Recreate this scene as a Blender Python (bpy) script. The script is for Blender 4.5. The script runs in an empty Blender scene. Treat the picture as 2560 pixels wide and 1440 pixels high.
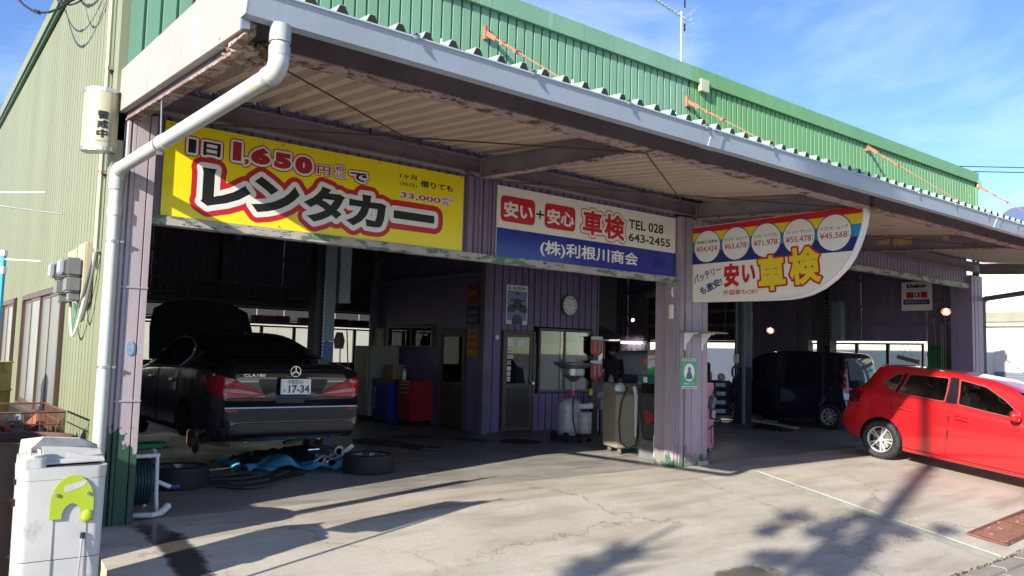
import bpy, bmesh, math, random
from mathutils import Vector, Matrix, noise
from mathutils.bvhtree import BVHTree
R = math.radians
PI = math.pi
S = bpy.context.scene
COL = S.collection
random.seed(7)

# ---------------------------------------------------------------- camera
cam_d = bpy.data.cameras.new('camera')
cam = bpy.data.objects.new('camera', cam_d)
COL.objects.link(cam)
cr, cu, cf = Vector((0.785820, -0.617888, 0.026465)), Vector((-0.070848, -0.047428, 0.996359)), Vector((0.614383, 0.784834, 0.081046))
cam.matrix_world = Matrix(((cr.x, cu.x, -cf.x, -1.721), (cr.y, cu.y, -cf.y, -7.371), (cr.z, cu.z, -cf.z, 1.52), (0, 0, 0, 1)))
cam_d.sensor_width = 36
cam_d.lens = 27.83
cam_d.clip_start = 0.05
cam_d.clip_end = 3000
S.camera = cam

# ---------------------------------------------------------------- sky, sun, exposure
SUN = Vector((1, .31, -.43)).normalized()
w = bpy.data.worlds.new('World')
S.world = w
w.use_nodes = True
nt = w.node_tree
nt.nodes.clear()
out = nt.nodes.new('ShaderNodeOutputWorld')
bg = nt.nodes.new('ShaderNodeBackground')
sky = nt.nodes.new('ShaderNodeTexSky')
sky.sky_type = 'NISHITA'
sky.sun_disc = False
sky.sun_elevation = math.asin(-SUN.z)
sky.sun_rotation = math.atan2(-SUN.x, -SUN.y) % (2 * PI)
sky.air_density = 1.0
sky.altitude = 900
sky.dust_density = .25
sky.ozone_density = 3.0
tc = nt.nodes.new('ShaderNodeTexCoord')
mp = nt.nodes.new('ShaderNodeMapping')
mp.inputs['Scale'].default_value = (1.2, 1.2, 3.4)
mp.inputs['Rotation'].default_value = (0.3, 0.25, .5)
n1 = nt.nodes.new('ShaderNodeTexNoise')
n1.inputs['Scale'].default_value = 1.7
n1.inputs['Detail'].default_value = 7
n1.inputs['Roughness'].default_value = .55
n1.inputs['Distortion'].default_value = .5
rmp = nt.nodes.new('ShaderNodeMapRange')
rmp.inputs['From Min'].default_value = .44
rmp.inputs['From Max'].default_value = .80
rmp.inputs['To Min'].default_value = 0
rmp.inputs['To Max'].default_value = .6
mx = nt.nodes.new('ShaderNodeMix')
mx.data_type = 'RGBA'
mx.inputs['B'].default_value = (4.6, 5.0, 5.6, 1)
L = nt.links.new
L(tc.outputs['Generated'], mp.inputs['Vector'])
L(mp.outputs[0], n1.inputs['Vector'])
L(n1.outputs['Fac'], rmp.inputs['Value'])
L(rmp.outputs[0], mx.inputs['Factor'])
hs = nt.nodes.new('ShaderNodeHueSaturation')
hs.inputs['Saturation'].default_value = 1.12
hs.inputs['Hue'].default_value = .512
hs.inputs['Value'].default_value = .74
L(sky.outputs[0], hs.inputs['Color'])
L(hs.outputs[0], mx.inputs['A'])
L(mx.outputs['Result'], bg.inputs['Color'])
bg.inputs['Strength'].default_value = .135
L(bg.outputs[0], out.inputs[0])
sd = bpy.data.lights.new('sun', 'SUN')
sd.energy = 4.2
sd.angle = R(.5)
sd.color = (1, .91, .78)
so = bpy.data.objects.new('sun', sd)
COL.objects.link(so)
so.location = (-20, -10, 20)
so.rotation_euler = SUN.to_track_quat('-Z', 'Y').to_euler()
S.view_settings.view_transform = 'Standard'
S.view_settings.look = 'None'
S.view_settings.exposure = 1.34
S.view_settings.gamma = 1
S.render.film_transparent = False
try:
    S.cycles.use_denoising = True
    S.cycles.max_bounces = 8
    S.cycles.diffuse_bounces = 5
    S.cycles.glossy_bounces = 4
    S.cycles.transparent_max_bounces = 12
except Exception:
    pass

# ---------------------------------------------------------------- materials
MATS = {}
def lin(c):
    return tuple(((v / 12.92) if v <= .04045 else ((v + .055) / 1.055) ** 2.4) for v in c)
def M(name, col, rough=.6, metal=0., var=.12, vs=3., bump=0., bs=30., layers=(), emit=0., coat=0., spec=.5, trans=0., stretch=(1, 1, 1), world=False, ior=1.45):
    """layers: (colour, scale, threshold, softness, stretch, rough or None, zmin, zmax) - noise patches of another paint or rust"""
    if name in MATS:
        return MATS[name]
    m = bpy.data.materials.new(name)
    MATS[name] = m
    m.use_nodes = True
    t = m.node_tree
    b = t.nodes['Principled BSDF']
    b.inputs['Roughness'].default_value = rough
    b.inputs['Metallic'].default_value = metal
    b.inputs['Specular IOR Level'].default_value = spec
    b.inputs['Coat Weight'].default_value = coat
    b.inputs['Coat Roughness'].default_value = .04
    b.inputs['IOR'].default_value = ior
    b.inputs['Transmission Weight'].default_value = trans
    lk = t.links.new
    N = t.nodes.new
    co = N('ShaderNodeTexCoord')
    if world:
        ge = N('ShaderNodeNewGeometry')
        src = ge.outputs['Position']
    else:
        src = co.outputs['Object']
    def mapped(st):
        mp = N('ShaderNodeMapping')
        mp.inputs['Scale'].default_value = st
        lk(src, mp.inputs['Vector'])
        return mp.outputs[0]
    def noise_(scale, det, st=(1, 1, 1), rg=.6):
        n = N('ShaderNodeTexNoise')
        n.inputs['Scale'].default_value = scale
        n.inputs['Detail'].default_value = det
        n.inputs['Roughness'].default_value = rg
        lk(mapped(st), n.inputs['Vector'])
        return n.outputs['Fac']
    cur = None
    if var > 0:
        n = noise_(vs, 5, stretch)
        mxx = N('ShaderNodeMix')
        mxx.data_type = 'RGBA'
        mr = N('ShaderNodeMapRange')
        mr.inputs['From Min'].default_value = .3
        mr.inputs['From Max'].default_value = .7
        lk(n, mr.inputs['Value'])
        lk(mr.outputs[0], mxx.inputs['Factor'])
        mxx.inputs['A'].default_value = tuple(c * (1 - var) for c in col) + (1,)
        mxx.inputs['B'].default_value = tuple(min(1, c * (1 + var)) for c in col) + (1,)
        cur = mxx.outputs['Result']
    rcur = None
    for ly in layers:
        lc, ls, th, sf, st, lr = ly[:6]
        n = noise_(ls, 8, st, .65)
        mr = N('ShaderNodeMapRange')
        mr.inputs['From Min'].default_value = th
        mr.inputs['From Max'].default_value = th + sf
        lk(n, mr.inputs['Value'])
        fac = mr.outputs[0]
        if len(ly) > 6:   # this paint lies only up to a height: zhi full .. zlo none
            sx = N('ShaderNodeSeparateXYZ')
            lk(src, sx.inputs[0])
            ad = N('ShaderNodeMapRange')
            ad.inputs['From Min'].default_value = ly[6]
            ad.inputs['From Max'].default_value = ly[7]
            ad.inputs['To Min'].default_value = .5
            ad.inputs['To Max'].default_value = -.5
            lk(sx.outputs['Z'], ad.inputs['Value'])
            a2 = N('ShaderNodeMath')
            a2.operation = 'ADD'
            lk(n, a2.inputs[0])
            lk(ad.outputs[0], a2.inputs[1])
            lk(a2.outputs[0], mr.inputs['Value'])
        mxx = N('ShaderNodeMix')
        mxx.data_type = 'RGBA'
        lk(fac, mxx.inputs['Factor'])
        if cur is None:
            mxx.inputs['A'].default_value = tuple(col) + (1,)
        else:
            lk(cur, mxx.inputs['A'])
        mxx.inputs['B'].default_value = tuple(lc) + (1,)
        cur = mxx.outputs['Result']
        if lr is not None:
            mf = N('ShaderNodeMix')
            lk(fac, mf.inputs['Factor'])
            if rcur is None:
                mf.inputs['A'].default_value = rough
            else:
                lk(rcur, mf.inputs['A'])
            mf.inputs['B'].default_value = lr
            rcur = mf.outputs['Result']
    if cur is None:
        b.inputs['Base Color'].default_value = tuple(col) + (1,)
    else:
        lk(cur, b.inputs['Base Color'])
    if rcur is not None:
        lk(rcur, b.inputs['Roughness'])
    if emit:
        b.inputs['Emission Color'].default_value = tuple(col) + (1,)
        b.inputs['Emission Strength'].default_value = emit
    if bump:
        n = noise_(bs, 6, stretch)
        bp = N('ShaderNodeBump')
        bp.inputs['Strength'].default_value = bump
        bp.inputs['Distance'].default_value = .01
        lk(n, bp.inputs['Height'])
        lk(bp.outputs[0], b.inputs['Normal'])
    return m

RUST = (.16, .065, .025)
RUSTD = (.07, .03, .018)
LILAC = (.22, .165, .235)
GREENP = (.045, .12, .075)
m_side = M('pale_green_cladding', (.20, .222, .138), .55, var=.10, vs=1.2, stretch=(1, 1, .15), layers=[((.22, .235, .16), 5, .64, .12, (3, 3, .12), .7), ((.25, .13, .05), 9, .74, .04, (1, 1, 1), .8)], bump=.03, bs=3)
m_par = M('green_cladding', (.175, .335, .225), .42, var=.09, vs=1.5, stretch=(1, 1, .3), layers=[((.26, .40, .30), 4, .58, .16, (2, 2, .15), .55), ((.10, .19, .12), 5, .63, .1, (3, 3, .12), .6), ((.20, .13, .08), 16, .73, .04, (1, 1, .6), .8)])
m_par2 = M('green_cladding_fresher', (.135, .31, .13), .42, var=.09, vs=1.5, stretch=(1, 1, .3), layers=[((.22, .36, .2), 4, .60, .16, (2, 2, .15), .55), ((.08, .19, .08), 5, .63, .1, (3, 3, .12), .6), ((.20, .13, .08), 16, .73, .04, (1, 1, .6), .8)])
m_purp = M('lilac_cladding', (.26, .195, .30), .5, var=.14, vs=2, stretch=(1, 1, .4), layers=[((.16, .13, .17), 6, .6, .1, (1, 1, .3), .7)], bump=.04, bs=8)
m_post = M('lilac_peeling_paint', (.33, .27, .315), .5, var=.16, vs=2.5, stretch=(1, 1, .25), world=True, layers=[((.33, .33, .27), 7, .60, .03, (1.5, 1.5, .35), .75), ((.20, .19, .17), 4, .60, .05, (1.5, 1.5, .8), .7, -.3, .9), (GREENP, 5, .65, .02, (1.6, 1.6, 1.1), .5, -.35, .8), ((.05, .04, .04), 26, .66, .02, (1, 1, 1), .8)], bump=.12, bs=22)
m_lpost = M('white_lilac_peeling_paint', (.42, .36, .385), .5, var=.12, vs=2.5, stretch=(1, 1, .25), world=True, layers=[((.36, .3, .29), 22, .64, .02, (1, 1, 1), .75), ((.035, .085, .055), 3.5, .52, .012, (1.5, 1.5, 1.2), .42, .1, 1.35), ((.06, .05, .04), 30, .70, .02, (1, 1, 1), .8)], bump=.1, bs=22)
m_lint = M('peeling_lintel_paint', (.42, .38, .37), .65, var=.15, vs=5, world=True, layers=[((.10, .19, .13), 5, .52, .03, (.8, 1, 3), .6), ((.05, .04, .045), 9, .63, .03, (.6, 1, 2), .8)], bump=.25, bs=25)
m_beam = M('dull_lilac_steel_beam', (.215, .185, .215), .55, var=.2, vs=2.5, world=True, layers=[(RUST, 7, .63, .05, (.5, .5, 2), .85), ((.33, .28, .34), 4, .64, .12, (1, 1, 1), .6)], bump=.1, bs=30)
m_flange = M('rusty_lilac_flange', (.36, .27, .27), .7, var=.2, vs=5, world=True, layers=[((.12, .06, .035), 9, .53, .06, (.7, .7, 1), .9), (RUSTD, 14, .58, .05, (.7, .7, 1), .9)], bump=.3, bs=40)
m_rusty = M('flaking_rust', (.17, .10, .065), .9, var=.3, vs=12, world=True, layers=[((.33, .25, .23), 8, .48, .05, (1, 1, 1), .8), ((.05, .025, .02), 22, .6, .05, (1, 1, 1), .9)], bump=.6, bs=60)
m_soff = M('weathered_roof_underside', (.54, .44, .365), .7, var=.10, vs=1.8, world=True, stretch=(1, .25, 1), layers=[((.30, .24, .20), 6, .60, .14, (1, .2, 1), .8), ((.56, .49, .43), 20, .66, .06, (1, .3, 1), .7)], bump=.06, bs=18)
m_rooft = M('pale_green_roof_sheet', (.26, .38, .30), .5, var=.1)
m_dark = M('dark_closure_and_shade', (.02, .018, .017), .9, var=0)
m_fasc = M('off_white_fascia', (.34, .305, .28), .55, var=.09, vs=1.5, world=True, stretch=(1, .5, .6), layers=[((.27, .235, .21), 5, .58, .14, (1, 2.5, .25), .7), ((.44, .49, .44), 3, .6, .1, (1, 1, .6), .5)])
m_gut = M('blue_grey_gutter', (.40, .46, .54), .38, var=.05, vs=2, layers=[((.50, .54, .59), 3, .58, .15, (9, 1, .3), .4), ((.26, .29, .31), 4, .63, .08, (7, 1, .3), .5)])
m_pvc = M('white_pvc_pipe', (.50, .53, .525), .34, var=.06, vs=3, layers=[((.33, .34, .30), 5, .58, .16, (3, 3, .4), .5), ((.30, .27, .22), 14, .70, .05, (1, 1, 1), .6)])
m_pvcg = M('grey_pvc_socket', (.36, .40, .40), .35, var=.04)
m_glue = M('yellowed_glue', (.62, .50, .28), .5, var=.1)
m_steel = M('galvanised_steel', (.45, .46, .48), .38, .8, var=.12, vs=8)
m_chrome = M('bright_chrome', (.8, .8, .82), .12, 1., var=0)
m_black = M('black_plastic', (.012, .012, .014), .45, var=0)
m_rubber = M('black_rubber', (.018, .018, .020), .75, var=.15, vs=8, bump=.1, bs=60)
m_white = M('white_paint', (.78, .78, .76), .45, var=.03)
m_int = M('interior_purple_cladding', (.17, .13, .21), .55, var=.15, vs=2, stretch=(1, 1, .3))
m_off = M('office_purple_cladding', (.185, .12, .26), .42, var=.12, vs=1.3, stretch=(1, 1, .4), layers=[((.09, .06, .12), 3, .6, .2, (1, 1, .4), .5)])
m_ibeam = M('interior_steel', (.16, .13, .18), .6, var=.15)
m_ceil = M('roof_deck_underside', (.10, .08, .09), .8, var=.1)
m_brown = M('brown_aluminium_frame', (.11, .075, .06), .4, .2, var=.08)
m_glassd = M('dusky_window_glass', (.02, .025, .03), .05, 0, var=0, spec=.8)
m_frost = M('frosted_window_glass', (.17, .185, .175), .3, 0, var=.2, vs=1.1, stretch=(1, 1, .5), spec=.6)

# ---------------------------------------------------------------- mesh helpers
class MB:
    def __init__(s):
        s.v = []; s.f = []; s.m = []; s.k = 0
    def add(s, vs, fs, k=None):
        o = len(s.v)
        s.v += [tuple(v) for v in vs]
        s.f += [tuple(o + i for i in f) for f in fs]
        s.m += [s.k if k is None else k] * len(fs)
        return s
    def box(s, x0, x1, y0, y1, z0, z1, k=None):
        vs = [(x, y, z) for x in (x0, x1) for y in (y0, y1) for z in (z0, z1)]
        return s.add(vs, [(0, 1, 3, 2), (4, 6, 7, 5), (0, 4, 5, 1), (2, 3, 7, 6), (0, 2, 6, 4), (1, 5, 7, 3)], k)
    def obox(s, c, size, rot=(0, 0, 0), k=None):
        from mathutils import Euler
        mt = Euler(rot).to_matrix()
        c = Vector(c)
        hx, hy, hz = [d / 2 for d in size]
        vs = [c + mt @ Vector((x, y, z)) for x in (-hx, hx) for y in (-hy, hy) for z in (-hz, hz)]
        return s.add(vs, [(0, 1, 3, 2), (4, 6, 7, 5), (0, 4, 5, 1), (2, 3, 7, 6), (0, 2, 6, 4), (1, 5, 7, 3)], k)
    def beam(s, a, b, wd, ht, up=(0, 0, 1), k=None):
        a = Vector(a); b = Vector(b)
        d = (b - a).normalized()
        r = d.cross(Vector(up)).normalized()
        u = r.cross(d)
        vs = [p + r * (sx * wd / 2) + u * (sz * ht / 2) for p in (a, b) for sx, sz in ((-1, -1), (1, -1), (1, 1), (-1, 1))]
        return s.add(vs, [(0, 1, 5, 4), (1, 2, 6, 5), (2, 3, 7, 6), (3, 0, 4, 7), (3, 2, 1, 0), (4, 5, 6, 7)], k)
    def tube(s, pts, r, n=8, caps=True, k=None, closed=False):
        pts = [Vector(p) for p in pts]
        m = len(pts)
        rs = r if isinstance(r, (list, tuple)) else [r] * m
        rings = []
        prev = None
        for i, p in enumerate(pts):
            if closed:
                d = (pts[(i + 1) % m] - pts[i - 1])
            else:
                d = (pts[min(i + 1, m - 1)] - pts[max(i - 1, 0)])
            d = d.normalized() if d.length > 1e-9 else Vector((0, 0, 1))
            if prev is None:
                u = d.orthogonal().normalized()
            else:
                u = (prev - d * prev.dot(d))
                u = u.normalized() if u.length > 1e-6 else d.orthogonal().normalized()
            prev = u
            w_ = d.cross(u)
            rings.append([p + (u * math.cos(2 * PI * j / n) + w_ * math.sin(2 * PI * j / n)) * rs[i] for j in range(n)])
        vs = [v for rg in rings for v in rg]
        fs = []
        for i in range(m - 1 + (1 if closed else 0)):
            a = i * n; b = ((i + 1) % m) * n
            for j in range(n):
                fs.append((a + j, a + (j + 1) % n, b + (j + 1) % n, b + j))
        if caps and not closed:
            fs.append(tuple(range(n))[::-1])
            fs.append(tuple((m - 1) * n + j for j in range(n)))
        return s.add(vs, fs, k)
    def lathe(s, prof, c=(0, 0, 0), axis='z', n=24, k=None, a0=0, a1=2 * PI):
        c = Vector(c)
        vs = []
        full = abs(a1 - a0 - 2 * PI) < 1e-6
        cnt = n if full else n + 1
        for r_, h in prof:
            for j in range(cnt):
                a = a0 + (a1 - a0) * j / n
                x, y = r_ * math.cos(a), r_ * math.sin(a)
                if axis == 'z': p = (x, y, h)
                elif axis == 'y': p = (x, h, y)
                else: p = (h, x, y)
                vs.append(c + Vector(p))
        fs = []
        for i in range(len(prof) - 1):
            for j in range(n):
                j2 = (j + 1) % cnt
                fs.append((i * cnt + j, i * cnt + j2, (i + 1) * cnt + j2, (i + 1) * cnt + j))
        return s.add(vs, fs, k)
    def cyl(s, c, r, h, axis='z', n=20, k=None):
        return s.lathe([(0, 0), (r, 0), (r, h), (0, h)], c, axis, n, k)
    def ball(s, c, r, n=12, k=None, sc=(1, 1, 1)):
        prof = [(r * math.sin(PI * i / n), -r * math.cos(PI * i / n)) for i in range(n + 1)]
        o = len(s.v)
        s.lathe(prof, (0, 0, 0), 'z', n * 2, k)
        c = Vector(c)
        for i in range(o, len(s.v)):
            v = s.v[i]
            s.v[i] = (c.x + v[0] * sc[0], c.y + v[1] * sc[1], c.z + v[2] * sc[2])
        return s
    def extr(s, poly, d, k=None, caps=True):
        """poly: 3D points; d: extrusion vector"""
        d = Vector(d)
        poly = [Vector(p) for p in poly]
        n = len(poly)
        vs = poly + [p + d for p in poly]
        fs = [(i, (i + 1) % n, n + (i + 1) % n, n + i) for i in range(n)]
        if caps:
            fs += [tuple(range(n))[::-1], tuple(range(n, 2 * n))]
        return s.add(vs, fs, k)
    def ribbon(s, prof, d, k=None):
        """open polyline swept along d: one-sided sheet"""
        d = Vector(d)
        n = len(prof)
        vs = [Vector(p) for p in prof] + [Vector(p) + d for p in prof]
        return s.add(vs, [(i, i + 1, n + i + 1, n + i) for i in range(n - 1)], k)
    def moved(s, mt):
        s.v = [tuple(mt @ Vector(v)) for v in s.v]
        return s

ORG = {}
def tag(o, label=None, cat=None, group=None, kind=None):
    if label: o['label'] = label
    if cat: o['category'] = cat
    if group: o['group'] = group
    if kind: o['kind'] = kind
    return o
def thing(name, label, cat, loc=(0, 0, 0), group=None, rotz=0):
    o = bpy.data.objects.new(name, None)
    COL.objects.link(o)
    o.empty_display_size = .2
    o.location = loc
    o.rotation_euler = (0, 0, rotz)
    ORG[o.name] = Vector(loc)
    return tag(o, label, cat, group)
def build(mb, name, mats, parent=None, smooth=None, local=False, label=None, bev=0., weld=False):
    if not isinstance(mats, (list, tuple)):
        mats = [mats]
    org = Vector((0, 0, 0))
    if parent is not None:
        org = ORG[parent.name]
    elif not local and mb.v:
        xs = [v[0] for v in mb.v]; ys = [v[1] for v in mb.v]; zs = [v[2] for v in mb.v]
        org = Vector(((min(xs) + max(xs)) / 2, (min(ys) + max(ys)) / 2, min(zs)))
    sh = Vector((0, 0, 0)) if (local and parent is not None) else org
    me = bpy.data.meshes.new(name)
    me.from_pydata([(v[0] - sh.x, v[1] - sh.y, v[2] - sh.z) for v in mb.v], [], mb.f)
    for m in mats:
        me.materials.append(m)
    for p, k in zip(me.polygons, mb.m):
        p.material_index = k
    bm = bmesh.new()
    bm.from_mesh(me)
    if weld or bev or smooth is not None:
        bmesh.ops.remove_doubles(bm, verts=bm.verts, dist=1e-5)
    bmesh.ops.recalc_face_normals(bm, faces=bm.faces)
    if bev:
        ed = [e for e in bm.edges if len(e.link_faces) == 2 and e.calc_face_angle(0) > R(35)]
        bmesh.ops.bevel(bm, geom=ed, offset=bev, segments=2, affect='EDGES', clamp_overlap=True)
    bm.to_mesh(me)
    bm.free()
    if smooth is not None:
        me.set_sharp_from_angle(angle=R(smooth))
        for p in me.polygons:
            p.use_smooth = True
    o = bpy.data.objects.new(name, me)
    COL.objects.link(o)
    if parent is not None:
        o.parent = parent
        ORG[o.name] = org
    else:
        o.location = org
        ORG[o.name] = org
    if label:
        o['label'] = label
    return o
def structure(mb, name, mats, **kw):
    o = build(mb, name, mats, **kw)
    o['kind'] = 'structure'
    return o

# lettering: glyph outlines fitted to a rectangle (u0,u1,v0,v1) or quad of a plane; layers = (outline width, material, lift)
def lettering(name, text, quad, frame, layers, parent, res=3, weight=0.):
    """frame(u, v, w) -> world point; quad TL,TR,BR,BL in (u,v)"""
    if len(quad) == 4 and not isinstance(quad[0], (tuple, list)):
        u0, u1, v0, v1 = quad
        quad = ((u0, v1), (u1, v1), (u1, v0), (u0, v0))
    mb = MB()
    mats = []
    bb = None
    for li, (ow, mat, lift) in enumerate(layers):
        cu_ = bpy.data.curves.new('t', 'FONT')
        cu_.body = text
        cu_.size = 1
        cu_.resolution_u = res
        cu_.offset = 0
        if weight > 0:
            cu_.bevel_depth = weight
            cu_.bevel_resolution = 1
        to = bpy.data.objects.new('t', cu_)
        COL.objects.link(to)
        if bb is None:
            # bare outline box, measured once
            bd, cu_.bevel_depth = cu_.bevel_depth, 0
            dg = bpy.context.evaluated_depsgraph_get()
            dg.update()
            me = bpy.data.meshes.new_from_object(to.evaluated_get(dg))
            xs = [v.co.x for v in me.vertices]; ys = [v.co.y for v in me.vertices]
            bb = (min(xs), max(xs), min(ys), max(ys))
            bpy.data.meshes.remove(me)
            cu_.bevel_depth = bd
            e = weight
            bb = (bb[0] - e, bb[1] + e, bb[2] - e, bb[3] + e)
        dg = bpy.context.evaluated_depsgraph_get()
        dg.update()
        me = bpy.data.meshes.new_from_object(to.evaluated_get(dg))
        wx = bb[1] - bb[0]; wy = bb[3] - bb[2]
        (ax, ay), (bx, by), (cx, cy), (dx, dy) = quad
        if mat not in mats:
            mats.append(mat)
        # an outline of ow metres: the glyph stamped round discs of that radius
        st = [(0, 0)]
        if ow > 0:
            for rr_, nn in ((1., 44 if ow > .04 else 20), (.66, 16), (.33, 8)):
                st += [(ow * rr_ * math.cos(2 * PI * q / nn), ow * rr_ * math.sin(2 * PI * q / nn)) for q in range(nn)]
        for si, (su, sv) in enumerate(st):
            o = len(mb.v)
            for v in me.vertices:
                a = (v.co.x - bb[0]) / wx; b = (v.co.y - bb[2]) / wy
                tx = ax + (bx - ax) * a; ty = ay + (by - ay) * a
                lx = dx + (cx - dx) * a; ly = dy + (cy - dy) * a
                u = lx + (tx - lx) * b + su; vv = ly + (ty - ly) * b + sv
                mb.v.append(tuple(frame(u, vv, lift + (v.co.z * .004 if ow == 0 else si * 2.5e-5))))
            for p in me.polygons:
                if ow > 0 and weight > 0 and p.center.z < -1e-5: continue
                mb.f.append(tuple(o + i for i in p.vertices))
                mb.m.append(mats.index(mat))
        bpy.data.meshes.remove(me)
        bpy.data.objects.remove(to)
        bpy.data.curves.remove(cu_)
    ob = build(mb, name, mats, parent)
    return ob
# ================================================================ SETTING
def gz(x, y):
    """height of the concrete in front of the garage: flat by the pillars, then a ramp down to the street"""
    s_ = .165 if x < 7.66 else .165 - .047 * min(1, (x - 7.66) / 3)
    return 0 if y > -.9 else s_ * (max(y, -3.93) + .9)
def ground_mat(name, base, dark, scale=1., crack=.0, rough=.75, stain=(.26, .22, .16)):
    m = bpy.data.materials.new(name)
    m.use_nodes = True
    t = m.node_tree; lk = t.links.new; N = t.nodes.new
    b = t.nodes['Principled BSDF']
    b.inputs['Specular IOR Level'].default_value = .35
    ge = N('ShaderNodeNewGeometry')
    def nz(sc, det, st=(1, 1, 1), rg=.6, ds=0):
        mp = N('ShaderNodeMapping'); mp.inputs['Scale'].default_value = st
        mp.inputs['Rotation'].default_value = (0, 0, R(20))
        lk(ge.outputs['Position'], mp.inputs['Vector'])
        n = N('ShaderNodeTexNoise'); n.inputs['Scale'].default_value = sc; n.inputs['Detail'].default_value = det
        n.inputs['Roughness'].default_value = rg; n.inputs['Distortion'].default_value = ds
        lk(mp.outputs[0], n.inputs['Vector'])
        return n.outputs['Fac']
    def rng(x, a, b_, c=0, d=1):
        r_ = N('ShaderNodeMapRange'); r_.inputs['From Min'].default_value = a; r_.inputs['From Max'].default_value = b_
        r_.inputs['To Min'].default_value = c; r_.inputs['To Max'].default_value = d
        lk(x, r_.inputs['Value']); return r_.outputs[0]
    def mix(f, a, bcol):
        mm = N('ShaderNodeMix'); mm.data_type = 'RGBA'; lk(f, mm.inputs['Factor'])
        if isinstance(a, tuple): mm.inputs['A'].default_value = a + (1,)
        else: lk(a, mm.inputs['A'])
        mm.inputs['B'].default_value = bcol + (1,)
        return mm.outputs['Result']
    c = mix(rng(nz(.9 * scale, 6), .35, .65), base, tuple(v * .84 for v in base))
    c = mix(rng(nz(2.2, 7, (.35, 1.6, 1)), .46, .70, 0, .75), c, stain)
    c = mix(rng(nz(1.4, 8, (1, 1, 1), .7, .6), .56, .70, 0, .6), c, dark)
    c = mix(rng(nz(26, 8, (.5, 1.6, 1), .8), .48, .66, 0, .45), c, tuple(v * .62 for v in base))
    c = mix(rng(nz(80, 5, (1, 1, 1), .8), .5, .64, 0, .5), c, tuple(v * .55 for v in base))
    c = mix(rng(nz(55, 6, (1, 1, 1), .85), .58, .66, 0, .6), c, tuple(min(1, v * 1.35) for v in base))
    c = mix(rng(nz(12, 5, (1, 1, 1), .75), .66, .74, 0, .45), c, tuple(v * .5 for v in dark))
    if crack:
        vo = N('ShaderNodeTexVoronoi'); vo.feature = 'DISTANCE_TO_EDGE'; vo.inputs['Scale'].default_value = .30
        mp = N('ShaderNodeMapping'); lk(ge.outputs['Position'], mp.inputs['Vector'])
        mp.inputs['Location'].default_value = (3.7, 1.9, 0)
        nn = N('ShaderNodeTexNoise'); nn.inputs['Scale'].default_value = 2.4; nn.inputs['Detail'].default_value = 8; nn.inputs['Roughness'].default_value = .7
        lk(mp.outputs[0], nn.inputs['Vector'])
        vm = N('ShaderNodeVectorMath'); vm.operation = 'MULTIPLY_ADD'
        lk(nn.outputs['Color'], vm.inputs[0]); vm.inputs[1].default_value = (.9, .9, .9); lk(mp.outputs[0], vm.inputs[2])
        lk(vm.outputs[0], vo.inputs['Vector'])
        f = rng(vo.outputs['Distance'], 0.0, .005, crack, 0)
        f2 = rng(nz(.8, 2), .40, .52)
        mu = N('ShaderNodeMath'); mu.operation = 'MULTIPLY'; lk(f, mu.inputs[0]); lk(f2, mu.inputs[1])
        c = mix(mu.outputs[0], c, (.07, .06, .05))
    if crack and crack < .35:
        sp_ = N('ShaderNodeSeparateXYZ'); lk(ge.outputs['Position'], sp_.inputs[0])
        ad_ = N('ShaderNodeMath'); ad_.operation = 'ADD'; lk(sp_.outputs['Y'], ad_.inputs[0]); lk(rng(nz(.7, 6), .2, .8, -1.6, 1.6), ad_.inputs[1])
        c = mix(rng(ad_.outputs[0], 1.0, 4.5, 0, .75), c, (.13, .125, .12))  # floor darkens inward: grime, and bay shade put into the colour
    lk(c, b.inputs['Base Color'])
    lk(rng(nz(1.2, 6), .35, .7, rough - .12, rough + .12), b.inputs['Roughness'])
    bp = N('ShaderNodeBump'); bp.inputs['Strength'].default_value = .35; bp.inputs['Distance'].default_value = .006
    lk(nz(90, 5), bp.inputs['Height']); lk(bp.outputs[0], b.inputs['Normal'])
    return m
m_conc = ground_mat('forecourt_concrete', (.50, .465, .40), (.34, .31, .255), crack=.65)
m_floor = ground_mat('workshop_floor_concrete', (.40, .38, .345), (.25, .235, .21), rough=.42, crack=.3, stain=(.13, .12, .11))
m_asph = ground_mat('street_asphalt', (.085, .085, .085), (.035, .035, .035))
m_dirt = ground_mat('side_yard_ground', (.22, .21, .18), (.11, .10, .09))
m_kerb = ground_mat('kerb_concrete', (.34, .33, .30), (.2, .19, .17))
m_moss = M('green_painted_edge', (.36, .375, .31), .8, var=.2, vs=6, layers=[((.34, .34, .3), 7, .55, .05, (1, 1, 1), .8)])

g = MB(); g.add([(-1500, -1500, -.56), (1500, -1500, -.56), (1500, 1500, -.56), (-1500, 1500, -.56)], [(0, 1, 2, 3)])
structure(g, 'ground', m_dirt)
g = MB(); g.add([(-60, -14, -.545), (80, -14, -.545), (80, -5.1, -.545), (-60, -5.1, -.545)], [(0, 1, 2, 3)])
structure(g, 'street', m_asph)
def slab(x0, x1, name, mat, lift=0., nx=2):
    g = MB()
    ys = [.0, -.7, -.9, -1.1, -1.6, -2.2, -2.9, -3.5, -3.92]
    vs = []
    xs = [x0] + [x for x in (8.6, 9.6, 10.66) if x0 < x < x1] + [x1]
    for x in xs:
        vs += [(x, y, gz(x, y) + lift) for y in ys] + [(x, -3.92, -.6), (x, 0, -.6)]
    n = len(ys) + 2
    fs = []
    for q in range(len(xs) - 1):
        fs += [(q * n + i, q * n + (i + 1) % n, (q + 1) * n + (i + 1) % n, (q + 1) * n + i) for i in range(n)]
    fs += [tuple(range(n)), tuple(range(n * (len(xs) - 1), n * len(xs)))[::-1]]
    g.add(vs, fs)
    return structure(g, name, mat)
slab(-.42, 7.655, 'forecourt', m_conc)
slab(7.675, 20.5, 'forecourt', m_conc, .004)
g = MB(); g.box(-.24, 17.1, 0.004, 12, -.3, 0); structure(g, 'workshop_floor', m_floor)
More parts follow.
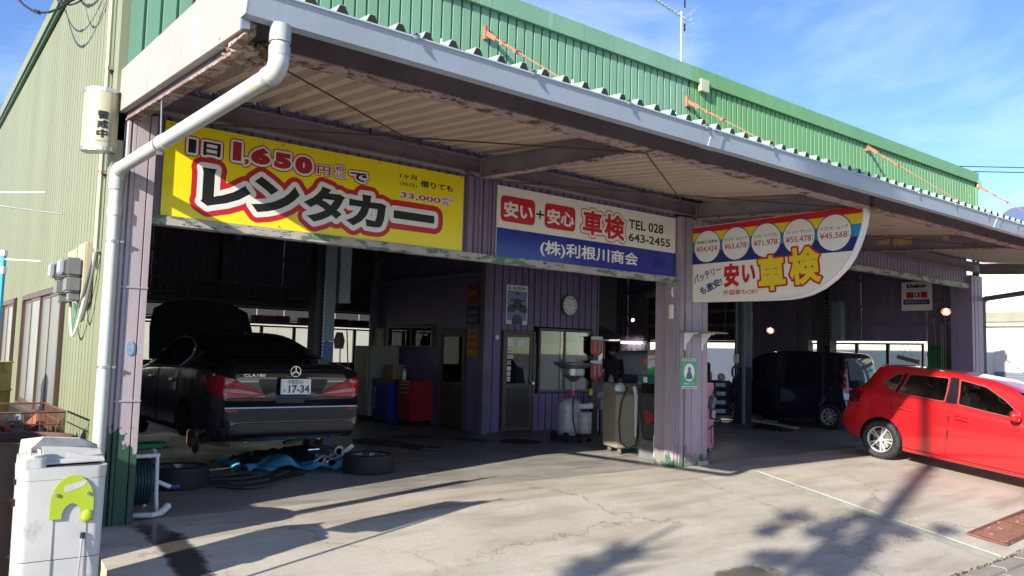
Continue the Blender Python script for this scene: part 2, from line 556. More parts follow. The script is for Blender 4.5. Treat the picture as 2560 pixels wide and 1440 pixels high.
g = MB(); g.box(17.1, 20.5, 0.004, 14, -.3, .01); structure(g, 'side_path', m_conc)
# side yard on the left, lower than the slab
g = MB(); g.add([(-9, -3.2, -.52), (-.424, -3.2, -.50), (-.424, -1.4, -.27), (-.424, 14, -.12), (-9, 14, -.12), (-9, -1.4, -.27)], [(0, 1, 2, 5), (5, 2, 3, 4)])
structure(g, 'side_yard', m_dirt)
# kerb of single stones and the paved footway at the foot of the ramp
kerb = thing('kerb', 'weathered concrete kerb stones along the foot of the forecourt ramp', 'kerb', (8, -4.0, -.54))
kerb['kind'] = 'structure'; del kerb['category']
for i in range(26):
    x = 3 + i * .6
    g = MB(); g.box(x, x + .592, -4.09, -3.935, -.6, gz(x, -3.92) + .004 + random.uniform(-.003, .003))
    build(g, 'kerb_stone', m_kerb, kerb, bev=.008)
foot = thing('footway', 'grey square paving slabs of the footway beyond the kerb', 'pavement', (8, -4.5, -.54))
foot['kind'] = 'structure'; del foot['category']
for i in range(30):
    for j in range(3):
        x = 3 + i * .5; y = -4.11 - .31 * (j + 1)
        g = MB(); g.box(x, x + .49, y, y + .302, -.6, gz(x, -3.92) - .016 + random.uniform(-.003, .003))
        build(g, 'paving_slab', m_kerb, foot, bev=.005)
mossm = M('moss_tufts', (.05, .06, .02), .95, var=.4, vs=20)
g = MB()
for i in range(900):
    x = random.uniform(3, 17); y = -3.925 + random.gauss(0, .010); z = gz(x, -3.92) + .004
    h_ = random.uniform(.008, .03); a = random.uniform(0, PI); dx, dy = .012 * math.cos(a), .012 * math.sin(a)
    g.add([(x - dx, y - dy, z), (x + dx, y + dy, z), (x + random.uniform(-.01, .01), y, z + h_)], [(0, 1, 2)])
o = build(g, 'moss', mossm); tag(o, 'low moss and weeds growing in the kerb joint', 'moss', kind='stuff')
# painted green line at the slab joint
g = MB()
for a, b in ((.0, -.9), (-.9, -1.9), (-1.9, -2.9), (-2.9, -3.9)):
    g.add([(7.40, a, gz(0, a) + .004), (7.64, a, gz(0, a) + .004), (7.64, b, gz(0, b) + .004), (7.40, b, gz(0, b) + .004)], [(0, 1, 2, 3)])
structure(g, 'painted_line', m_moss)
# wet patch running out from the left pillar
def stain_mat(name, col, rough, cx, cy, rx, ry, edge=.35):
    m = bpy.data.materials.new(name); m.use_nodes = True; t = m.node_tree; lk = t.links.new; N = t.nodes.new
    b = t.nodes['Principled BSDF']; b.inputs['Base Color'].default_value = col + (1,); b.inputs['Roughness'].default_value = rough
    ge = N('ShaderNodeNewGeometry'); sp = N('ShaderNodeSeparateXYZ'); lk(ge.outputs['Position'], sp.inputs[0])
    def mth(op, a, b_=None):
        q = N('ShaderNodeMath'); q.operation = op
        for i_, v_ in enumerate((a, b_)):
            if v_ is None: continue
            if isinstance(v_, (int, float)): q.inputs[i_].default_value = v_
            else: lk(v_, q.inputs[i_])
        return q.outputs[0]
    dx = mth('DIVIDE', mth('SUBTRACT', sp.outputs['X'], cx), rx); dy = mth('DIVIDE', mth('SUBTRACT', sp.outputs['Y'], cy), ry)
    d = mth('SQRT', mth('ADD', mth('MULTIPLY', dx, dx), mth('MULTIPLY', dy, dy)))
    n = N('ShaderNodeTexNoise'); n.inputs['Scale'].default_value = 5.5; n.inputs['Detail'].default_value = 9; n.inputs['Roughness'].default_value = .68; lk(ge.outputs['Position'], n.inputs['Vector'])
    v = mth('ADD', d, mth('MULTIPLY', mth('SUBTRACT', n.outputs['Fac'], .5), 1.5))
    mr = N('ShaderNodeMapRange'); mr.inputs['From Min'].default_value = .9 - edge; mr.inputs['From Max'].default_value = .9; mr.inputs['To Min'].default_value = .88; mr.inputs['To Max'].default_value = 0; lk(v, mr.inputs['Value'])
    lk(mr.outputs[0], b.inputs['Alpha'])
    return m
wet = stain_mat('wet_concrete', (.07, .064, .056), .2, .09, -1.1, .17, 1.6)
g = MB()
L_, Rr = [], []
for i in range(34):
    t = i / 33; y = .12 - 2.5 * t; cx = .10 - .05 * t + .05 * math.sin(t * 7); wd = .28
    L_.append((cx - wd + .03 * noise.noise(Vector((t * 30, 1, 0))), y, gz(0, y) + .005)); Rr.append((cx + wd + .04 * noise.noise(Vector((t * 30, 5, 0))), y, gz(0, y) + .005))
g.add(L_ + Rr, [(i, i + 1, 34 + i + 1, 34 + i) for i in range(33)])
o = structure(g, 'wet_patch', wet)
g = MB(); pts = []
for i in range(26):
    a = 2 * PI * i / 26; r_ = 1 + .7 * noise.noise(Vector((math.cos(a) * 1.6, math.sin(a) * 1.6, 9)))
    x, y = 4.3 + .75 * math.cos(a), -3.1 + .5 * math.sin(a)
    pts.append((x, y, gz(0, y) + .005))
g.add(pts, [tuple(range(26))]); structure(g, 'oil_stain', stain_mat('oil_stained_concrete', (.12, .11, .095), .5, 4.3, -3.12, .45, .22))
# drain grating: rust red frame and grid of bars
gr = thing('drain_grating', 'rust red steel grating let into the concrete at the right edge', 'grating', (9.2, -3.4, -.42))
mr_ = M('red_oxide_steel', (.15, .065, .05), .7, var=.25, vs=9, layers=[((.34, .28, .22), 14, .6, .05, (1, 1, 1), .8)])
def gp(x, y, d=0): return (x, y, gz(x, y) + .026 + d)
g = MB(); g.add([(8.02, -3.43, gz(8, -3.43) + .012), (9.88, -3.40, gz(9.6, -3.40) + .012), (9.88, -3.75, gz(9.6, -3.75) + .012), (8.05, -3.77, gz(8, -3.77) + .012)], [(0, 1, 2, 3)])
build(g, 'pit_shade_sheet', m_dark, gr)  # flat black sheet painting in the shade below the bars
g = MB()
for a, b in (((8.0, -3.42), (9.9, -3.38)), ((8.05, -3.78), (9.9, -3.74)), ((8.0, -3.42), (8.05, -3.78)), ((8.9, -3.40), (8.95, -3.76))):
    g.beam(gp(*a), gp(*b), .04, .02)
build(g, 'grating_frame', mr_, gr)
for i in range(56):
    x = 8.03 + i * .033
    g = MB(); g.beam(gp(x, -3.42, -.003), gp(x + .04, -3.76, -.003), .012, .014); build(g, 'grating_bar', mr_, gr)
for j in range(7):
    y = -3.45 - j * .05
    g = MB(); g.beam(gp(8.03, y, -.006), gp(9.88, y + .03, -.006), .01, .01); build(g, 'cross_bar', mr_, gr)

# ================================================================ THE GARAGE BUILDING
GB = thing('garage_building', 'long corrugated steel garage with green parapet, pale green side and purple open bays', 'garage', (8.4, 0, 0))
def ribbed(x0, x1, z0, z1, y, mat, name, parent, pitch=.13, gw=.03, gd=.03, axis='x', flip=1, sheet=.91):
    """cladding in sheets: wide flats with narrow recessed grooves; axis 'x' faces -Y, axis 'y' faces -X"""
    n = max(1, round((x1 - x0) / sheet)); sw = (x1 - x0) / n
    for i in range(n):
        a = x0 + i * sw; b = a + sw
        k = max(1, round(sw / pitch)); p = sw / k
        pr = []
        for j in range(k):
            s0 = a + j * p
            pr += [(s0, 0), (s0 + p - gw, 0), (s0 + p - gw * .8, gd), (s0 + p - gw * .2, gd)]
        pr.append((b - .0005, 0))
        g = MB()
        if axis == 'x': g.ribbon([(u, y + d * flip, z0) for u, d in pr], (0, 0, z1 - z0))
        else: g.ribbon([(y + d * flip, u, z0) for u, d in pr], (0, 0, z1 - z0))
        build(g, name, mat, parent)
# upper parapet
pw = thing  # alias kept short
ribbed(-.26, 7.24, 3.86, 5.58, -.005, m_par, 'parapet_sheet', GB, sheet=.9375)
ribbed(7.26, 17.1, 3.86, 5.58, -.005, m_par2, 'parapet_sheet', GB, sheet=.894)
for i, (a, b) in enumerate(((-.33, 3.6), (3.604, 7.24), (7.244, 10.55), (10.554, 13.9), (13.904, 17.16))):
    g = MB(); g.box(a, b, -.055, .12, 5.56, 5.785)
    g.box(a, b, -.065, -.055, 5.55, 5.575)
    build(g, 'coping', m_par if i < 2 else m_par2, GB, bev=.004)
g = MB(); g.box(-.33, -.245, .0, .16, -.15, 5.56); build(g, 'corner_trim', m_side, GB)
g = MB(); g.box(17.1, 17.15, -.03, .1, 0, 5.56); build(g, 'corner_trim', m_par2, GB)
# side wall facing the yard, with two sliding windows
def side(y0, y1, z0, z1): ribbed(y0, y1, z0, z1, -.30, m_side, 'side_sheet', GB, pitch=.165, gw=.024, gd=.045, axis='y', sheet=.9)
side(.16, 1.98, -.2, 5.8); side(1.98, 5.15, 2.12, 5.8); side(1.98, 5.15, -.2, .64); side(5.15, 6.0, -.2, 5.8)
side(6.0, 9.1, 2.12, 5.8); side(6.0, 9.1, -.2, .64); side(9.1, 14.2, -.2, 5.8)
g = MB(); g.box(-.36, -.2, -.03, 14.2, 5.79, 5.86); g.box(-.37, -.3, -.03, 14.2, 5.66, 5.79); build(g, 'verge_trim', m_side, GB)
g = MB(); g.box(-.345, -.31, .1, 14.2, 5.60, 5.66); build(g, 'verge_line', M('dark_green_trim', (.03, .09, .06), .5), GB)
def side_window(y0, y1, z0, z1, tints):
    wd = build(MB().box(-.34, -.25, y0, y1, z0, z0 + .05).box(-.34, -.25, y0, y1, z1 - .06, z1).box(-.34, -.25, y0, y0 + .05, z0 + .05, z1 - .06).box(-.34, -.25, y1 - .05, y1, z0 + .05, z1 - .06), 'window', m_brown, GB)
    build(MB().box(-.38, -.30, y0 - .03, y1 + .03, z0 - .05, z0 - .002), 'window_sill', m_brown, wd)
    n = len(tints); sw = (y1 - y0 - .1) / n
    for i, tm in enumerate(tints):
        a = y0 + .05 + i * sw; dx = .018 if i % 2 else 0
        f = MB()
        for q in ((a, a + sw, z0 + .05, z0 + .10), (a, a + sw, z1 - .10, z1 - .06)): f.box(-.325 + dx, -.30 + dx, *q)
        for q in ((a, a + .035), (a + sw - .035, a + sw)): f.box(-.325 + dx, -.30 + dx, q[0], q[1], z0 + .10, z1 - .10)
        sash = build(f, 'sash', m_brown, wd)
        build(MB().box(-.318 + dx, -.312 + dx, a + .035, a + sw - .035, z0 + .10, z1 - .10), 'pane', tm, wd)
m_fr2 = M('grimy_frosted_glass', (.23, .25, .235), .2, var=.25, vs=1.5, stretch=(1, 1, .4), spec=.6)
side_window(2.02, 5.12, .66, 2.10, [m_frost, m_frost, m_fr2, m_frost])
side_window(6.05, 9.05, .66, 2.10, [m_fr2, m_frost, m_fr2, m_frost])
# pillars
def clad_pillar(x0, x1, y0, y1, z1, grooves, mat, name='pillar', z0=0.):
    pr = [(x0, y1), (x0, y0)]
    for c, wd, dp in sorted(grooves):
        pr += [(c - wd / 2, y0), (c - wd / 2 + .006, y0 + dp), (c + wd / 2 - .006, y0 + dp), (c + wd / 2, y0)]
    pr += [(x1, y0), (x1, y1)]
    g = MB(); g.extr([(x, y, z0) for x, y in pr], (0, 0, z1 - z0))
    return build(g, name, mat, GB)
clad_pillar(-.235, -.005, -.10, .34, 3.49, [(-.205, .02, .03), (-.06, .014, .02), (-.165, .008, .012)], m_lpost)
for z_ in (1.02, 1.98): build(MB().box(-.238, .0, -.108, -.102, z_, z_ + .012), 'cover_strip', m_lpost, GB)
clad_pillar(6.96, 7.56, -.12, .34, 3.50, [(7.06, .05, .035), (7.21, .016, .05), (7.44, .016, .03)], m_post)
build(MB().box(6.90, 6.957, -.06, .10, 0, 2.56).box(6.93, 6.957, -.10, -.062, 0, 2.56), 'door_rail', m_post, GB)
build(MB().box(7.36, 7.57, -.14, -.122, 0, .06), 'pillar_foot', m_moss, GB)
clad_pillar(16.55, 17.1, -.10, .34, 3.45, [(16.68, .04, .03), (16.86, .02, .03)], m_purp)
# lintel bands over the bays
ribbed(.0, 6.95, 2.64, 3.86, -.012, m_purp, 'lintel_sheet', GB, sheet=.87)
ribbed(7.57, 16.54, 3.26, 3.86, -.012, m_purp, 'lintel_sheet', GB, sheet=.9)
for a, b in ((.0, 3.5), (3.503, 6.955)):
    build(MB().box(a, b, -.06, .06, 2.555, 2.638), 'lintel_flashing', m_lint, GB, bev=.004)
build(MB().box(7.57, 16.54, -.06, .06, 3.16, 3.258), 'lintel_flashing', m_lint, GB, bev=.004)
for c in (3.36, 3.52, 3.66): build(MB().box(c, c + .012, -.05, -.015, 2.64, 3.5), 'cover_strip', m_purp, GB)

# ---- canopy (part) with its beams, sheets, gutter and rods (sub-parts)
CP = build(MB().box(-.22, 17.2, -.125, -.03, 3.705, 3.73).box(-.22, 17.2, -.075, -.06, 3.545, 3.705).box(-.22, 17.2, -.15, -.03, 3.53, 3.545), 'canopy', m_beam, GB)
def sub(mb, name, mat, **k): return build(mb, name, mat, CP, **k)
def zc(y): return 3.80 + .103 * y   # sheet underside: falls towards the gutter
g = MB()
pitch = .2
x = -.24
while x < 17.3:
    pass
    break
nsh = 22; xs0 = -.26; per = 4
for sidx in range(nsh):
    pr = []
    for j in range(per):
        s0 = xs0 + (sidx * per + j) * pitch
        pr += [(s0, 0), (s0 + .08, 0), (s0 + .122, .085), (s0 + .152, .085)]
    pr.append((xs0 + (sidx + 1) * per * pitch - .0008, 0))
    g = MB()
    n = len(pr)
    top = [(u, -.02, zc(-.02) + d) for u, d in pr]; bot = [(u, -3.10, zc(-3.10) + d) for u, d in pr]
    th = .004
    vs = top + bot + [(a, b, c + th) for a, b, c in top] + [(a, b, c + th) for a, b, c in bot]
    fs = [(i, i + 1, n + i + 1, n + i) for i in range(n - 1)]
    fs2 = [(2 * n + i, 3 * n + i, 3 * n + i + 1, 2 * n + i + 1) for i in range(n - 1)]
    fe = [(n + i, n + i + 1, 3 * n + i + 1, 3 * n + i) for i in range(n - 1)]
    g.add(vs, fs, 0); g.add(vs, fs2, 1); g.add(vs, fe, 1)
    sub(g, 'roof_sheet', [m_soff, m_rooft])
# black foam closures seen in the rib ends at the eave
for sidx in range(nsh * per):
    s0 = xs0 + sidx * pitch
    z = zc(-3.10)
    sub(MB().add([(s0 + .084, -3.103, z - .01), (s0 + .196, -3.103, z - .01), (s0 + .154, -3.103, z + .082), (s0 + .121, -3.103, z + .082)], [(0, 1, 2, 3)]), 'rib_closure', m_dark)
# front channel beam
FB = sub(MB().box(-.24, 7.27, -2.70, -2.69, 3.33, 3.53).box(-.24, 7.27, -2.69, -2.62, 3.52, 3.53), 'front_beam', m_beam)
sub(MB().box(-.24, 7.27, -2.76, -2.60, 3.318, 3.329), 'beam_flange', m_flange)
FB2 = sub(MB().box(7.32, 17.2, -2.70, -2.69, 3.33, 3.53).box(7.32, 17.2, -2.69, -2.62, 3.52, 3.53), 'front_beam', m_beam)
sub(MB().box(7.32, 17.2, -2.76, -2.60, 3.318, 3.329), 'beam_flange', m_flange)
sub(MB().box(7.272, 7.318, -2.735, -2.62, 3.30, 3.54), 'splice_plate', m_rusty)
for bx in (3.48, 7.295, 11.94, 16.9):
    zt = lambda y: 3.70 + .045 * y
    g = MB()
    g.add([(bx - .005, -.15, 3.50), (bx - .005, -2.68, 3.355), (bx - .005, -2.68, 3.52), (bx - .005, -.15, 3.70), (bx + .005, -.15, 3.50), (bx + .005, -2.68, 3.355), (bx + .005, -2.68, 3.52), (bx + .005, -.15, 3.70)],
          [(0, 1, 2, 3), (7, 6, 5, 4), (0, 4, 5, 1), (3, 2, 6, 7)])
    cb = sub(g, 'cross_beam', m_beam)
    g = MB(); g.beam((bx, -.15, 3.492), (bx, -2.62, 3.340), .11, .012); sub(g, 'beam_flange', m_flange)
    g = MB(); g.beam((bx, -.15, 3.706), (bx, -2.62, 3.532), .11, .012); sub(g, 'beam_flange', m_beam)
    sub(MB().box(bx - .06, bx + .06, -.166, -.152, 3.50, 3.70), 'end_plate', m_beam)
# left end: fascia board and the rusted edge beam behind it
g = MB()
for a, b in ((.06, -.96), (-.965, -3.06)):
    zb = lambda y: 3.49 + .073 * y
    zt2 = lambda y: 3.865 + .055 * y
    g = MB()
    g.add([(-.30, a, zb(a)), (-.30, b, zb(b)), (-.30, b, zt2(b)), (-.30, a, zt2(a)), (-.288, a, zb(a)), (-.288, b, zb(b)), (-.288, b, zt2(b)), (-.288, a, zt2(a))],
          [(0, 1, 2, 3), (7, 6, 5, 4), (0, 4, 5, 1), (3, 2, 6, 7), (0, 3, 7, 4), (1, 5, 6, 2)])
    g.beam((-.275, a, zb(a) + .004), (-.275, b, zb(b) + .004), .05, .006)
    sub(g, 'fascia_board', m_fasc)
g = MB(); g.beam((-.235, -.03, 3.51), (-.235, -2.76, 3.315), .012, .17); sub(g, 'edge_beam', m_beam)
g = MB(); g.beam((-.20, -.03, 3.43), (-.20, -2.78, 3.235), .10, .014); sub(g, 'edge_flange', m_rusty)
# ragged rust scab at the outer corner
g = MB()
for i in range(26):
    g.obox((-.24 + random.uniform(0, .22), -2.72 + random.uniform(-.1, .16), 3.26 + random.uniform(-.02, .06)), (random.uniform(.03, .12), random.uniform(.03, .1), random.uniform(.01, .03)), (random.uniform(-.5, .5), random.uniform(-.5, .5), random.uniform(0, 3)))
sub(g, 'rust_scab', m_rusty)
sub(MB().box(-.282, -.22, -3.06, -2.78, 3.25, 3.62), 'end_plate', m_rusty)
sub(MB().box(-.31, -.265, -3.085, -3.055, 3.27, 3.42), 'hook_plate', m_steel)
# gutter
gprof = [(-3.055, 3.475), (-3.055, 3.34), (-3.075, 3.325), (-3.155, 3.325), (-3.20, 3.45), (-3.212, 3.455), (-3.212, 3.465), (-3.197, 3.465)]
for a, b in ((-.31, 3.72), (3.80, 9.6), (9.66, 17.4)):
    g = MB(); n = len(gprof)
    ins = [(-3.191, 3.458), (-3.146, 3.335), (-3.085, 3.335), (-3.065, 3.35), (-3.065, 3.475)]
    pr = gprof + ins
    g.extr([(a, y, z) for y, z in pr], (b - a, 0, 0))
    if a < 0: g.extr([(a - .008, y, z) for y, z in gprof], (.012, 0, 0))
    sub(g, 'gutter', m_gut)
for jx in (3.66, 9.58):
    g = MB(); g.extr([(jx, y - (.006 if y < -3.1 else -.002), z - .004) for y, z in gprof] + [(jx, -3.188, 3.45), (jx, -3.146, 3.335), (jx, -3.085, 3.335), (jx, -3.065, 3.35), (jx, -3.065, 3.475)], (.17, 0, 0)); sub(g, 'gutter_joint', m_gut)
for i in range(18):
    x = .7 + i * .95
    sub(MB().box(x, x + .05, -3.225, -3.06, 3.467, 3.478).box(x + .012, x + .03, -3.225, -3.213, 3.44, 3.478), 'gutter_bracket', m_steel)
for i in range(14):
    x = .135 + xs0 + .4 * 3 * i + .005
    sub(MB().cyl((x, -2.95, zc(-2.95) + .075), .008, .05, n=6).cyl((x, -2.95, zc(-2.95) + .078), .018, .012, n=8), 'roof_bolt', m_steel)
# bracing rods under the canopy
m_rod = M('rusted_rod', (.09, .05, .035), .8, var=.3, vs=20)
m_rodo = M('orange_primer_rod', (.31, .145, .095), .7, var=.2, vs=12)
def rod(a, b, r=.007, mat=None, name='brace_rod', tb=.5):
    a = Vector(a); b = Vector(b); d = b - a
    g = MB(); g.tube([a, b], r, 6)
    m1 = a + d * tb; u = d.normalized(); sd_ = u.cross(Vector((0, 0, 1))).normalized()
    for sg in (-1, 1): g.tube([m1 - u * .09 + sd_ * sg * .016, m1 + u * .09 + sd_ * sg * .016], .006, 6)
    g.tube([m1 - u * .1, m1 - u * .08], .017, 6); g.tube([m1 + u * .08, m1 + u * .1], .017, 6)
    sub(g, name, mat or m_rod)
rod((-.1, -2.62, 3.33), (3.40, -.17, 3.47), tb=.93)
rod((.25, -.17, 3.47), (3.44, -2.58, 3.33), tb=.12)
rod((3.53, -2.58, 3.33), (7.22, -.17, 3.47), tb=.96)
rod((3.55, -.17, 3.47), (7.24, -2.58, 3.33), tb=.15)
rod((7.36, -.17, 3.47), (11.88, -2.58, 3.33), tb=.85)
rod((7.36, -2.58, 3.33), (11.88, -.17, 3.47), tb=.1)
# orange tie rods above the canopy with their wall lugs
for (x, z, e, tb) in ((3.54, 5.25, (3.50, -2.45, 3.64), .17), (7.18, 5.23, (7.26, -2.45, 3.64), .15), (12.33, 5.50, (12.1, -2.45, 3.64), .15), (17.14, 5.5, (17.12, -2.45, 3.64), .15)):
    a = Vector((x, -.03, z)); e = Vector(e); d = (e - a).normalized()
    g = MB(); g.tube([a + d * .1, e], .010, 6)
    g.beam(a, a + d * .25, .02, .055)
    for sg in (-1, 1): g.tube([a + d * .42 + Vector((sg * .028, 0, 0)), a + d * .72 + Vector((sg * .028, 0, 0))], .011, 6)
    g.beam(a + d * .40, a + d * .45, .075, .04); g.beam(a + d * .70, a + d * .76, .075, .04)
    g.box(x - .03, x + .03, -.05, -.0, z - .08, z + .08)
    sub(g, 'tie_rod', m_rodo)
sub(MB().box(7.42, 7.60, -.09, -.03, 5.44, 5.62), 'wall_lug', M('pale_green_lug', (.45, .50, .34), .6))
sub(MB().box(17.1, 17.3, -.06, .0, 5.46, 5.6), 'wall_lug', MATS['pale_green_lug'])
# torn tan lining sheets hanging by the third cross beam
m_tan = M('tan_insulation_board', (.45, .32, .18), .9, var=.15)
for a, b, c in ((8.3, 9.1, .09), (9.35, 10.5, .12), (12.2, 12.6, .1)):
    g = MB(); n = 10
    up = [(11.86 - .01, -.35 - (a - 8) * .28 - i * (b - a) * .28 / n, 3.66) for i in range(n + 1)]
    lo = [(x - .02, y, z - c * (.6 + .7 * abs(math.sin(i * 1.7)))) for i, (x, y, z) in enumerate(up)]
    g.add(up + lo, [(i, i + 1, n + 2 + i, n + 1 + i) for i in range(n)]); sub(g, 'torn_lining', m_tan)

# ---- interior shell
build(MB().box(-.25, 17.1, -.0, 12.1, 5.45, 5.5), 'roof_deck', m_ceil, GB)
build(MB().box(-.29, 17.1, .12, 14.2, 5.74, 5.78), 'roof', m_par, GB)
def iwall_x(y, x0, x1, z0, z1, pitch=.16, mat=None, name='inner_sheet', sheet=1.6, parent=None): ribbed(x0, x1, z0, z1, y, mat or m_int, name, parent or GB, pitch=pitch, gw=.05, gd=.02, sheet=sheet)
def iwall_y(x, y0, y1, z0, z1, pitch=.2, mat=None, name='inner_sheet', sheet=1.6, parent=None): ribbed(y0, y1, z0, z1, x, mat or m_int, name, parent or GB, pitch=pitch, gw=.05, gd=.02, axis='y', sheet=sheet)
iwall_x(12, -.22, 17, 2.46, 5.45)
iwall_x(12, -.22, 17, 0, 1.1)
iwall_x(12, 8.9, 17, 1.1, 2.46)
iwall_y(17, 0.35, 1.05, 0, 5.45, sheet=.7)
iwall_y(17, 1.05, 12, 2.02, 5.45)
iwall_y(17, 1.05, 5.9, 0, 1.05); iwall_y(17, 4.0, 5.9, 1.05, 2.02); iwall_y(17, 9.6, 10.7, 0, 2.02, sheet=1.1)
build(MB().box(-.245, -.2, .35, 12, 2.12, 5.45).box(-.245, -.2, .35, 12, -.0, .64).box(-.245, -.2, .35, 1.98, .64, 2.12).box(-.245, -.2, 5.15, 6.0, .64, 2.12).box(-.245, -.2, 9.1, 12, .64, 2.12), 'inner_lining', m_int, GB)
for z in (2.45, 2.86, 3.5, 4.4): build(MB().box(16.9, 16.97, .35, 11.9, z - .04, z + .04), 'girt', m_ibeam, GB)
for z in (3.70, 4.5): build(MB().box(-.2, 17, 11.88, 11.97, z - .05, z + .05), 'girt', m_ibeam, GB)
for y in (4.0, 8.0): build(MB().box(16.75, 16.95, y - .1, y + .1, 0, 5.4), 'column', m_ibeam, GB)
for x in (4.5, 9.0): build(MB().box(x - .09, x + .09, 11.7, 11.9, 0, 5.4), 'column', m_ibeam, GB)
build(MB().box(6.98, 7.12, 8.9, 9.05, 0, 5.4), 'column', m_ibeam, GB)
for i in range(3): build(MB().beam((16.93, 3.8 - i * .02, 3.3), (16.93, 1.3, 2.1 + i * .0), .012, .03) if i == 0 else MB().beam((16.93, 6.0, 4.5), (16.93, 3.9, 2.9), .012, .03), 'wind_brace', m_ibeam, GB)
# openings in the right wall: window mullions, clear glass
mglass = bpy.data.materials.new('clear_glass'); mglass.use_nodes = True
t_ = mglass.node_tree; t_.nodes.clear(); o_ = t_.nodes.new('ShaderNodeOutputMaterial'); mix_ = t_.nodes.new('ShaderNodeMixShader'); tr_ = t_.nodes.new('ShaderNodeBsdfTransparent'); gl_ = t_.nodes.new('ShaderNodeBsdfGlossy'); fr_ = t_.nodes.new('ShaderNodeFresnel')
tr_.inputs[0].default_value = (.86, .9, .88, 1); gl_.inputs['Roughness'].default_value = .02; fr_.inputs[0].default_value = 1.45
t_.links.new(fr_.outputs[0], mix_.inputs[0]); t_.links.new(tr_.outputs[0], mix_.inputs[1]); t_.links.new(gl_.outputs[0], mix_.inputs[2]); t_.links.new(mix_.outputs[0], o_.inputs[0])
def open_window(a, b, mulls, ax, pos, z0, z1, zg=None):
    def bx(u0, u1, z0_, z1_, d=.035):
        return (pos - d, pos + d, u0, u1, z0_, z1_) if ax == 'y' else (u0, u1, pos - d, pos + d, z0_, z1_)
    g = MB(); g.box(*bx(a, b, z0, z0 + .04)); g.box(*bx(a, b, z1 - .04, z1)); g.box(*bx(a, a + .04, z0 + .04, z1 - .04)); g.box(*bx(b - .04, b, z0 + .04, z1 - .04))
    wd = build(g, 'window', m_black, GB)
    cuts = [a + .04] + mulls + [b - .04]
    for m_ in mulls: build(MB().box(*bx(m_ - .035, m_ + .035, z0 + .04, z1 - .04)), 'mullion', m_black, wd)
    for u0, u1 in zip(cuts[:-1], cuts[1:]):
        build(MB().box(*bx(u0 + .0352, u1 - .0352, z0 + .042, z1 - .042, .002)), 'pane', mglass, wd)
open_window(1.12, 3.95, [1.95, 2.72, 3.38, 3.60], 'y', 16.98, 1.05, 1.98)
open_window(10.7, 11.5, [], 'y', 16.98, 1.05, 2.0)
open_window(.5, 8.9, [1.6, 2.7, 3.8, 4.65, 5.55, 6.4, 7.3, 8.1], 'x', 11.98, 1.1, 2.03)
# a row of grey obscured panes above them, behind the shelf
ow = build(MB().box(.5, 8.9, 11.95, 12.02, 2.14, 2.17).box(.5, 8.9, 11.95, 12.02, 2.43, 2.46), 'window', m_black, GB)
for i in range(12):
    build(MB().box(.52 + i * .7, 1.2 + i * .7, 11.97, 11.98, 2.17, 2.43), 'pane', M('glowing_obscured_pane', (.55, .58, .62), .4, emit=.05), ow)  # panes given a faint glow for the daylight behind them
# roller shutters half open in the right wall
m_shut = M('dark_shutter_slat', (.055, .045, .055), .5, .2, var=.1)
sh = build(MB().box(16.88, 17.05, 5.85, 6.0, 0, 3.4), 'roller_shutter', m_ibeam, GB)
build(MB().box(16.88, 17.05, 9.5, 9.62, 0, 3.4), 'side_rail', m_ibeam, sh)
for i in range(22):
    z = 1.95 + i * .065
    build(MB().extr([(16.95, 6.0, z), (16.935, 6.0, z + .02), (16.935, 6.0, z + .045), (16.95, 6.0, z + .063), (16.96, 6.0, z + .063), (16.96, 6.0, z)], (0, 3.5, 0)), 'slat', m_shut, sh)
build(MB().cyl((16.85, 6.0, 3.5), .16, 3.5, 'y', 14), 'shutter_box', M('grey_shutter_box', (.16, .16, .17), .5), sh)
# lattice girder and shelf along the back wall
lg = build(MB().box(-.2, 8.6, 11.55, 11.63, 2.98, 3.03).box(-.2, 8.6, 11.55, 11.63, 2.68, 2.72), 'lattice_girder', M('dusty_girder', (.20, .18, .17), .7, var=.15), GB)
for i in range(44):
    x = -.2 + i * .2
    build(MB().beam((x, 11.59, 2.72), (x + .1, 11.59, 2.98), .03, .03).beam((x + .1, 11.59, 2.98), (x + .2, 11.59, 2.72), .03, .03), 'web_bar', MATS['dusty_girder'], lg)
build(MB().box(-.2, 8.6, 11.4, 11.9, 2.46, 2.6), 'dusty_duct', M('grey_duct', (.13, .12, .12), .6), GB)
# ================================================================ DOWNPIPE
dp = thing('downpipe', 'white plastic downpipe swinging from the gutter end back to the left pillar', 'downpipe', (-.31, -.17, 0))
A_ = Vector((-.105, -3.125, 3.325)); B_ = Vector((-.105, -3.125, 3.06)); C_ = Vector((-.30, -.095, 2.97)); D_ = Vector((-.30, -.095, .0))
def bend(p, q, r_, k=7, d=.09):
    """points rounding the corner q between p and r_"""
    a = (p - q).normalized(); b = (r_ - q).normalized()
    return [q + a * d * (1 - t) ** 2 + b * d * t ** 2 for t in [i / k for i in range(k + 1)]]
b1 = bend(A_, B_, C_); b2 = bend(B_, C_, D_)
build(MB().tube([A_, b1[0]], .050, 20), 'pipe_section', m_pvc, dp, smooth=40)
build(MB().tube([b1[-1], b2[0]], .052, 20), 'pipe_section', m_pvc, dp, smooth=40)
build(MB().tube([b2[-1], D_], .050, 20), 'pipe_section', m_pvc, dp, smooth=40)
build(MB().tube(b1, .0575, 20), 'elbow', m_pvc, dp, smooth=40)
build(MB().tube(b2, .0575, 20), 'elbow', m_pvc, dp, smooth=40)
u1 = (b2[0] - b1[-1]).normalized()
build(MB().tube([A_, A_ + Vector((0, 0, -.10))], .060, 20), 'socket', m_pvcg, dp, smooth=40)
build(MB().tube([b1[0] + Vector((0, 0, .05)), b1[0] - Vector((0, 0, .005))], .060, 20), 'socket', m_pvcg, dp, smooth=40)
build(MB().tube([b1[-1] - u1 * .01, b1[-1] + u1 * .04], .0605, 20), 'socket', m_pvcg, dp, smooth=40)
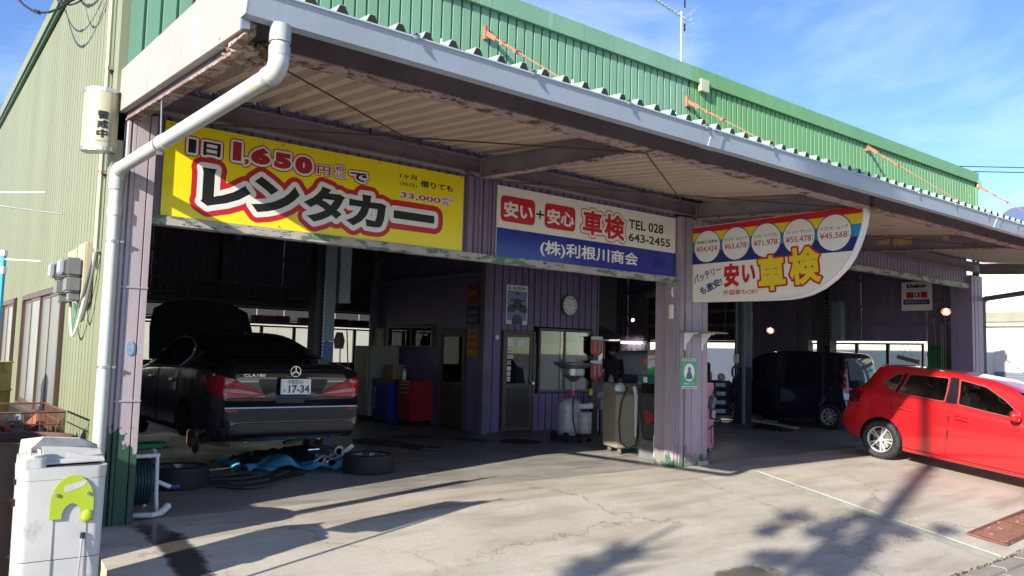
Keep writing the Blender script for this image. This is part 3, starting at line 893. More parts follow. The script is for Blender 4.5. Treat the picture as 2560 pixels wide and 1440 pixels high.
build(MB().tube([b1[-1] + u1 * .16, b1[-1] + u1 * .19], .0530, 20), 'glue_ring', m_glue, dp, smooth=40)
m2 = b1[-1] + (b2[0] - b1[-1]) * .62
build(MB().tube([m2, m2 + u1 * .08], .0575, 20), 'coupling', m_pvc, dp, smooth=40)
build(MB().tube([b2[-1], b2[-1] - Vector((0, 0, .08))], .060, 20), 'socket', m_pvcg, dp, smooth=40)
build(MB().tube([(-.30, -.095, 2.66), (-.30, -.095, 2.58)], .0575, 20), 'coupling', m_pvc, dp, smooth=40)
for z in (2.35, 1.30):
    build(MB().tube([(-.30, -.095, z), (-.30, -.095, z + .022)], .055, 20).box(-.25, -.22, -.14, -.11, z, z + .02), 'pipe_clip', m_steel, dp)
pm = m2 + u1 * .10
build(MB().tube([pm + Vector((0, 0, .05)), pm + Vector((.0, .05, .42))], .006, 6).tube([pm - u1 * .012, pm + u1 * .012], .0585, 20).box(pm.x - .02, pm.x + .02, pm.y - .008, pm.y + .008, pm.z - .085, pm.z - .05), 'hanger', m_steel, dp)

# grey return pipe at the far corner
dq = thing('downpipe', 'grey downpipe bending out from the far corner under the canopy end', 'downpipe', (17.3, -.05, 0))
m_gp = M('slate_grey_pipe', (.12, .12, .12), .4)
E0 = Vector((17.25, -2.9, 3.33)); E1 = Vector((17.25, -.05, 2.97)); E2 = Vector((17.25, -.05, 0))
b3 = bend(E0, E1, E2)
build(MB().tube([E0, b3[0]], .055, 14), 'pipe_section', m_gp, dq, smooth=40)
build(MB().tube(b3, .062, 14), 'elbow', m_gp, dq, smooth=40)
build(MB().tube([b3[-1], E2], .055, 14), 'pipe_section', m_gp, dq, smooth=40)
for z in (2.35, 1.35): build(MB().box(17.1, 17.33, -.06, -.04, z, z + .02).tube([(17.25, -.05, z), (17.25, -.05, z + .025)], .062, 14), 'pipe_clip', m_black, dq)

# ================================================================ SIGNS
m_sy = M('sign_yellow', (.88, .74, .014), .24, var=.035, vs=1.2, spec=.5, layers=[((.66, .54, .05), 7, .66, .12, (2, 1, .25), .4)])
m_sk = M('sign_black', (.012, .012, .014), .3, var=0)
m_sr = M('sign_red', (.52, .018, .03), .3, var=0)
m_srd = M('sign_dark_red', (.42, .02, .028), .3, var=0)
m_sw = M('sign_white', (.78, .78, .76), .28, var=0)
m_sb = M('sign_blue', (.018, .03, .28), .18, var=0, spec=.6)
m_cream = M('sign_cream', (.80, .77, .70), .28, var=.03, layers=[((.60, .57, .50), 6, .64, .14, (2, 1, .25), .45)])
m_navy = M('sign_navy', (.015, .035, .17), .3, var=0)
m_sky = M('sign_sky_blue', (.03, .27, .62), .3, var=0)
m_yel2 = M('sign_golden', (.75, .58, .03), .3, var=0)
def frame_y(y): return lambda u, v, w_: (u, y - w_, v)
YS = thing('rental_sign', 'wide yellow rental car sign board with black white and red lettering over the left bay', 'sign', (1.68, -.03, 2.64))
for a_, b_ in ((.075, 1.1415), (1.143, 2.2115), (2.213, 3.28)): build(MB().box(a_, b_, -.046, -.028, 2.642, 3.49), 'sign_board', m_sy, YS)
fy = frame_y(-.0462)
def lay(*a): return [(w_, m_, .0008 + i * .0016) for i, (w_, m_) in enumerate(a)]
for tx, q in (('レ', (.409, .86, 2.772, 3.122)), ('ン', (.885, 1.345, 2.775, 3.115)), ('タ', (1.40, 1.82, 2.755, 3.117)), ('カ', (1.86, 2.30, 2.77, 3.105)), ('ー', (2.392, 2.90, 2.905, 2.99))):
    lw = .20 if tx != 'ー' else .20
    if tx == 'ー':
        g = MB(); g.add([fy(u, v, .0045) for u, v in ((q[0], q[3]), (q[1], q[3]), (q[1], q[2]), (q[0], q[2]))], [(0, 1, 2, 3)], 2)
        def rr(d, lift, k):
            pts = []
            for cx, cy, a0 in ((q[1], q[3], 0), (q[0], q[3], 90), (q[0], q[2], 180), (q[1], q[2], 270)):
                for s_ in range(6): a = R(a0 + s_ * 18); pts.append(fy(cx + d * math.cos(a), cy + d * math.sin(a), lift))
            g.add(pts, [tuple(range(len(pts)))], k)
        rr(.115, .0007, 0); rr(.052, .0026, 1)
        build(g, 'lettering', [m_sr, m_sw, m_sk], YS)
    else:
        lettering('lettering', tx, q, fy, lay((.095, m_sr), (.046, m_sw), (.0, m_sk)), YS, weight=.06)
K1 = lambda: lay((.032, m_srd), (.021, m_sw), (0., m_sk))
K2 = lambda: lay((.032, m_srd), (.021, m_sw), (0., m_srd))
K3 = lambda: lay((.020, m_srd), (.012, m_sw), (0., m_srd))
for tx, q, ls, wt in (('1', (.275, .342, 3.235, 3.36), K1, .05), ('日', (.405, .56, 3.235, 3.36), K1, .03), ('1', (.672, .752, 3.233, 3.41), K2, .09), (',', (.785, .825, 3.212, 3.265), K2, .04), ('6', (.842, 1.03, 3.235, 3.39), K2, .085), ('5', (1.07, 1.24, 3.23, 3.385), K2, .085), ('0', (1.28, 1.46, 3.215, 3.385), K2, .085),
                      ('円', (1.512, 1.652, 3.24, 3.328), K3, .02), ('税', (1.705, 1.805, 3.302, 3.358), K3, .01), ('込', (1.708, 1.812, 3.24, 3.284), K3, .01), ('で', (1.872, 2.065, 3.23, 3.323), K1, .035)):
    lettering('lettering', tx, q, fy, ls(), YS, weight=wt)
for tx, q, m_, wt in (('1ヶ月', (2.452, 2.66, 3.348, 3.40), m_sk, .02), ('(30日)', (2.454, 2.666, 3.262, 3.31), m_sk, .005), ('借りても', (2.71, 3.137, 3.29, 3.363), m_sk, .03)):
    lettering('lettering', tx, q, fy, lay((0, m_)), YS, weight=wt)
for tx, q in (('33,000', (2.465, 2.975, 3.132, 3.20)), ('(税込)', (2.985, 3.157, 3.181, 3.213)), ('円', (3.008, 3.078, 3.124, 3.17))):
    lettering('lettering', tx, q, fy, lay((.010, m_sw), (0, m_srd)), YS, weight=.02)
g = MB()
for x in (.12, 1.15, 2.2, 3.24):
    for z in (2.665, 3.465): g.cyl((x, -.047, z), .008, -.004, 'y', 8)
build(g, 'screw_heads', m_steel, YS)

WS = thing('inspection_sign', 'white and blue vehicle inspection sign with telephone number over the middle bay', 'sign', (5.35, -.03, 2.63))
build(MB().box(3.765, 6.925, -.046, -.028, 2.63, 3.472), 'sign_board', m_cream, WS)
fw = frame_y(-.0462)
build(MB().box(3.765, 6.925, -.0475, -.0462, 2.63, 2.973), 'blue_field', m_sb, WS)
def rrect(g, f, u0, u1, v0, v1, r_, lift, k=0):
    pts = []
    for cx, cy, a0 in ((u1 - r_, v1 - r_, 0), (u0 + r_, v1 - r_, 90), (u0 + r_, v0 + r_, 180), (u1 - r_, v0 + r_, 270)):
        for s_ in range(6): a = R(a0 + s_ * 18); pts.append(f(cx + r_ * math.cos(a), cy + r_ * math.sin(a), lift))
    g.add(pts, [tuple(range(len(pts)))], k)
for q in ((3.812, 4.338, 3.054, 3.364), (4.49, 5.001, 3.056, 3.363)):
    g = MB(); rrect(g, fw, *q, .06, .0012); build(g, 'red_panel', m_sr, WS)
lettering('lettering', '安い', (3.86, 4.30, 3.108, 3.30), fw, [(0, m_sw, .003)], WS, weight=.035)
lettering('lettering', '安心', (4.53, 4.977, 3.108, 3.30), fw, [(0, m_sw, .003)], WS, weight=.035)
build(MB().box(4.356, 4.48, -.0486, -.0463, 3.194, 3.216).box(4.407, 4.429, -.0486, -.0463, 3.154, 3.255), 'plus_mark', m_sk, WS)
for tx, q in (('車', (5.13, 5.475, 3.05, 3.365)), ('検', (5.518, 5.89, 3.035, 3.365))):
    lettering('lettering', tx, q, fw, lay((.045, m_sr), (.033, m_sw), (.0, m_sr)), WS, weight=.035)
lettering('lettering', 'TEL 028', (5.97, 6.665, 3.217, 3.345), fw, [(0, m_sk, .0015)], WS, weight=.02)
lettering('lettering', '643-2455', (5.974, 6.81, 3.048, 3.16), fw, [(0, m_sk, .0015)], WS, weight=.02)
lettering('lettering', '(株)利根川商会', (4.43, 6.155, 2.70, 2.90), fw, [(0, m_sw, .003)], WS, weight=.022)

# projecting rounded sign, hung square to the front
def ay(y): return .975 * y - .184
def az(z): return .975 * z + .038
AS = thing('projecting_sign', 'projecting price sign with curved lower corner and five price circles, beside the middle pillar', 'sign', (7.45, -1.2, 2.3))
out_pts = [(.12, 2.315), (.12, 3.412), (-2.563, 3.405)]
curve = [(-2.566, 3.30), (-2.545, 3.17), (-2.515, 3.06), (-2.46, 2.92), (-2.39, 2.78), (-2.29, 2.65), (-2.15, 2.525), (-1.99, 2.42), (-1.82, 2.35), (-1.66, 2.315), (-1.5, 2.30), (-1.2, 2.297)]
# clip the inner edge at the pillar face
poly = [(.06, 2.315), (.06, 3.412), (-2.563, 3.405)] + curve
g = MB(); g.extr([(7.21, ay(y), az(z)) for y, z in poly], (.07, 0, 0)); build(g, 'sign_body', m_cream, AS)
fa = lambda u, v, w_: (7.21 - w_, ay(-u), az(v))
def clip_poly(z0, z1, edge=.05):
    pts = [(.06, z0), (.06, z1)]
    cv = [(-2.563 + edge, 3.405)] + [(y + edge, z) for y, z in curve]
    def yat(z):
        for (ya, za), (yb, zb) in zip(cv[:-1], cv[1:]):
            if (za - z) * (zb - z) <= 0 and za != zb: return ya + (yb - ya) * (z - za) / (zb - za)
        return cv[0][0]
    right = [(yat(z1), z1)] + [(y, z) for y, z in cv if z0 < z < z1] + [(yat(z0), z0)]
    return pts + right
for nm, m_, z0, z1 in (('red_stripe', m_sr, 3.32, 3.404), ('yellow_stripe', m_yel2, 3.193, 3.32), ('sky_blue_stripe', m_sky, 3.04, 3.193), ('navy_stripe', m_navy, 2.865, 3.04)):
    g = MB(); g.extr([(7.2085, ay(y), az(z)) for y, z in clip_poly(z0, z1)], (.0015, 0, 0)); build(g, nm, m_, AS)
g = MB(); g.tube([(7.207, ay(y + .022), az(z + .012)) for y, z in [(-2.56, 3.40)] + curve], .016, 6); build(g, 'edge_trim', m_sw, AS)
for i, (c, cz, tx, pr) in enumerate(((.20, 3.112, '乗用車(小型貨物)', '¥54,424'), (.688, 3.112, 'セルシオ・エスティマ', '¥63,678'), (1.17, 3.11, 'マークⅡ・アコードワゴン', '¥71,978'), (1.66, 3.114, 'フィット・ヴィッツ', '¥55,478'), (2.146, 3.112, 'ワゴンR・ムーブ', '¥45,568'))):
    r_ = .226
    cc = build(MB().add([fa(c + (r_ + .012) * math.cos(a * PI / 24), cz + (r_ + .012) * math.sin(a * PI / 24), .0028) for a in range(48)], [tuple(range(48))], 0).add([fa(c + r_ * math.cos(a * PI / 24), cz + r_ * math.sin(a * PI / 24), .0042) for a in range(48)], [tuple(range(48))], 1), 'price_circle', [m_navy, m_sw], AS)
    lettering('lettering', tx, (c - .187, c + .187, 3.15, 3.20), fa, [(0, m_sk, .0055)], cc, weight=.012)
    lettering('lettering', pr, (c - .19, c + .175, 3.03, 3.12), fa, [(0, m_srd, .0055)], cc, weight=.01)
    for j, ch in enumerate('諸別'): lettering('lettering', ch, (c + .187, c + .205, 3.095 - j * .045, 3.115 - j * .045), fa, [(0, m_sk, .0055)], cc, res=1)
lettering('lettering', 'バッテリー', ((-.055, 2.70), (.424, 2.825), (.457, 2.729), (-.02, 2.575)), fa, [(0, m_navy, .0022)], AS, weight=.03)
lettering('lettering', 'も激安!', ((.06, 2.525), (.433, 2.657), (.474, 2.545), (.10, 2.405)), fa, [(0, m_navy, .0022)], AS, weight=.03)
lettering('lettering', '安', (.492, .745, 2.505, 2.838), fa, [(0, m_sr, .0022)], AS, weight=.05)
lettering('lettering', 'い', (.79, 1.006, 2.555, 2.802), fa, [(0, m_sr, .0022)], AS, weight=.05)
lettering('lettering', '外国車もOK!', (.483, 1.037, 2.394, 2.47), fa, [(0, m_sr, .0022)], AS, weight=.015)
for tx, q in (('車', ((1.035, 2.90), (1.446, 2.90), (1.48, 2.435), (1.07, 2.42))), ('検', ((1.50, 2.965), (1.93, 2.975), (1.975, 2.51), (1.545, 2.475)))):
    lettering('lettering', tx, q, fa, [(.026, m_sr, .005), (0, m_yel2, .0075)], AS, weight=.04)

# ---- small things on the left side
SL = thing('alarm_light', 'cream security alarm box with vertical black characters on the left corner', 'alarm box', (-.45, .05, 3.12))
pr = []
g = MB()
_c, _s = math.cos(R(52)), math.sin(R(52))
def arot(x, y):
    dx, dy = x + .44, y - .03
    return (-.44 + dx * _c - dy * _s, .03 + dx * _s + dy * _c)
pts = []
for i in range(11):
    a = -PI / 2 + PI * i / 10
    pts.append((-.46 - .07 * math.cos(a), .03 + .13 * math.sin(a)))
pts = [(-.36, -.10)] + pts + [(-.36, .16)]
build(MB().extr([arot(x, y) + (3.16,) for x, y in pts], (0, 0, .47)), 'lamp_body', M('cream_lens', (.36, .355, .25), .35, var=.06), SL, smooth=40)
for z in (3.125, 3.63): build(MB().extr([arot(x * 1.005, y * 1.03) + (z,) for x, y in pts], (0, 0, .035)), 'end_cap', m_steel, SL)
build(MB().box(-.40, -.24, .0, .10, 3.25, 3.5), 'wall_bracket', m_steel, SL)
def fsl(u, v, w_):
    a = R(-12) + u / .10
    return arot(-.46 - (.073 + w_) * math.cos(a), .03 + (.133 + w_) * math.sin(a)) + (v,)
for j, ch in enumerate('警戒中'): lettering('lettering', ch, (.0, -.075, 3.39 - j * .08, 3.46 - j * .08), fsl, [(0, m_sk, .002)], SL, weight=.03)
lettering('lettering', 'Security Service', (.03, -.09, 3.195, 3.21), fsl, [(0, m_sk, .002)], SL, res=1)

MT = thing('meter_box', 'pair of electric meters on a cream backboard with looping grey cables on the side wall', 'electric meter', (-.33, 1.0, 1.85))
m_mb = M('cream_plastic', (.42, .38, .26), .45, var=.06)
m_mg = M('grey_meter_plastic', (.16, .17, .17), .35, var=.1)
build(MB().box(-.38, -.305, .60, .98, 1.86, 2.42), 'backboard', m_mb, MT, bev=.012)
build(MB().box(-.38, -.305, 1.02, 1.50, 1.92, 2.40), 'backboard', m_mb, MT, bev=.012)
for y in (.66, 1.18):
    mm = build(MB().box(-.52, -.381, y, y + .24, 2.10, 2.27), 'meter', m_mg, MT, bev=.02)
    build(MB().box(-.56, -.521, y + .02, y + .22, 2.12, 2.25), 'meter_window', M('clear_grey_cover', (.32, .35, .37), .12, spec=.8), mm, bev=.012)
    build(MB().box(-.50, -.381, y + .01, y + .23, 1.96, 2.098), 'terminal_cover', m_mg, mm, bev=.015)
    build(MB().box(-.47, -.381, y + .04, y + .19, 1.88, 1.958), 'terminal_cover', m_mg, mm, bev=.01)
g = MB()
def arc(a, b, sag, n=10): return [Vector(a).lerp(Vector(b), i / n) + Vector((-.02 * math.sin(PI * i / n), 0, -sag * math.sin(PI * i / n))) for i in range(n + 1)]
build(MB().tube(arc((-.35, 1.38, 1.95), (-.36, .52, 2.02), .42), .013, 8), 'cable', m_white, MT)
build(MB().tube(arc((-.35, .9, 1.88), (-.36, .40, 2.2), .17), .017, 8).tube([(-.36, .40, 2.2), (-.345, .33, 2.3)], .017, 8), 'cable', m_mg, MT)
build(MB().tube(arc((-.35, .8, 1.88), (-.36, .33, 2.1), .28), .014, 8).tube([(-.36, .33, 2.1), (-.345, .30, 2.3)], .014, 8), 'cable', m_mg, MT)
build(MB().tube(arc((-.34, 1.2, 1.95), (-.35, 1.0, 1.88), .3), .005, 6), 'cable', M('green_wire', (.05, .3, .15), .5), MT)

CD = thing('conduit', 'thin cream conduit with rust spots running up the front edge of the side wall', 'conduit', (-.33, .34, 2.2))
g = MB(); g.tube([(-.345, .33, 2.15), (-.345, .36, 4.0), (-.345, .42, 5.8)], .022, 8); build(g, 'pipe_section', M('cream_conduit', (.40, .42, .30), .5, layers=[(RUST, 6, .66, .04, (1, 1, 2), .8)]), CD, smooth=40)
for z in (2.3, 3.0, 3.95, 4.9): build(MB().tube([(-.345, .335 + (z - 2.15) * .022, z), (-.345, .335 + (z - 2.15) * .022, z + .03)], .027, 8).box(-.35, -.30, .28 + (z - 2.15) * .022, .40 + (z - 2.15) * .022, z, z + .025), 'conduit_clip', m_rusty, CD)

# service cables at the top of the corner
SC = thing('service_cables', 'black and white overhead service cables with sleeves tied at the top left corner', 'cables', (-.4, .5, 4.9))
for i, (a, b, sg, r_, m_) in enumerate((((-.35, .42, 5.03), (-1.1, 3.2, 5.9), .62, .012, m_black), ((-.35, .42, 5.0), (-.9, 3.0, 6.1), .35, .016, m_white), ((-.35, .43, 5.06), (-1.4, 3.4, 6.2), .5, .009, m_black), ((-.35, .43, 4.96), (-.8, 2.3, 5.8), .55, .008, m_black))):
    p_ = arc(a, b, sg, 14); build(MB().tube(p_, r_, 8), 'cable', m_, SC)
    for k in (3, 7): build(MB().tube([p_[k], p_[k] + (p_[k + 1] - p_[k]) * .6], r_ + .008, 8), 'sleeve', m_black, SC)
build(MB().box(-.39, -.30, .36, .46, 4.96, 5.08), 'insulator', m_black, SC)

# small blue oval plate
o = build(MB().extr([(-.112 + .033 * math.cos(a * PI / 12), -.1015, 1.47 + .062 * math.sin(a * PI / 12)) for a in range(24)], (0, -.006, 0)), 'oval_plate', M('faded_blue_enamel', (.22, .33, .45), .4, var=.3, vs=30)); tag(o, 'small faded blue oval plate on the left pillar', 'plate')
# Antenna
AN = thing('antenna', 'television aerial on a mast rising behind the green parapet', 'antenna', (10.64, 3, 5.79))
m_al = M('aluminium_tube', (.55, .57, .6), .35, .7)
mx_, my_ = 10.64, 3.0
build(MB().tube([(mx_, my_, 5.5), (mx_, my_, 8.6)], .02, 8), 'mast', m_al, AN)
bm0 = Vector((mx_, my_, 8.5)); bd = Vector((-.55, .75, .35)).normalized()
bd = Vector((-.95, .25, .36)).normalized()
build(MB().beam(bm0 - bd * .2, bm0 + bd * 1.5, .03, .03), 'boom', m_al, AN)
sd2 = bd.cross(Vector((0, 0, 1))).normalized()
for i in range(17):
    p_ = bm0 + bd * (.1 + i * .085)
    build(MB().tube([p_ - sd2 * .1, p_ + sd2 * .1], .004, 4), 'element', m_al, AN)
for sgn in (-1, 1):
    for k in range(5):
        p_ = bm0 - bd * .12 + Vector((0, 0, sgn * (.05 + .07 * k))) - bd * .05 * k
        build(MB().tube([p_ - sd2 * .22, p_ + sd2 * .22], .004, 4), 'element', m_al, AN)
for dz in (-.28, .22):
    build(MB().beam(bm0 + Vector((.1, 0, dz)), bm0 + Vector((.1, 0, dz + .16)), .025, .025, up=(1, 0, 0)), 'junction_box', m_black, AN)
for a in (0, 2.1, 4.2): build(MB().tube([(mx_, my_, 6.9), (mx_ + 1.3 * math.cos(a), my_ + 1.3 * math.sin(a), 5.7)], .003, 4), 'guy_wire', m_steel, AN)

# ================================================================ NEIGHBOURS
m_cw = M('neighbour_cream_wall', (.72, .68, .60), .7, var=.04)
NB = thing('cream_warehouse', 'pale cream warehouse wall with a roller door beyond the far corner', 'building', (26, 6, 0))
build(MB().box(26.0, 34, -3, 24, -.3, 4.75), 'wall', m_cw, NB)
build(MB().box(25.9, 25.995, -2, 8, 2.90, 3.2), 'band', M('olive_band', (.26, .26, .19), .6), NB)
build(MB().box(25.86, 25.995, -2, 8, 2.76, 2.84), 'band', m_cw, NB)
dr = build(MB().box(25.93, 25.995, -1.8, 3.0, -.2, 2.66), 'roller_door', M('cream_door', (.66, .60, .50), .6), NB)
vt = build(MB().box(25.86, 25.92, .6, 3.0, .6, 1.32), 'vent', M('blue_grey_louvre', (.16, .19, .23), .5), NB)
for i in range(8): build(MB().box(25.83, 25.86, .62, 2.98, .64 + i * .085, .69 + i * .085), 'louvre_blade', MATS['blue_grey_louvre'], vt)
build(MB().box(25.7, 34.3, -3.3, 24.3, 4.752, 4.87), 'roof_edge', M('olive_trim', (.3, .3, .24), .6), NB)
NB2 = thing('rear_building', 'pale wall of the building behind the garage, seen through its back windows', 'building', (6, 19, 0))
build(MB().box(-6, 22, 19, 30, -.3, 4.2), 'wall', M('bright_cream_wall', (.78, .74, .66), .7, var=.03), NB2)
HS = thing('solar_house', 'house with blue grey solar panels on its roof beyond the far end', 'house', (44, 3, 0))
build(MB().extr([(38, -6, 7.5), (44, -6, 9.75), (50, -6, 7.5)], (0, 14.8, 0)), 'roof', M('brown_tiles', (.22, .15, .11), .7), HS)
build(MB().box(38.6, 49.4, -5.5, 8.3, -.3, 7.5), 'wall', m_cw, HS)
m_pv = M('solar_cell_blue', (.10, .14, .26), .2, spec=.7)
for i in range(8):
    for j in range(3):
        y0 = -5.6 + i * 1.76; x0 = 38.3 + j * 1.75; x1 = x0 + 1.70
        za = 7.5 + (x0 - 38) * .375 + .06; zb = 7.5 + (x1 - 38) * .375 + .06
        build(MB().extr([(x0, y0, za), (x0, y0 + 1.72, za), (x1, y0 + 1.72, zb), (x1, y0, zb)], (0, 0, .04)), 'solar_panel', m_pv, HS)
for dz in (0, .35):
    o = build(MB().tube([(20, 40, 16 + dz)] + [(20 + i * 4, 40 - i * 2.6, 15.4 + dz - .6 * math.sin(PI * i / 12)) for i in range(1, 12)] + [(68, 9, 16 + dz)], .03, 6), 'overhead_wire', m_black)
    tag(o, 'upper black overhead wire crossing the sky at the far right' if dz else 'lower black overhead wire crossing the sky at the far right', 'wire')
# ================================================================ CARS
def cr_interp(pts, xs):
    """smooth curve through (x, y) points, monotone-ish cubic"""
    n = len(pts)
    X = [p[0] for p in pts]; Y = [p[1] for p in pts]
    d = [(Y[i + 1] - Y[i]) / (X[i + 1] - X[i]) for i in range(n - 1)]
    m = [d[0]] + [0 if d[i - 1] * d[i] <= 0 else 2 * d[i - 1] * d[i] / (d[i - 1] + d[i]) for i in range(1, n - 1)] + [d[-1]]
    out = []
    for x in xs:
        x = min(max(x, X[0]), X[-1])
        i = 0
        while i < n - 2 and x > X[i + 1]: i += 1
        h = X[i + 1] - X[i]; t = (x - X[i]) / h
        out.append((2 * t ** 3 - 3 * t ** 2 + 1) * Y[i] + (t ** 3 - 2 * t ** 2 + t) * h * m[i] + (-2 * t ** 3 + 3 * t ** 2) * Y[i + 1] + (t ** 3 - t ** 2) * h * m[i + 1])
    return out
def catmull(P, k):
    out = []
    n = len(P)
    for i in range(n - 1):
        p0 = P[max(i - 1, 0)]; p1 = P[i]; p2 = P[i + 1]; p3 = P[min(i + 2, n - 1)]
        for j in range(k):
            t = j / k
            out.append(tuple(.5 * ((2 * b) + (-a + c) * t + (2 * a - 5 * b + 4 * c - d) * t * t + (-a + 3 * b - 3 * c + d) * t ** 3) for a, b, c, d in zip(p0, p1, p2, p3)))
    out.append(P[-1])
    return out
def car_loft(sp, inset=0., y0=None, y1=None, zmin=None):
    Lh = sp['L']
    ys = []
    y = 0
    ys = [0, .02, .05, .09, .14, .2, .28, .36, .45]
    while ys[-1] < Lh - .5: ys.append(ys[-1] + .085)
    ys = [v for v in ys if v < Lh - .46] + [Lh - v for v in (.45, .36, .28, .2, .14, .09, .05, .02, 0)]
    if y0 is not None: ys = [y0 + (y1 - y0) * i / 40 for i in range(41)]
    zt = cr_interp(sp['top'], ys); zb = cr_interp(sp['bot'], ys); wd = cr_interp(sp['w'], ys); zs = cr_interp(sp['belt'], ys); wr = cr_interp(sp['wr'], ys)
    rings = []
    for i, y in enumerate(ys):
        t_, b_, w_, s_, r_ = zt[i] - inset * .6, zb[i], wd[i] - inset, zs[i], wr[i] - inset
        if zmin is not None: b_ = zmin
        s_ = min(s_, t_ - .03)
        h = t_ - s_
        half = [(0, b_), (.80 * w_, b_), (.935 * w_, b_ + .05), (.985 * w_, b_ + .2), (w_, b_ + .2 + .45 * (s_ - b_ - .2)), (.992 * w_, s_ - .09), (.96 * w_, s_),
                (.94 * w_ + (r_ - .94 * w_) * .42, s_ + .36 * h), (.94 * w_ + (r_ - .94 * w_) * .80, s_ + .74 * h), (r_, s_ + .91 * h), (.86 * r_, s_ + .975 * h), (.45 * r_, s_ + .998 * h), (0, t_)]
        half = catmull(half, 3)
        full = [(x, z) for x, z in half] + [(-x, z) for x, z in half[-2:0:-1]]
        ring = []
        for x, z in full:
            yy = y
            if y0 is None and y < .6: yy += cr_interp(sp['rear'], [z])[0] * (1 - y / .6)
            if y0 is None and y > Lh - .6: yy -= cr_interp(sp['front'], [z])[0] * (1 - (Lh - y) / .6)
            ring.append((x, yy, z))
        rings.append(ring)
    n = len(rings[0])
    g = MB()
    vs = [p for r_ in rings for p in r_]
    fs = []
    for i in range(len(rings) - 1):
        for j in range(n): fs.append((i * n + j, i * n + (j + 1) % n, (i + 1) * n + (j + 1) % n, (i + 1) * n + j))
    for base, rev in ((0, 0), ((len(rings) - 1) * n, 1)):
        hn = (n // 2)
        # cap in horizontal strips so it stays planar-ish
        for j in range(hn):
            a, b = base + j, base + (j + 1)
            c, d = base + (n - j - 1) % n, base + (n - j) % n
            q = [a, b, c, d]
            q2 = []
            for v in q:
                if v not in q2: q2.append(v)
            if len(q2) >= 3: fs.append(tuple(q2))
    g.add(vs, fs)
    return g
def mesh_of(mb, mats):
    me = bpy.data.meshes.new('tmp'); me.from_pydata(mb.v, [], mb.f)
    for m in mats: me.materials.append(m)
    for p, k in zip(me.polygons, mb.m): p.material_index = k
    bm = bmesh.new(); bm.from_mesh(me); bmesh.ops.remove_doubles(bm, verts=bm.verts, dist=1e-5); bmesh.ops.recalc_face_normals(bm, faces=bm.faces); bm.to_mesh(me); bm.free()
    return me
def boolean(me, cutters):
    """me minus each cutter mesh"""
    o = bpy.data.objects.new('tmp', me); COL.objects.link(o)
    cs = []
    for c in cutters:
        co = bpy.data.objects.new('tmpc', c); COL.objects.link(co); cs.append(co)
        md = o.modifiers.new('b', 'BOOLEAN'); md.operation = 'DIFFERENCE'; md.solver = 'EXACT'; md.object = co
        try: md.material_mode = 'TRANSFER'
        except Exception: pass
    dg = bpy.context.evaluated_depsgraph_get(); dg.update()
    r_ = bpy.data.meshes.new_from_object(o.evaluated_get(dg))
    bpy.data.objects.remove(o)
    for co in cs: bpy.data.objects.remove(co)
    return r_
def patch(bvh, poly, axis, off, mat, name, parent, cell=.05, thick=.0, side=-1, smooth=30):
    """poly in (y,z) for side patches, (x,z) for rear patches, (x,y) for top patches, laid onto the body surface"""
    bm = bmesh.new()
    vs = [bm.verts.new((u, v, 0)) for u, v in poly]
    bm.faces.new(vs)
    us = [p[0] for p in poly]; vv = [p[1] for p in poly]
    u = min(us) + cell
    while u < max(us):
        bmesh.ops.bisect_plane(bm, geom=bm.verts[:] + bm.edges[:] + bm.faces[:], plane_co=(u, 0, 0), plane_no=(1, 0, 0)); u += cell
    v = min(vv) + cell
    while v < max(vv):
        bmesh.ops.bisect_plane(bm, geom=bm.verts[:] + bm.edges[:] + bm.faces[:], plane_co=(0, v, 0), plane_no=(0, 1, 0)); v += cell
    pos = []
    last = None
    for vt in bm.verts:
        a, b = vt.co.x, vt.co.y
        if axis == 'side': o_, d_ = Vector((side * 3, a, b)), Vector((-side, 0, 0))
        elif axis == 'rear': o_, d_ = Vector((a, -2, b)), Vector((0, 1, 0))
        else: o_, d_ = Vector((a, b, 4)), Vector((0, 0, -1))
        hit = bvh.ray_cast(o_, d_)
        if hit[0] is None: pos.append(None)
        else:
            n_ = hit[1] if hit[1].dot(d_) < 0 else -hit[1]
            pos.append(hit[0] + n_ * off)
    bm.verts.ensure_lookup_table()
    good = [p for p in pos if p is not None]
    for vt, p in zip(bm.verts, pos):
        if p is None:
            a, b = vt.co.x, vt.co.y
            key = (lambda q: (q.y - a) ** 2 + (q.z - b) ** 2) if axis == 'side' else ((lambda q: (q.x - a) ** 2 + (q.z - b) ** 2) if axis == 'rear' else (lambda q: (q.x - a) ** 2 + (q.y - b) ** 2))
            p = min(good, key=key)
        vt.co = p
    if thick:
        r_ = bmesh.ops.solidify(bm, geom=bm.faces[:], thickness=thick)
    me = bpy.data.meshes.new(name); bm.to_mesh(me); bm.free()
    me.materials.append(mat)
    for p in me.polygons: p.use_smooth = True
    o = bpy.data.objects.new(name, me); COL.objects.link(o); o.parent = parent
    ORG[o.name] = Vector((0, 0, 0))
    return o
def outline(bvh, poly, rad, mat, name, parent, side=-1, off=.004, n=90):
    # bead of trim following the body surface round an opening
    P = [Vector(q) for q in poly]; L = [0]
    for i in range(len(P)): L.append(L[-1] + (P[(i + 1) % len(P)] - P[i]).length)
    pts = []
    for k in range(n):
        d = L[-1] * k / n; i = 0
        while L[i + 1] < d: i += 1
        q = P[i].lerp(P[(i + 1) % len(P)], (d - L[i]) / max(1e-9, L[i + 1] - L[i]))
        h = bvh.ray_cast(Vector((side * 3, q.x, q.y)), Vector((-side, 0, 0)))
        if h[0] is not None: pts.append(h[0] + Vector((side * off, 0, 0)))
    return build(MB().tube(pts, rad, 5, closed=True), name, mat, parent, local=True, smooth=60)
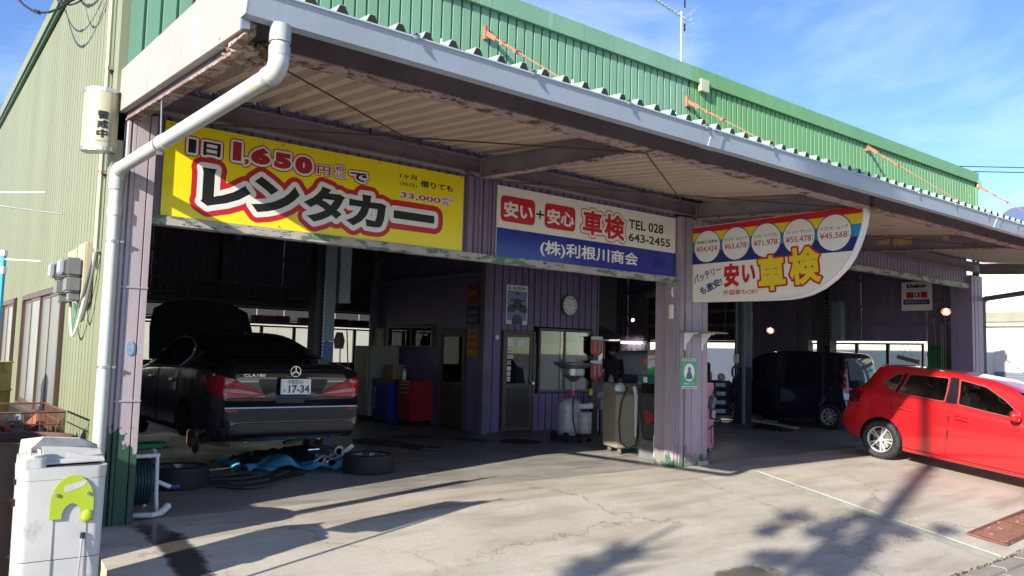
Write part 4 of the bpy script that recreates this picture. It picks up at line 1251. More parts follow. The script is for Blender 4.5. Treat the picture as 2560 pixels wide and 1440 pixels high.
def grow(poly, d):
    cx = sum(p[0] for p in poly) / len(poly); cy = sum(p[1] for p in poly) / len(poly)
    out = []
    n = len(poly)
    area = sum(poly[i][0] * poly[(i + 1) % n][1] - poly[(i + 1) % n][0] * poly[i][1] for i in range(n))
    s_ = 1 if area > 0 else -1
    for i in range(n):
        a = Vector(poly[i - 1]).to_2d(); b = Vector(poly[i]).to_2d(); c = Vector(poly[(i + 1) % n]).to_2d()
        e1 = (b - a).normalized(); e2 = (c - b).normalized()
        n1 = Vector((e1.y, -e1.x)) * s_; n2 = Vector((e2.y, -e2.x)) * s_
        m_ = (n1 + n2); m_ = m_.normalized() if m_.length > 1e-6 else n1
        k = d / max(.4, m_.dot(n1))
        out.append((b.x + m_.x * k, b.y + m_.y * k))
    return out
def rpoly(poly, r_=.03, k=4):
    """round the corners of a polygon"""
    out = []
    n = len(poly)
    for i in range(n):
        a = Vector(poly[i - 1]); b = Vector(poly[i]); c = Vector(poly[(i + 1) % n])
        d1 = min(r_, (a - b).length * .45); d2 = min(r_, (c - b).length * .45)
        p = b + (a - b).normalized() * d1; q = b + (c - b).normalized() * d2
        for j in range(k + 1):
            t = j / k
            v = p * (1 - t) ** 2 + b * 2 * t * (1 - t) + q * t * t
            out.append((v.x, v.y))
    return out
m_tyre = M('tyre_rubber', (.022, .022, .024), .7, var=.2, vs=10, bump=.15, bs=40)
m_rim = M('silver_alloy', (.72, .73, .75), .36, .6, var=.05)
m_disc = M('brake_disc', (.30, .28, .26), .35, .8, var=.2)
m_rdisc = M('rusty_brake', (.22, .12, .07), .7, .3, var=.3, vs=15)
m_well = M('wheel_well', (.015, .015, .016), .8, var=0)
def wheel(parent, c, rad, wid, rimr, side, spokes=10, twin=True, mrim=None, axis='x'):
    """c: hub centre at the outer face; side: -1 outer face towards -x"""
    x, y, z = c
    s_ = side
    w_ = MB()
    prof = [(rimr * .97, .02), (rimr + .012, .004), (rad * .86, -.004), (rad * .955, .012), (rad * .99, .03), (rad, .05), (rad, wid - .05), (rad * .99, wid - .03), (rad * .95, wid - .01), (rimr, wid)]
    tg = MB(); tg.lathe([(r_, -s_ * 0 + (-s_) * h * 1.0) for r_, h in prof], (x, y, z), 'x', 48)
    wl = build(tg, 'wheel', m_tyre, parent, local=True, smooth=35)
    # tread grooves
    tr = MB()
    for h in (.065, .10, .135):
        if h < wid - .04: tr.lathe([(rad + .0015, -s_ * (h - .004)), (rad + .0015, -s_ * (h + .004))], (x, y, z), 'x', 48)
    build(tr, 'tread_groove', m_black, wl, local=True)
    rm = mrim or m_rim
    rg = MB()
    rg.lathe([(rimr, 0), (rimr * .985, -s_ * .004), (rimr * .94, -s_ * .006), (rimr * .925, -s_ * .03), (rimr * .91, -s_ * .05)], (x + s_ * -.004, y, z), 'x', 40)
    rim_ = build(rg, 'rim', rm, wl, local=True, smooth=35)
    build(MB().lathe([(rimr * .91, -s_ * .05), (rimr * .88, -s_ * .13), (.001, -s_ * .135)], (x + s_ * -.004, y, z), 'x', 40), 'barrel', M('rim_barrel_dark', (.05, .05, .052), .5, .3, var=0), wl, local=True)
    bd_ = MB(); bd_.lathe([(.001, 0), (rimr * .72, 0), (rimr * .72, -s_ * .02)], (x - s_ * .07, y, z), 'x', 30); build(bd_, 'brake_disc', m_disc, wl, local=True)
    for i in range(spokes):
        a = 2 * PI * i / spokes
        for tt in ((-1, 1) if twin else (0,)):
            a1 = a + tt * .055; a2 = a + tt * .17
            r0, r1 = rimr * .16, rimr * .955
            p0 = Vector((x - s_ * .018, y + r0 * math.cos(a1), z + r0 * math.sin(a1)))
            p1 = Vector((x - s_ * .010, y + r1 * math.cos(a2), z + r1 * math.sin(a2)))
            d = (p1 - p0).normalized(); sd_ = d.cross(Vector((1, 0, 0))).normalized()
            w0, w1 = rimr * .055, rimr * .075
            if not twin: w0, w1 = rimr * .07, rimr * .07
            g = MB()
            vs = []
            for p, ww in ((p0, w0), (p1, w1)):
                vs += [p + sd_ * ww + Vector((-s_ * .03, 0, 0)), p + sd_ * ww * .75 + Vector((s_ * .006, 0, 0)), p - sd_ * ww * .75 + Vector((s_ * .006, 0, 0)), p - sd_ * ww + Vector((-s_ * .03, 0, 0))]
            g.add(vs, [(0, 1, 5, 4), (1, 2, 6, 5), (2, 3, 7, 6), (3, 0, 4, 7), (0, 3, 2, 1), (4, 5, 6, 7)])
            build(g, 'spoke', rm, wl, local=True)
    hg = MB(); hg.lathe([(.001, s_ * .010), (rimr * .14, s_ * .009), (rimr * .2, -s_ * .002), (rimr * .24, -s_ * .03)], (x, y, z), 'x', 20); build(hg, 'hub_cap', rm, wl, local=True, smooth=35)
    lg_ = MB()
    for i in range(5): a = 2 * PI * (i + .5) / 5; lg_.cyl((x - s_ * .012, y + rimr * .13 * 1.25 * math.cos(a), z + rimr * .16 * math.sin(a)), .011, s_ * .008, 'x', 8)
    build(lg_, 'wheel_nuts', m_black, wl, local=True)
    return wl
def body_object(me, name, parent, ang=28):
    me.name = name
    me.set_sharp_from_angle(angle=R(ang))
    for p in me.polygons: p.use_smooth = True
    o = bpy.data.objects.new(name, me); COL.objects.link(o); o.parent = parent; ORG[o.name] = Vector((0, 0, 0))
    return o
def cut_cyl(y, z, r_, x0, x1, mats, k=1):
    g = MB(); g.cyl((x0, y, z), r_, x1 - x0, 'x', 48, k); return mesh_of(g, mats)
def car_root(name, label, cat, loc, rot, sc=1., group=None):
    o = thing(name, label, cat, loc, group)
    o.rotation_euler = rot
    o.scale = (sc, sc, sc)
    return o

# ---- black saloon on the lift (rear towards the street)
m_bk = M('black_car_paint', (.010, .011, .015), .12, var=0, coat=1., spec=1., ior=1.9)
m_tint = M('dark_tinted_glass', (.010, .012, .013), .04, var=0, spec=.9)
m_tl = M('tail_lamp_red', (.30, .005, .008), .12, var=0, coat=1.)
m_tlp = M('tail_lamp_pale', (.5, .25, .27), .15, var=0, coat=.5)
CLA = dict(L=4.63,
    top=[(0, .92), (.05, 1.0), (.13, 1.055), (.3, 1.075), (.62, 1.115), (1.1, 1.27), (1.6, 1.385), (2.1, 1.43), (2.6, 1.405), (2.85, 1.34), (3.5, 1.02), (4.0, .93), (4.4, .80), (4.58, .66), (4.63, .55)],
    bot=[(0, .28), (.12, .24), (.5, .20), (1.5, .18), (3.6, .18), (4.3, .2), (4.63, .28)],
    w=[(0, .70), (.05, .78), (.13, .83), (.28, .865), (.6, .885), (1.0, .888), (2.2, .875), (3.6, .885), (4.1, .86), (4.4, .80), (4.58, .70), (4.63, .60)],
    belt=[(0, .88), (.2, .98), (.8, 1.02), (1.6, 1.0), (3.2, .93), (4.0, .86), (4.63, .5)],
    wr=[(0, .60), (.3, .62), (.7, .60), (1.2, .54), (2.0, .545), (2.8, .56), (3.4, .66), (4.2, .62), (4.63, .5)],
    rear=[(.15, .10), (.30, .03), (.38, .0), (.60, .0), (.66, .045), (.72, .075), (.95, .05), (1.02, .04), (1.3, .04)],
    front=[(.15, .1), (.4, 0), (.6, .02), (1, .1)])
SAL = car_root('saloon_car', 'black saloon raised on a lift without its rear wheels in the left bay', 'car', (1.93, 1.20, .215), (0, 0, -.02), 1.04)
mm_ = [m_bk, m_well]
me = boolean(mesh_of(car_loft(CLA), mm_), [cut_cyl(1.03, .30, .375, -1.2, -.50, mm_), cut_cyl(1.03, .30, .375, .50, 1.2, mm_), cut_cyl(3.73, .33, .36, -1.2, -.5, mm_), cut_cyl(3.73, .33, .36, .5, 1.2, mm_)])
bvh = BVHTree.FromPolygons([v.co for v in me.vertices], [p.vertices for p in me.polygons])
body_object(me, 'body', SAL)
P_ = lambda poly, axis, off, mat, nm, **k: patch(bvh, poly, axis, off, mat, nm, SAL, **k)
dlo = rpoly([(1.32, 1.00), (1.36, 1.10), (1.62, 1.255), (1.95, 1.335), (2.35, 1.355), (2.75, 1.30), (3.25, 1.06), (3.36, .985), (2.2, .985)], .05)
outline(bvh, dlo, .009, M('satin_trim', (.62, .62, .60), .3, .3, var=0), 'window_trim', SAL)
for poly in ([(1.62, 1.00), (1.66, 1.245), (1.95, 1.325), (2.25, 1.345), (2.30, .99)], [(2.36, .99), (2.32, 1.345), (2.75, 1.29), (3.22, 1.06), (3.32, .99)], [(1.35, 1.01), (1.38, 1.09), (1.58, 1.22), (1.57, 1.005)]):
    P_(poly, 'side', .007, m_tint, 'window')
P_(rpoly([(-.60, .70), (.60, .70), (.50, 1.42), (-.50, 1.42)], .06), 'top', .006, m_tint, 'rear_window') if 0 else P_(rpoly([(-.575, .66), (.575, .66), (.47, 1.50), (-.47, 1.50)], .06), 'top', .006, m_tint, 'rear_window')
P_([(x, y) for x, y in ((-.56, 2.78), (.56, 2.78), (.66, 3.45), (-.66, 3.45))], 'top', .006, m_tint, 'windscreen')
for yy in (1.34, 2.335): P_([(yy, .32), (yy + .012, .32), (yy + .012, .97), (yy, .97)] if yy > 2 else [(yy + .05, .62), (yy + .062, .62), (yy + .012, .97), (yy, .97)], 'side', .0025, m_black, 'door_gap', cell=.2)
for yy in (1.50, 2.52): P_(rpoly([(yy, .835), (yy + .20, .82), (yy + .20, .85), (yy, .865)], .012), 'side', .02, m_bk, 'door_handle', thick=.02)
P_([(.9, .27), (3.2, .24), (3.2, .30), (.9, .33)], 'side', .006, m_black, 'sill_trim')
for dpoly in ([(1.42, .30), (2.30, .27), (2.30, .96), (1.35, .98), (1.34, .75), (1.44, .55)], [(2.33, .27), (3.30, .27), (3.32, .93), (2.33, .96)]): outline(bvh, dpoly, .004, m_black, 'door_seam', SAL, -1, .0, 120)
# creases: raised swage ribs running to the tail lamps
P_([(.55, .905), (3.3, .79), (3.3, .80), (.55, .925)], 'side', .006, m_bk, 'swage_line')
# tail lamps: wrap outer part + inner point
for sg in (-1, 1):
    lamp = P_([(sg * x, z) for x, z in ((.86, .925), (.78, .935), (.60, .88), (.42, .80), (.30, .725), (.55, .705), (.74, .70), (.84, .76))], 'rear', .008, m_tl, 'tail_lamp', cell=.04)
    pp = patch(bvh, [(sg * x, z) for x, z in ((.74, .80), (.60, .795), (.44, .765), (.36, .745), (.45, .74), (.74, .765))], 'rear', .011, m_tlp, 'lamp_strip', lamp, cell=.04)
    patch(bvh, [(sg * x, z) for x, z in ((.74, .755), (.44, .733), (.33, .726), (.55, .712), (.72, .71))], 'rear', .0115, M('tail_lamp_pink', (.36, .02, .05), .12, var=0, coat=1.), 'lamp_lens', lamp, cell=.04)
    P_([(.14, .93), (.42, .925), (.50, .90), (.38, .82), (.18, .75)], 'side', .007, m_tl, 'tail_lamp_side', side=sg, cell=.04)
    P_([(sg * .72, .56), (sg * .62, .56), (sg * .62, .585), (sg * .74, .59)], 'rear', .008, m_tl, 'reflector')
# trunk lid outline, plate recess, bumper insert and lip
P_([(-.62, 1.0), (.62, 1.0), (.62, .988), (-.62, .988)], 'rear', .004, m_black, 'lid_gap')
P_(rpoly([(-.40, .90), (.40, .90), (.32, .72), (.20, .685), (-.20, .685), (-.32, .72)], .04), 'rear', .004, M('recess_black', (.004, .004, .006), .18, var=0, coat=.6), 'plate_recess')
P_(rpoly([(-.74, .60), (.74, .60), (.76, .50), (.66, .455), (-.66, .455), (-.76, .50)], .03), 'rear', .006, M('satin_black_bumper', (.012, .012, .014), .3, var=0), 'bumper_insert')
P_([(-.74, .604), (.74, .604), (.74, .597), (-.74, .597)], 'rear', .010, m_steel, 'bumper_trim')
P_(rpoly([(-.62, .435), (.62, .435), (.72, .38), (.72, .305), (-.72, .305), (-.72, .38)], .05), 'rear', .012, M('grey_diffuser', (.035, .033, .038), .35, var=.05), 'diffuser', thick=.01)
# number plate with its characters
pl = build(MB().box(-.168, .168, -.012, .02, .74, .905), 'number_plate', m_sw, SAL, local=True, bev=.006)
m_pg = M('plate_green', (.015, .075, .05), .4, var=0)
def lf(u, v, w_): return (u, -.0125 - w_, v)
def let_local(name, text, quad, parent, mat, weight=0.):
    old = ORG[parent.name]; ORG[parent.name] = Vector((0, 0, 0)); o = lettering(name, text, quad, lf, [(0, mat, .001)], parent, weight=weight); ORG[parent.name] = old; return o
let_local('lettering', '宇都宮301', (-.095, .075, .85, .895), pl, m_pg, .01)
let_local('lettering', '17-34', (-.085, .15, .755, .84), pl, m_pg, .03)
let_local('lettering', 'も', (-.145, -.115, .765, .80), pl, m_pg, .02)
g = MB(); g.lathe([(.052, -.012), (.060, -.012), (.060, .0), (.052, .0)], (0.0, .028, .985), 'y', 28)
for a in (90, 210, 330): g.beam((0, .020, .985), (.055 * math.cos(R(a)), .020, .985 + .055 * math.sin(R(a))), .014, .010, up=(0, 1, 0))
build(g, 'badge', m_chrome, SAL, local=True)
lfo = lf
def lf(u, v, w_): return (u, .028 - w_, v)
old = 0
bdg = let_local('badge_lettering', 'CLA180', (-.56, -.33, .925, .955), SAL, m_chrome, .02)
g = MB(); g.extr([(-.02, 1.72, 1.40), (.02, 1.72, 1.40), (.012, 1.66, 1.455), (-.012, 1.66, 1.455)], (0, .012, 0)); build(g, 'roof_aerial', m_bk, SAL, local=True)
# bare rear hubs: disc, caliper, and front wheels that are still on
for sg in (-1, 1):
    hb = build(MB().lathe([(.03, 0), (.145, 0), (.145, .022), (.05, .022)], (sg * .74, 1.03, .17), 'x', 28).cyl((sg * .80, 1.03, .17), .065, -sg * .08, 'x', 16).cyl((sg * .81, 1.03, .17), .03, -sg * .03, 'x', 12), 'brake_disc', m_rdisc, SAL, local=True)
    build(MB().obox((sg * .75, 1.15, .20), (.08, .09, .17)), 'caliper', m_rdisc, hb, local=True, bev=.015)
    build(MB().tube([(sg * .70, 1.03, .14), (sg * .35, 1.05, .22), (sg * .1, 1.1, .26)], .03, 8).tube([(sg * .70, 1.2, .12), (sg * .3, 1.5, .22)], .022, 8).obox((sg * .5, 1.1, .12), (.34, .10, .035), (0, -.2 * sg, 0)), 'suspension_arm', M('grimy_steel', (.10, .085, .07), .6, .4, var=.25, vs=12), SAL, local=True)
    build(MB().tube([(sg * .42, .30, .26), (sg * .42, .62, .24)], .05, 12), 'silencer', m_steel, SAL, local=True, smooth=40)
    wheel(SAL, (sg * .87, 3.73, .31), .31, .2, .22, sg, 5, True)
build(MB().box(-.35, .35, .35, .75, .22, .32).tube([(-.3, 1.2, .22), (.3, 1.2, .22)], .04, 8).box(-.1, .1, 1.0, 3.4, .15, .2), 'underbody', m_black, SAL, local=True)
# the raised bonnet at the far end
g = MB(); g.extr([(-.72, 3.52, 1.03), (-.72, 3.60, 1.48), (-.66, 3.68, 1.74), (-.45, 3.75, 1.85), (0, 3.80, 1.89), (.45, 3.75, 1.85), (.66, 3.68, 1.74), (.72, 3.60, 1.48), (.72, 3.52, 1.03)], (0, .03, .01)); build(g, 'bonnet', m_bk, SAL, local=True, smooth=30)

# ---- red hatchback on the ramp, nose to the street
m_rd = M('red_car_paint', (.50, .007, .012), .3, var=.03, vs=2, coat=1., spec=.5, ior=1.6)
POL = dict(L=3.97,
    top=[(0, .93), (.06, 1.0), (.20, 1.08), (.33, 1.24), (.43, 1.40), (.55, 1.435), (.8, 1.455), (1.4, 1.475), (2.0, 1.455), (2.35, 1.38), (3.05, 1.03), (3.5, .93), (3.8, .80), (3.93, .66), (3.97, .55)],
    bot=[(0, .34), (.12, .27), (.5, .21), (1.2, .18), (2.9, .18), (3.6, .2), (3.97, .28)],
    w=[(0, .66), (.04, .74), (.12, .79), (.28, .825), (.6, .84), (2.8, .84), (3.3, .825), (3.7, .76), (3.9, .66), (3.97, .56)],
    belt=[(0, .86), (.2, 1.04), (.6, 1.05), (1.6, 1.01), (2.6, .95), (3.3, .86), (3.97, .5)],
    wr=[(0, .58), (.25, .58), (.5, .565), (1.4, .575), (2.1, .57), (2.4, .58), (3.0, .66), (3.6, .6), (3.97, .45)],
    rear=[(.15, .14), (.30, .05), (.40, .0), (.58, .0), (.66, .05), (.9, .09), (1.05, .10), (1.5, .10)],
    front=[(.15, .1), (.4, 0), (.6, .02), (1, .1)])
HAT = car_root('hatchback_car', 'shiny red five door hatchback parked nose out at the right edge', 'car', (10.75 + .84, -.98 + .73 * 1.02, .0 + .73 * .113), (R(-6.5), 0, PI), 1.02)
mm_ = [m_rd, m_well, M('grey_cabin_trim', (.09, .085, .08), .8, var=.1)]
def prism_x(poly, x0, x1, k=0):
    g = MB(); g.extr([(x0, y, z) for y, z in poly], (x1 - x0, 0, 0), k); return mesh_of(g, mm_)
winr = rpoly([(.93, 1.06), (.99, 1.36), (1.56, 1.385), (1.60, 1.045)], .03)
winf = rpoly([(1.79, 1.04), (1.72, 1.385), (2.08, 1.335), (2.36, 1.19), (2.62, 1.00), (2.48, .985)], .03)
winq = rpoly([(.63, 1.17), (.80, 1.33), (.90, 1.345), (.86, 1.08), (.78, 1.10)], .03)
cav = car_loft(POL, .06, .48, 3.0, .42)
cav.m = [2] * len(cav.m)
cuts = [cut_cyl(.73, .30, .345, -1.2, -.50, mm_), cut_cyl(.73, .30, .345, .50, 1.2, mm_), cut_cyl(3.2, .30, .345, -1.2, -.5, mm_), cut_cyl(3.2, .30, .345, .5, 1.2, mm_), mesh_of(cav, mm_)]
for wv in (winr, winf, winq): cuts.append(prism_x(wv, -1.1, 1.1))
# windscreen opening: prism normal to the screen slope
g = MB(); g.extr([(-.56, 2.36, 1.37 - .01), (.56, 2.36, 1.36), (.66, 3.02, 1.05), (-.66, 3.02, 1.05)], (0, .25, .5)); g2 = MB()
q = [(-.54, 2.42, 1.20), (.54, 2.42, 1.20), (.63, 2.97, .95), (-.63, 2.97, .95)]
g2.extr(q, (0, .30, .62)); cuts.append(mesh_of(g2, mm_))
me0 = mesh_of(car_loft(POL), mm_)
bvh = BVHTree.FromPolygons([v.co for v in me0.vertices], [p.vertices for p in me0.polygons])
me = boolean(me0.copy(), cuts)
body_object(me, 'body', HAT)
P_ = lambda poly, axis, off, mat, nm, **k: patch(bvh, poly, axis, off, mat, nm, HAT, **k)
m_pgl = bpy.data.materials.new('car_window_glass'); m_pgl.use_nodes = True
t_ = m_pgl.node_tree; t_.nodes.clear(); o_ = t_.nodes.new('ShaderNodeOutputMaterial'); mix_ = t_.nodes.new('ShaderNodeMixShader'); tr_ = t_.nodes.new('ShaderNodeBsdfTransparent'); gl_ = t_.nodes.new('ShaderNodeBsdfGlossy'); fr_ = t_.nodes.new('ShaderNodeFresnel')
tr_.inputs[0].default_value = (.42, .46, .44, 1); gl_.inputs['Roughness'].default_value = .02; fr_.inputs[0].default_value = 1.6
t_.links.new(fr_.outputs[0], mix_.inputs[0]); t_.links.new(tr_.outputs[0], mix_.inputs[1]); t_.links.new(gl_.outputs[0], mix_.inputs[2]); t_.links.new(mix_.outputs[0], o_.inputs[0])
for sg in (-1, 1):
    for wv in (winr, winf, winq): P_(grow(wv, .004), 'side', -.006, m_pgl, 'window', side=sg); outline(bvh, wv, .0045, M('grey_window_seal', (.11, .11, .105), .5, var=0), 'window_seal', HAT, sg, 0)
    # black pillar cover and dark quarter post
    P_([(1.615, 1.03), (1.585, 1.405), (1.70, 1.405), (1.775, 1.03)], 'side', .004, M('gloss_black_pillar', (.008, .008, .012), .3, var=0), 'pillar_cover', side=sg)
    P_([(.87, 1.075), (.915, 1.355), (.965, 1.365), (.91, 1.06)], 'side', .004, MATS['gloss_black_pillar'], 'pillar_cover', side=sg)
    # door and tailgate gaps
    for pl_ in ([(1.704, .24), (1.716, .24), (1.706, 1.03), (1.694, 1.03)], [(.985, .40), (.993, .40), (.86, .82), (.80, 1.05), (.792, 1.05), (.852, .82)], [(1.0, .245), (2.75, .245), (2.75, .253), (1.0, .253)], [(2.75, .25), (2.762, .25), (2.774, .95), (2.762, .95)], [(.985, .25), (.993, .25), (.993, .40), (.985, .40)]):
        P_(pl_, 'side', .0022, m_black, 'door_gap', side=sg, cell=.3)
    for dpoly in ([(1.0, .255), (1.69, .255), (1.69, 1.02), (.82, 1.04), (.87, .82), (.995, .42)], [(1.715, .255), (2.75, .255), (2.765, .93), (1.715, 1.02)]): outline(bvh, dpoly, .0045, m_black, 'door_seam', HAT, sg, .0, 120)
    for yy in (.985, 1.80): 
        dh = P_(rpoly([(yy, .845), (yy + .19, .83), (yy + .19, .865), (yy, .88)], .015), 'side', .028, m_rd, 'door_handle', side=sg, thick=.02)
    P_(rpoly([(.40, .85), (.62, .85), (.62, 1.0), (.40, 1.0)], .05), 'side', .002, m_rd, 'fuel_flap', side=sg) if sg < 0 else None
    P_(rpoly([(.10, 1.0), (.14, .78), (.34, .82), (.36, 1.0)], .03), 'side', .006, M('dark_red_lamp', (.10, .004, .008), .08, var=0, coat=1.), 'tail_lamp', side=sg)
    P_([(sg * .83, 1.0), (sg * .52, 1.0), (sg * .54, .84), (sg * .80, .80)], 'rear', .006, MATS['dark_red_lamp'], 'tail_lamp')
    P_([(1.66, .955), (2.70, .93), (2.70, .938), (.96, .975), (.96, .965)], 'side', .001, m_rd, 'swage_line', side=sg)
    mi = MB(); mi.ball((sg * .94, 2.60, 1.03), .12, 10, None, (1.0, .55, .70)); mr0 = build(mi, 'wing_mirror', m_rd, HAT, local=True, smooth=60)
    build(MB().obox((sg * .87, 2.60, .965), (.14, .07, .05)), 'mirror_stalk', m_black, mr0, local=True)
    wheel(HAT, (sg * .835, .73, .30), .305, .20, .197, sg, 5, True)
    wheel(HAT, (sg * .835, 3.2, .30), .305, .20, .197, sg, 5, True)
    for yy in (1.75, 1.0):
        st = MB(); st.obox((sg * .34, yy, 1.0 - .08), (.44, .13, .55), (-.15, 0, 0)); se = build(st, 'seat', M('dark_seat_cloth', (.03, .03, .032), .9, var=.1), HAT, local=True, bev=.05)
        hr = MB(); hr.ball((sg * .34, yy - .06, 1.25), .1, 8, None, (1.1, .55, .9)); build(hr, 'headrest', M('dark_seat_cloth', (.03, .03, .032), .9), se, local=True, smooth=60)
sw_ = MB(); sw_.tube([(.34 + .17 * math.cos(a * PI / 10), 2.35 + .06 * math.sin(a * PI / 10), .98 + .15 * math.sin(a * PI / 10)) for a in range(20)], .014, 8, closed=True); build(sw_, 'steering_wheel', m_black, HAT, local=True, smooth=60)
build(MB().box(-.68, .68, 2.5, 2.85, .75, .93), 'dashboard', m_black, HAT, local=True)
q = [(-.54, 2.42, 1.355), (.54, 2.42, 1.355), (.63, 3.0, 1.05), (-.63, 3.0, 1.05)]
P_([(-.57, 2.41), (.57, 2.41), (.66, 3.02), (-.66, 3.02)], 'top', -.005, m_pgl, 'windscreen')
P_(rpoly([(-.52, .50), (.52, .50), (.48, .58), (-.48, .58)], .02), 'top', .03, m_rd, 'spoiler_lip', thick=.02)

# ---- dark blue kei van at the back right
m_nv = M('dark_navy_paint', (.010, .011, .028), .14, var=0, coat=1.)
VAN = dict(L=3.39,
    top=[(0, 1.0), (.03, 1.35), (.10, 1.60), (.22, 1.67), (.6, 1.70), (1.6, 1.71), (2.1, 1.66), (2.5, 1.50), (2.95, 1.12), (3.2, .98), (3.33, .85), (3.39, .6)],
    bot=[(0, .34), (.2, .24), (1, .2), (3.0, .2), (3.39, .28)],
    w=[(0, .66), (.04, .70), (.12, .725), (.4, .738), (3.0, .735), (3.25, .68), (3.39, .55)],
    belt=[(0, .85), (.2, 1.02), (1.5, 1.0), (2.8, .96), (3.39, .5)],
    wr=[(0, .60), (.3, .63), (2.0, .62), (2.6, .62), (3.0, .6), (3.39, .45)],
    rear=[(.15, .05), (.35, .0), (.6, .0), (.7, .05), (1.0, .06), (1.7, .08)], front=[(.15, .05), (.5, 0), (1, .1)])
KV = car_root('kei_van', 'dark navy boxy minivan parked inside the right bay behind the red hatchback', 'car', (15.5, 1.72, 0), (0, 0, 0), 1.02)
mm_ = [m_nv, m_well]
me = boolean(mesh_of(car_loft(VAN), mm_), [cut_cyl(.45, .27, .31, -1.2, -.45, mm_), cut_cyl(.45, .27, .31, .45, 1.2, mm_), cut_cyl(2.85, .27, .31, -1.2, -.45, mm_), cut_cyl(2.85, .27, .31, .45, 1.2, mm_)])
bvh = BVHTree.FromPolygons([v.co for v in me.vertices], [p.vertices for p in me.polygons])
body_object(me, 'body', KV)
P_ = lambda poly, axis, off, mat, nm, **k: patch(bvh, poly, axis, off, mat, nm, KV, **k)
for pl_ in (rpoly([(.20, 1.05), (.24, 1.54), (.72, 1.58), (.74, 1.04)], .04), rpoly([(.80, 1.04), (.80, 1.58), (1.52, 1.58), (1.54, 1.02)], .04), rpoly([(1.62, 1.02), (1.60, 1.56), (2.10, 1.50), (2.62, 1.14), (2.62, 1.0)], .04)): P_(pl_, 'side', .006, m_tint, 'window')
for yy in (.77, 1.575): P_([(yy, .30), (yy + .01, .30), (yy + .01, 1.02), (yy, 1.02)], 'side', .003, m_black, 'door_gap', cell=.3)
for yy in (.86, 1.66): P_(rpoly([(yy, .93), (yy + .18, .93), (yy + .18, .965), (yy, .965)], .012), 'side', .02, m_nv, 'door_handle', thick=.02)
P_(rpoly([(-.56, 1.08), (.56, 1.08), (.52, 1.56), (-.52, 1.56)], .06), 'rear', .006, M('van_rear_glass', (.12, .14, .17), .05, var=0, spec=.9), 'rear_window')  # lighter colour stands in for bright outdoors seen through the glass
for sg in (-1, 1): P_([(sg * .70, 1.55), (sg * .62, 1.55), (sg * .62, .82), (sg * .71, .82)], 'rear', .007, m_tl, 'tail_lamp'); P_([(sg * .71, .80), (sg * .62, .80), (sg * .62, .66), (sg * .71, .66)], 'rear', .007, M('clear_lamp', (.5, .5, .52), .1, coat=1.), 'reverse_lamp')
P_([(-.6, .56), (.6, .56), (.6, .575), (-.6, .575)], 'rear', .004, m_chrome, 'bumper_gap')
P_(rpoly([(-.2, .94), (.2, .94), (.2, .98), (-.2, .98)], .01), 'rear', .015, m_chrome, 'tailgate_handle')
P_([(.58, 1.40), (.66, 1.25), (.60, 1.10), (.3, 1.12), (.2, 1.3)], 'rear', .008, M('bright_reflection_pane', (.35, .37, .38), .1), 'rear_reflection') if 0 else None  # disabled: bright patch painted as a reflection on the rear glass
for sg in (-1, 1):
    wheel(KV, (sg * .735, .45, .28), .285, .16, .18, sg, 9, False); wheel(KV, (sg * .735, 2.85, .28), .285, .16, .18, sg, 9, False)

# ---- silver minivan deep inside, behind the office corner, tailgate up
m_sv = M('silver_car_paint', (.66, .69, .74), .3, .0, var=0, coat=.8)
MV = dict(VAN); MV['L'] = 3.9
MV['top'] = [(0, 1.0), (.05, 1.35), (.15, 1.60), (.3, 1.70), (.6, 1.74), (2.2, 1.74), (2.6, 1.66), (3.3, 1.12), (3.7, .98), (3.85, .8), (3.9, .6)]
MV['w'] = [(0, .74), (.04, .78), (.12, .81), (.4, .83), (3.4, .82), (3.75, .74), (3.9, .6)]
MV['belt'] = [(0, .85), (.2, 1.05), (3.0, 1.02), (3.9, .5)]
MV['wr'] = [(0, .66), (.3, .70), (2.4, .69), (3.4, .66), (3.9, .5)]
MV['bot'] = [(0, .34), (.2, .24), (3.6, .2), (3.9, .28)]
SV = car_root('minivan', 'silver minivan far inside the middle bay with its tailgate raised', 'car', (14.9, 6.75, 0), (0, 0, R(110)), .95)
mm_ = [m_sv, m_well]
me = boolean(mesh_of(car_loft(MV), mm_), [cut_cyl(.6, .30, .34, -1.2, -.5, mm_), cut_cyl(.6, .30, .34, .5, 1.2, mm_)])
bvh = BVHTree.FromPolygons([v.co for v in me.vertices], [p.vertices for p in me.polygons])
body_object(me, 'body', SV)
P_ = lambda poly, axis, off, mat, nm, **k: patch(bvh, poly, axis, off, mat, nm, SV, **k)
for pl_ in (rpoly([(.25, 1.1), (.30, 1.58), (1.0, 1.62), (1.0, 1.08)], .04), rpoly([(1.08, 1.08), (1.08, 1.62), (1.9, 1.62), (1.9, 1.06)], .04), rpoly([(1.98, 1.06), (1.96, 1.6), (2.5, 1.55), (3.1, 1.12), (3.1, 1.04)], .04)): P_(pl_, 'side', .006, m_tint, 'window')
P_(rpoly([(-.62, 1.10), (.62, 1.10), (.58, 1.60), (-.58, 1.60)], .05), 'rear', .006, m_tint, 'rear_window')
P_(rpoly([(1.15, .93), (1.33, .93), (1.33, .97), (1.15, .97)], .012), 'side', .02, m_sv, 'door_handle', thick=.02)
P_([(1.03, .3), (1.04, .3), (1.04, 1.06), (1.03, 1.06)], 'side', .003, m_black, 'door_gap', cell=.3)
P_([(1.94, .3), (1.95, .3), (1.95, 1.04), (1.94, 1.04)], 'side', .003, m_black, 'door_gap', cell=.3)
g = MB(); g.extr([(-.66, .18, 1.74), (-.62, -.75, 1.80), (.62, -.75, 1.80), (.66, .18, 1.74)], (0, 0, .04)); build(g, 'tailgate', m_sv, SV, local=True, bev=.015)
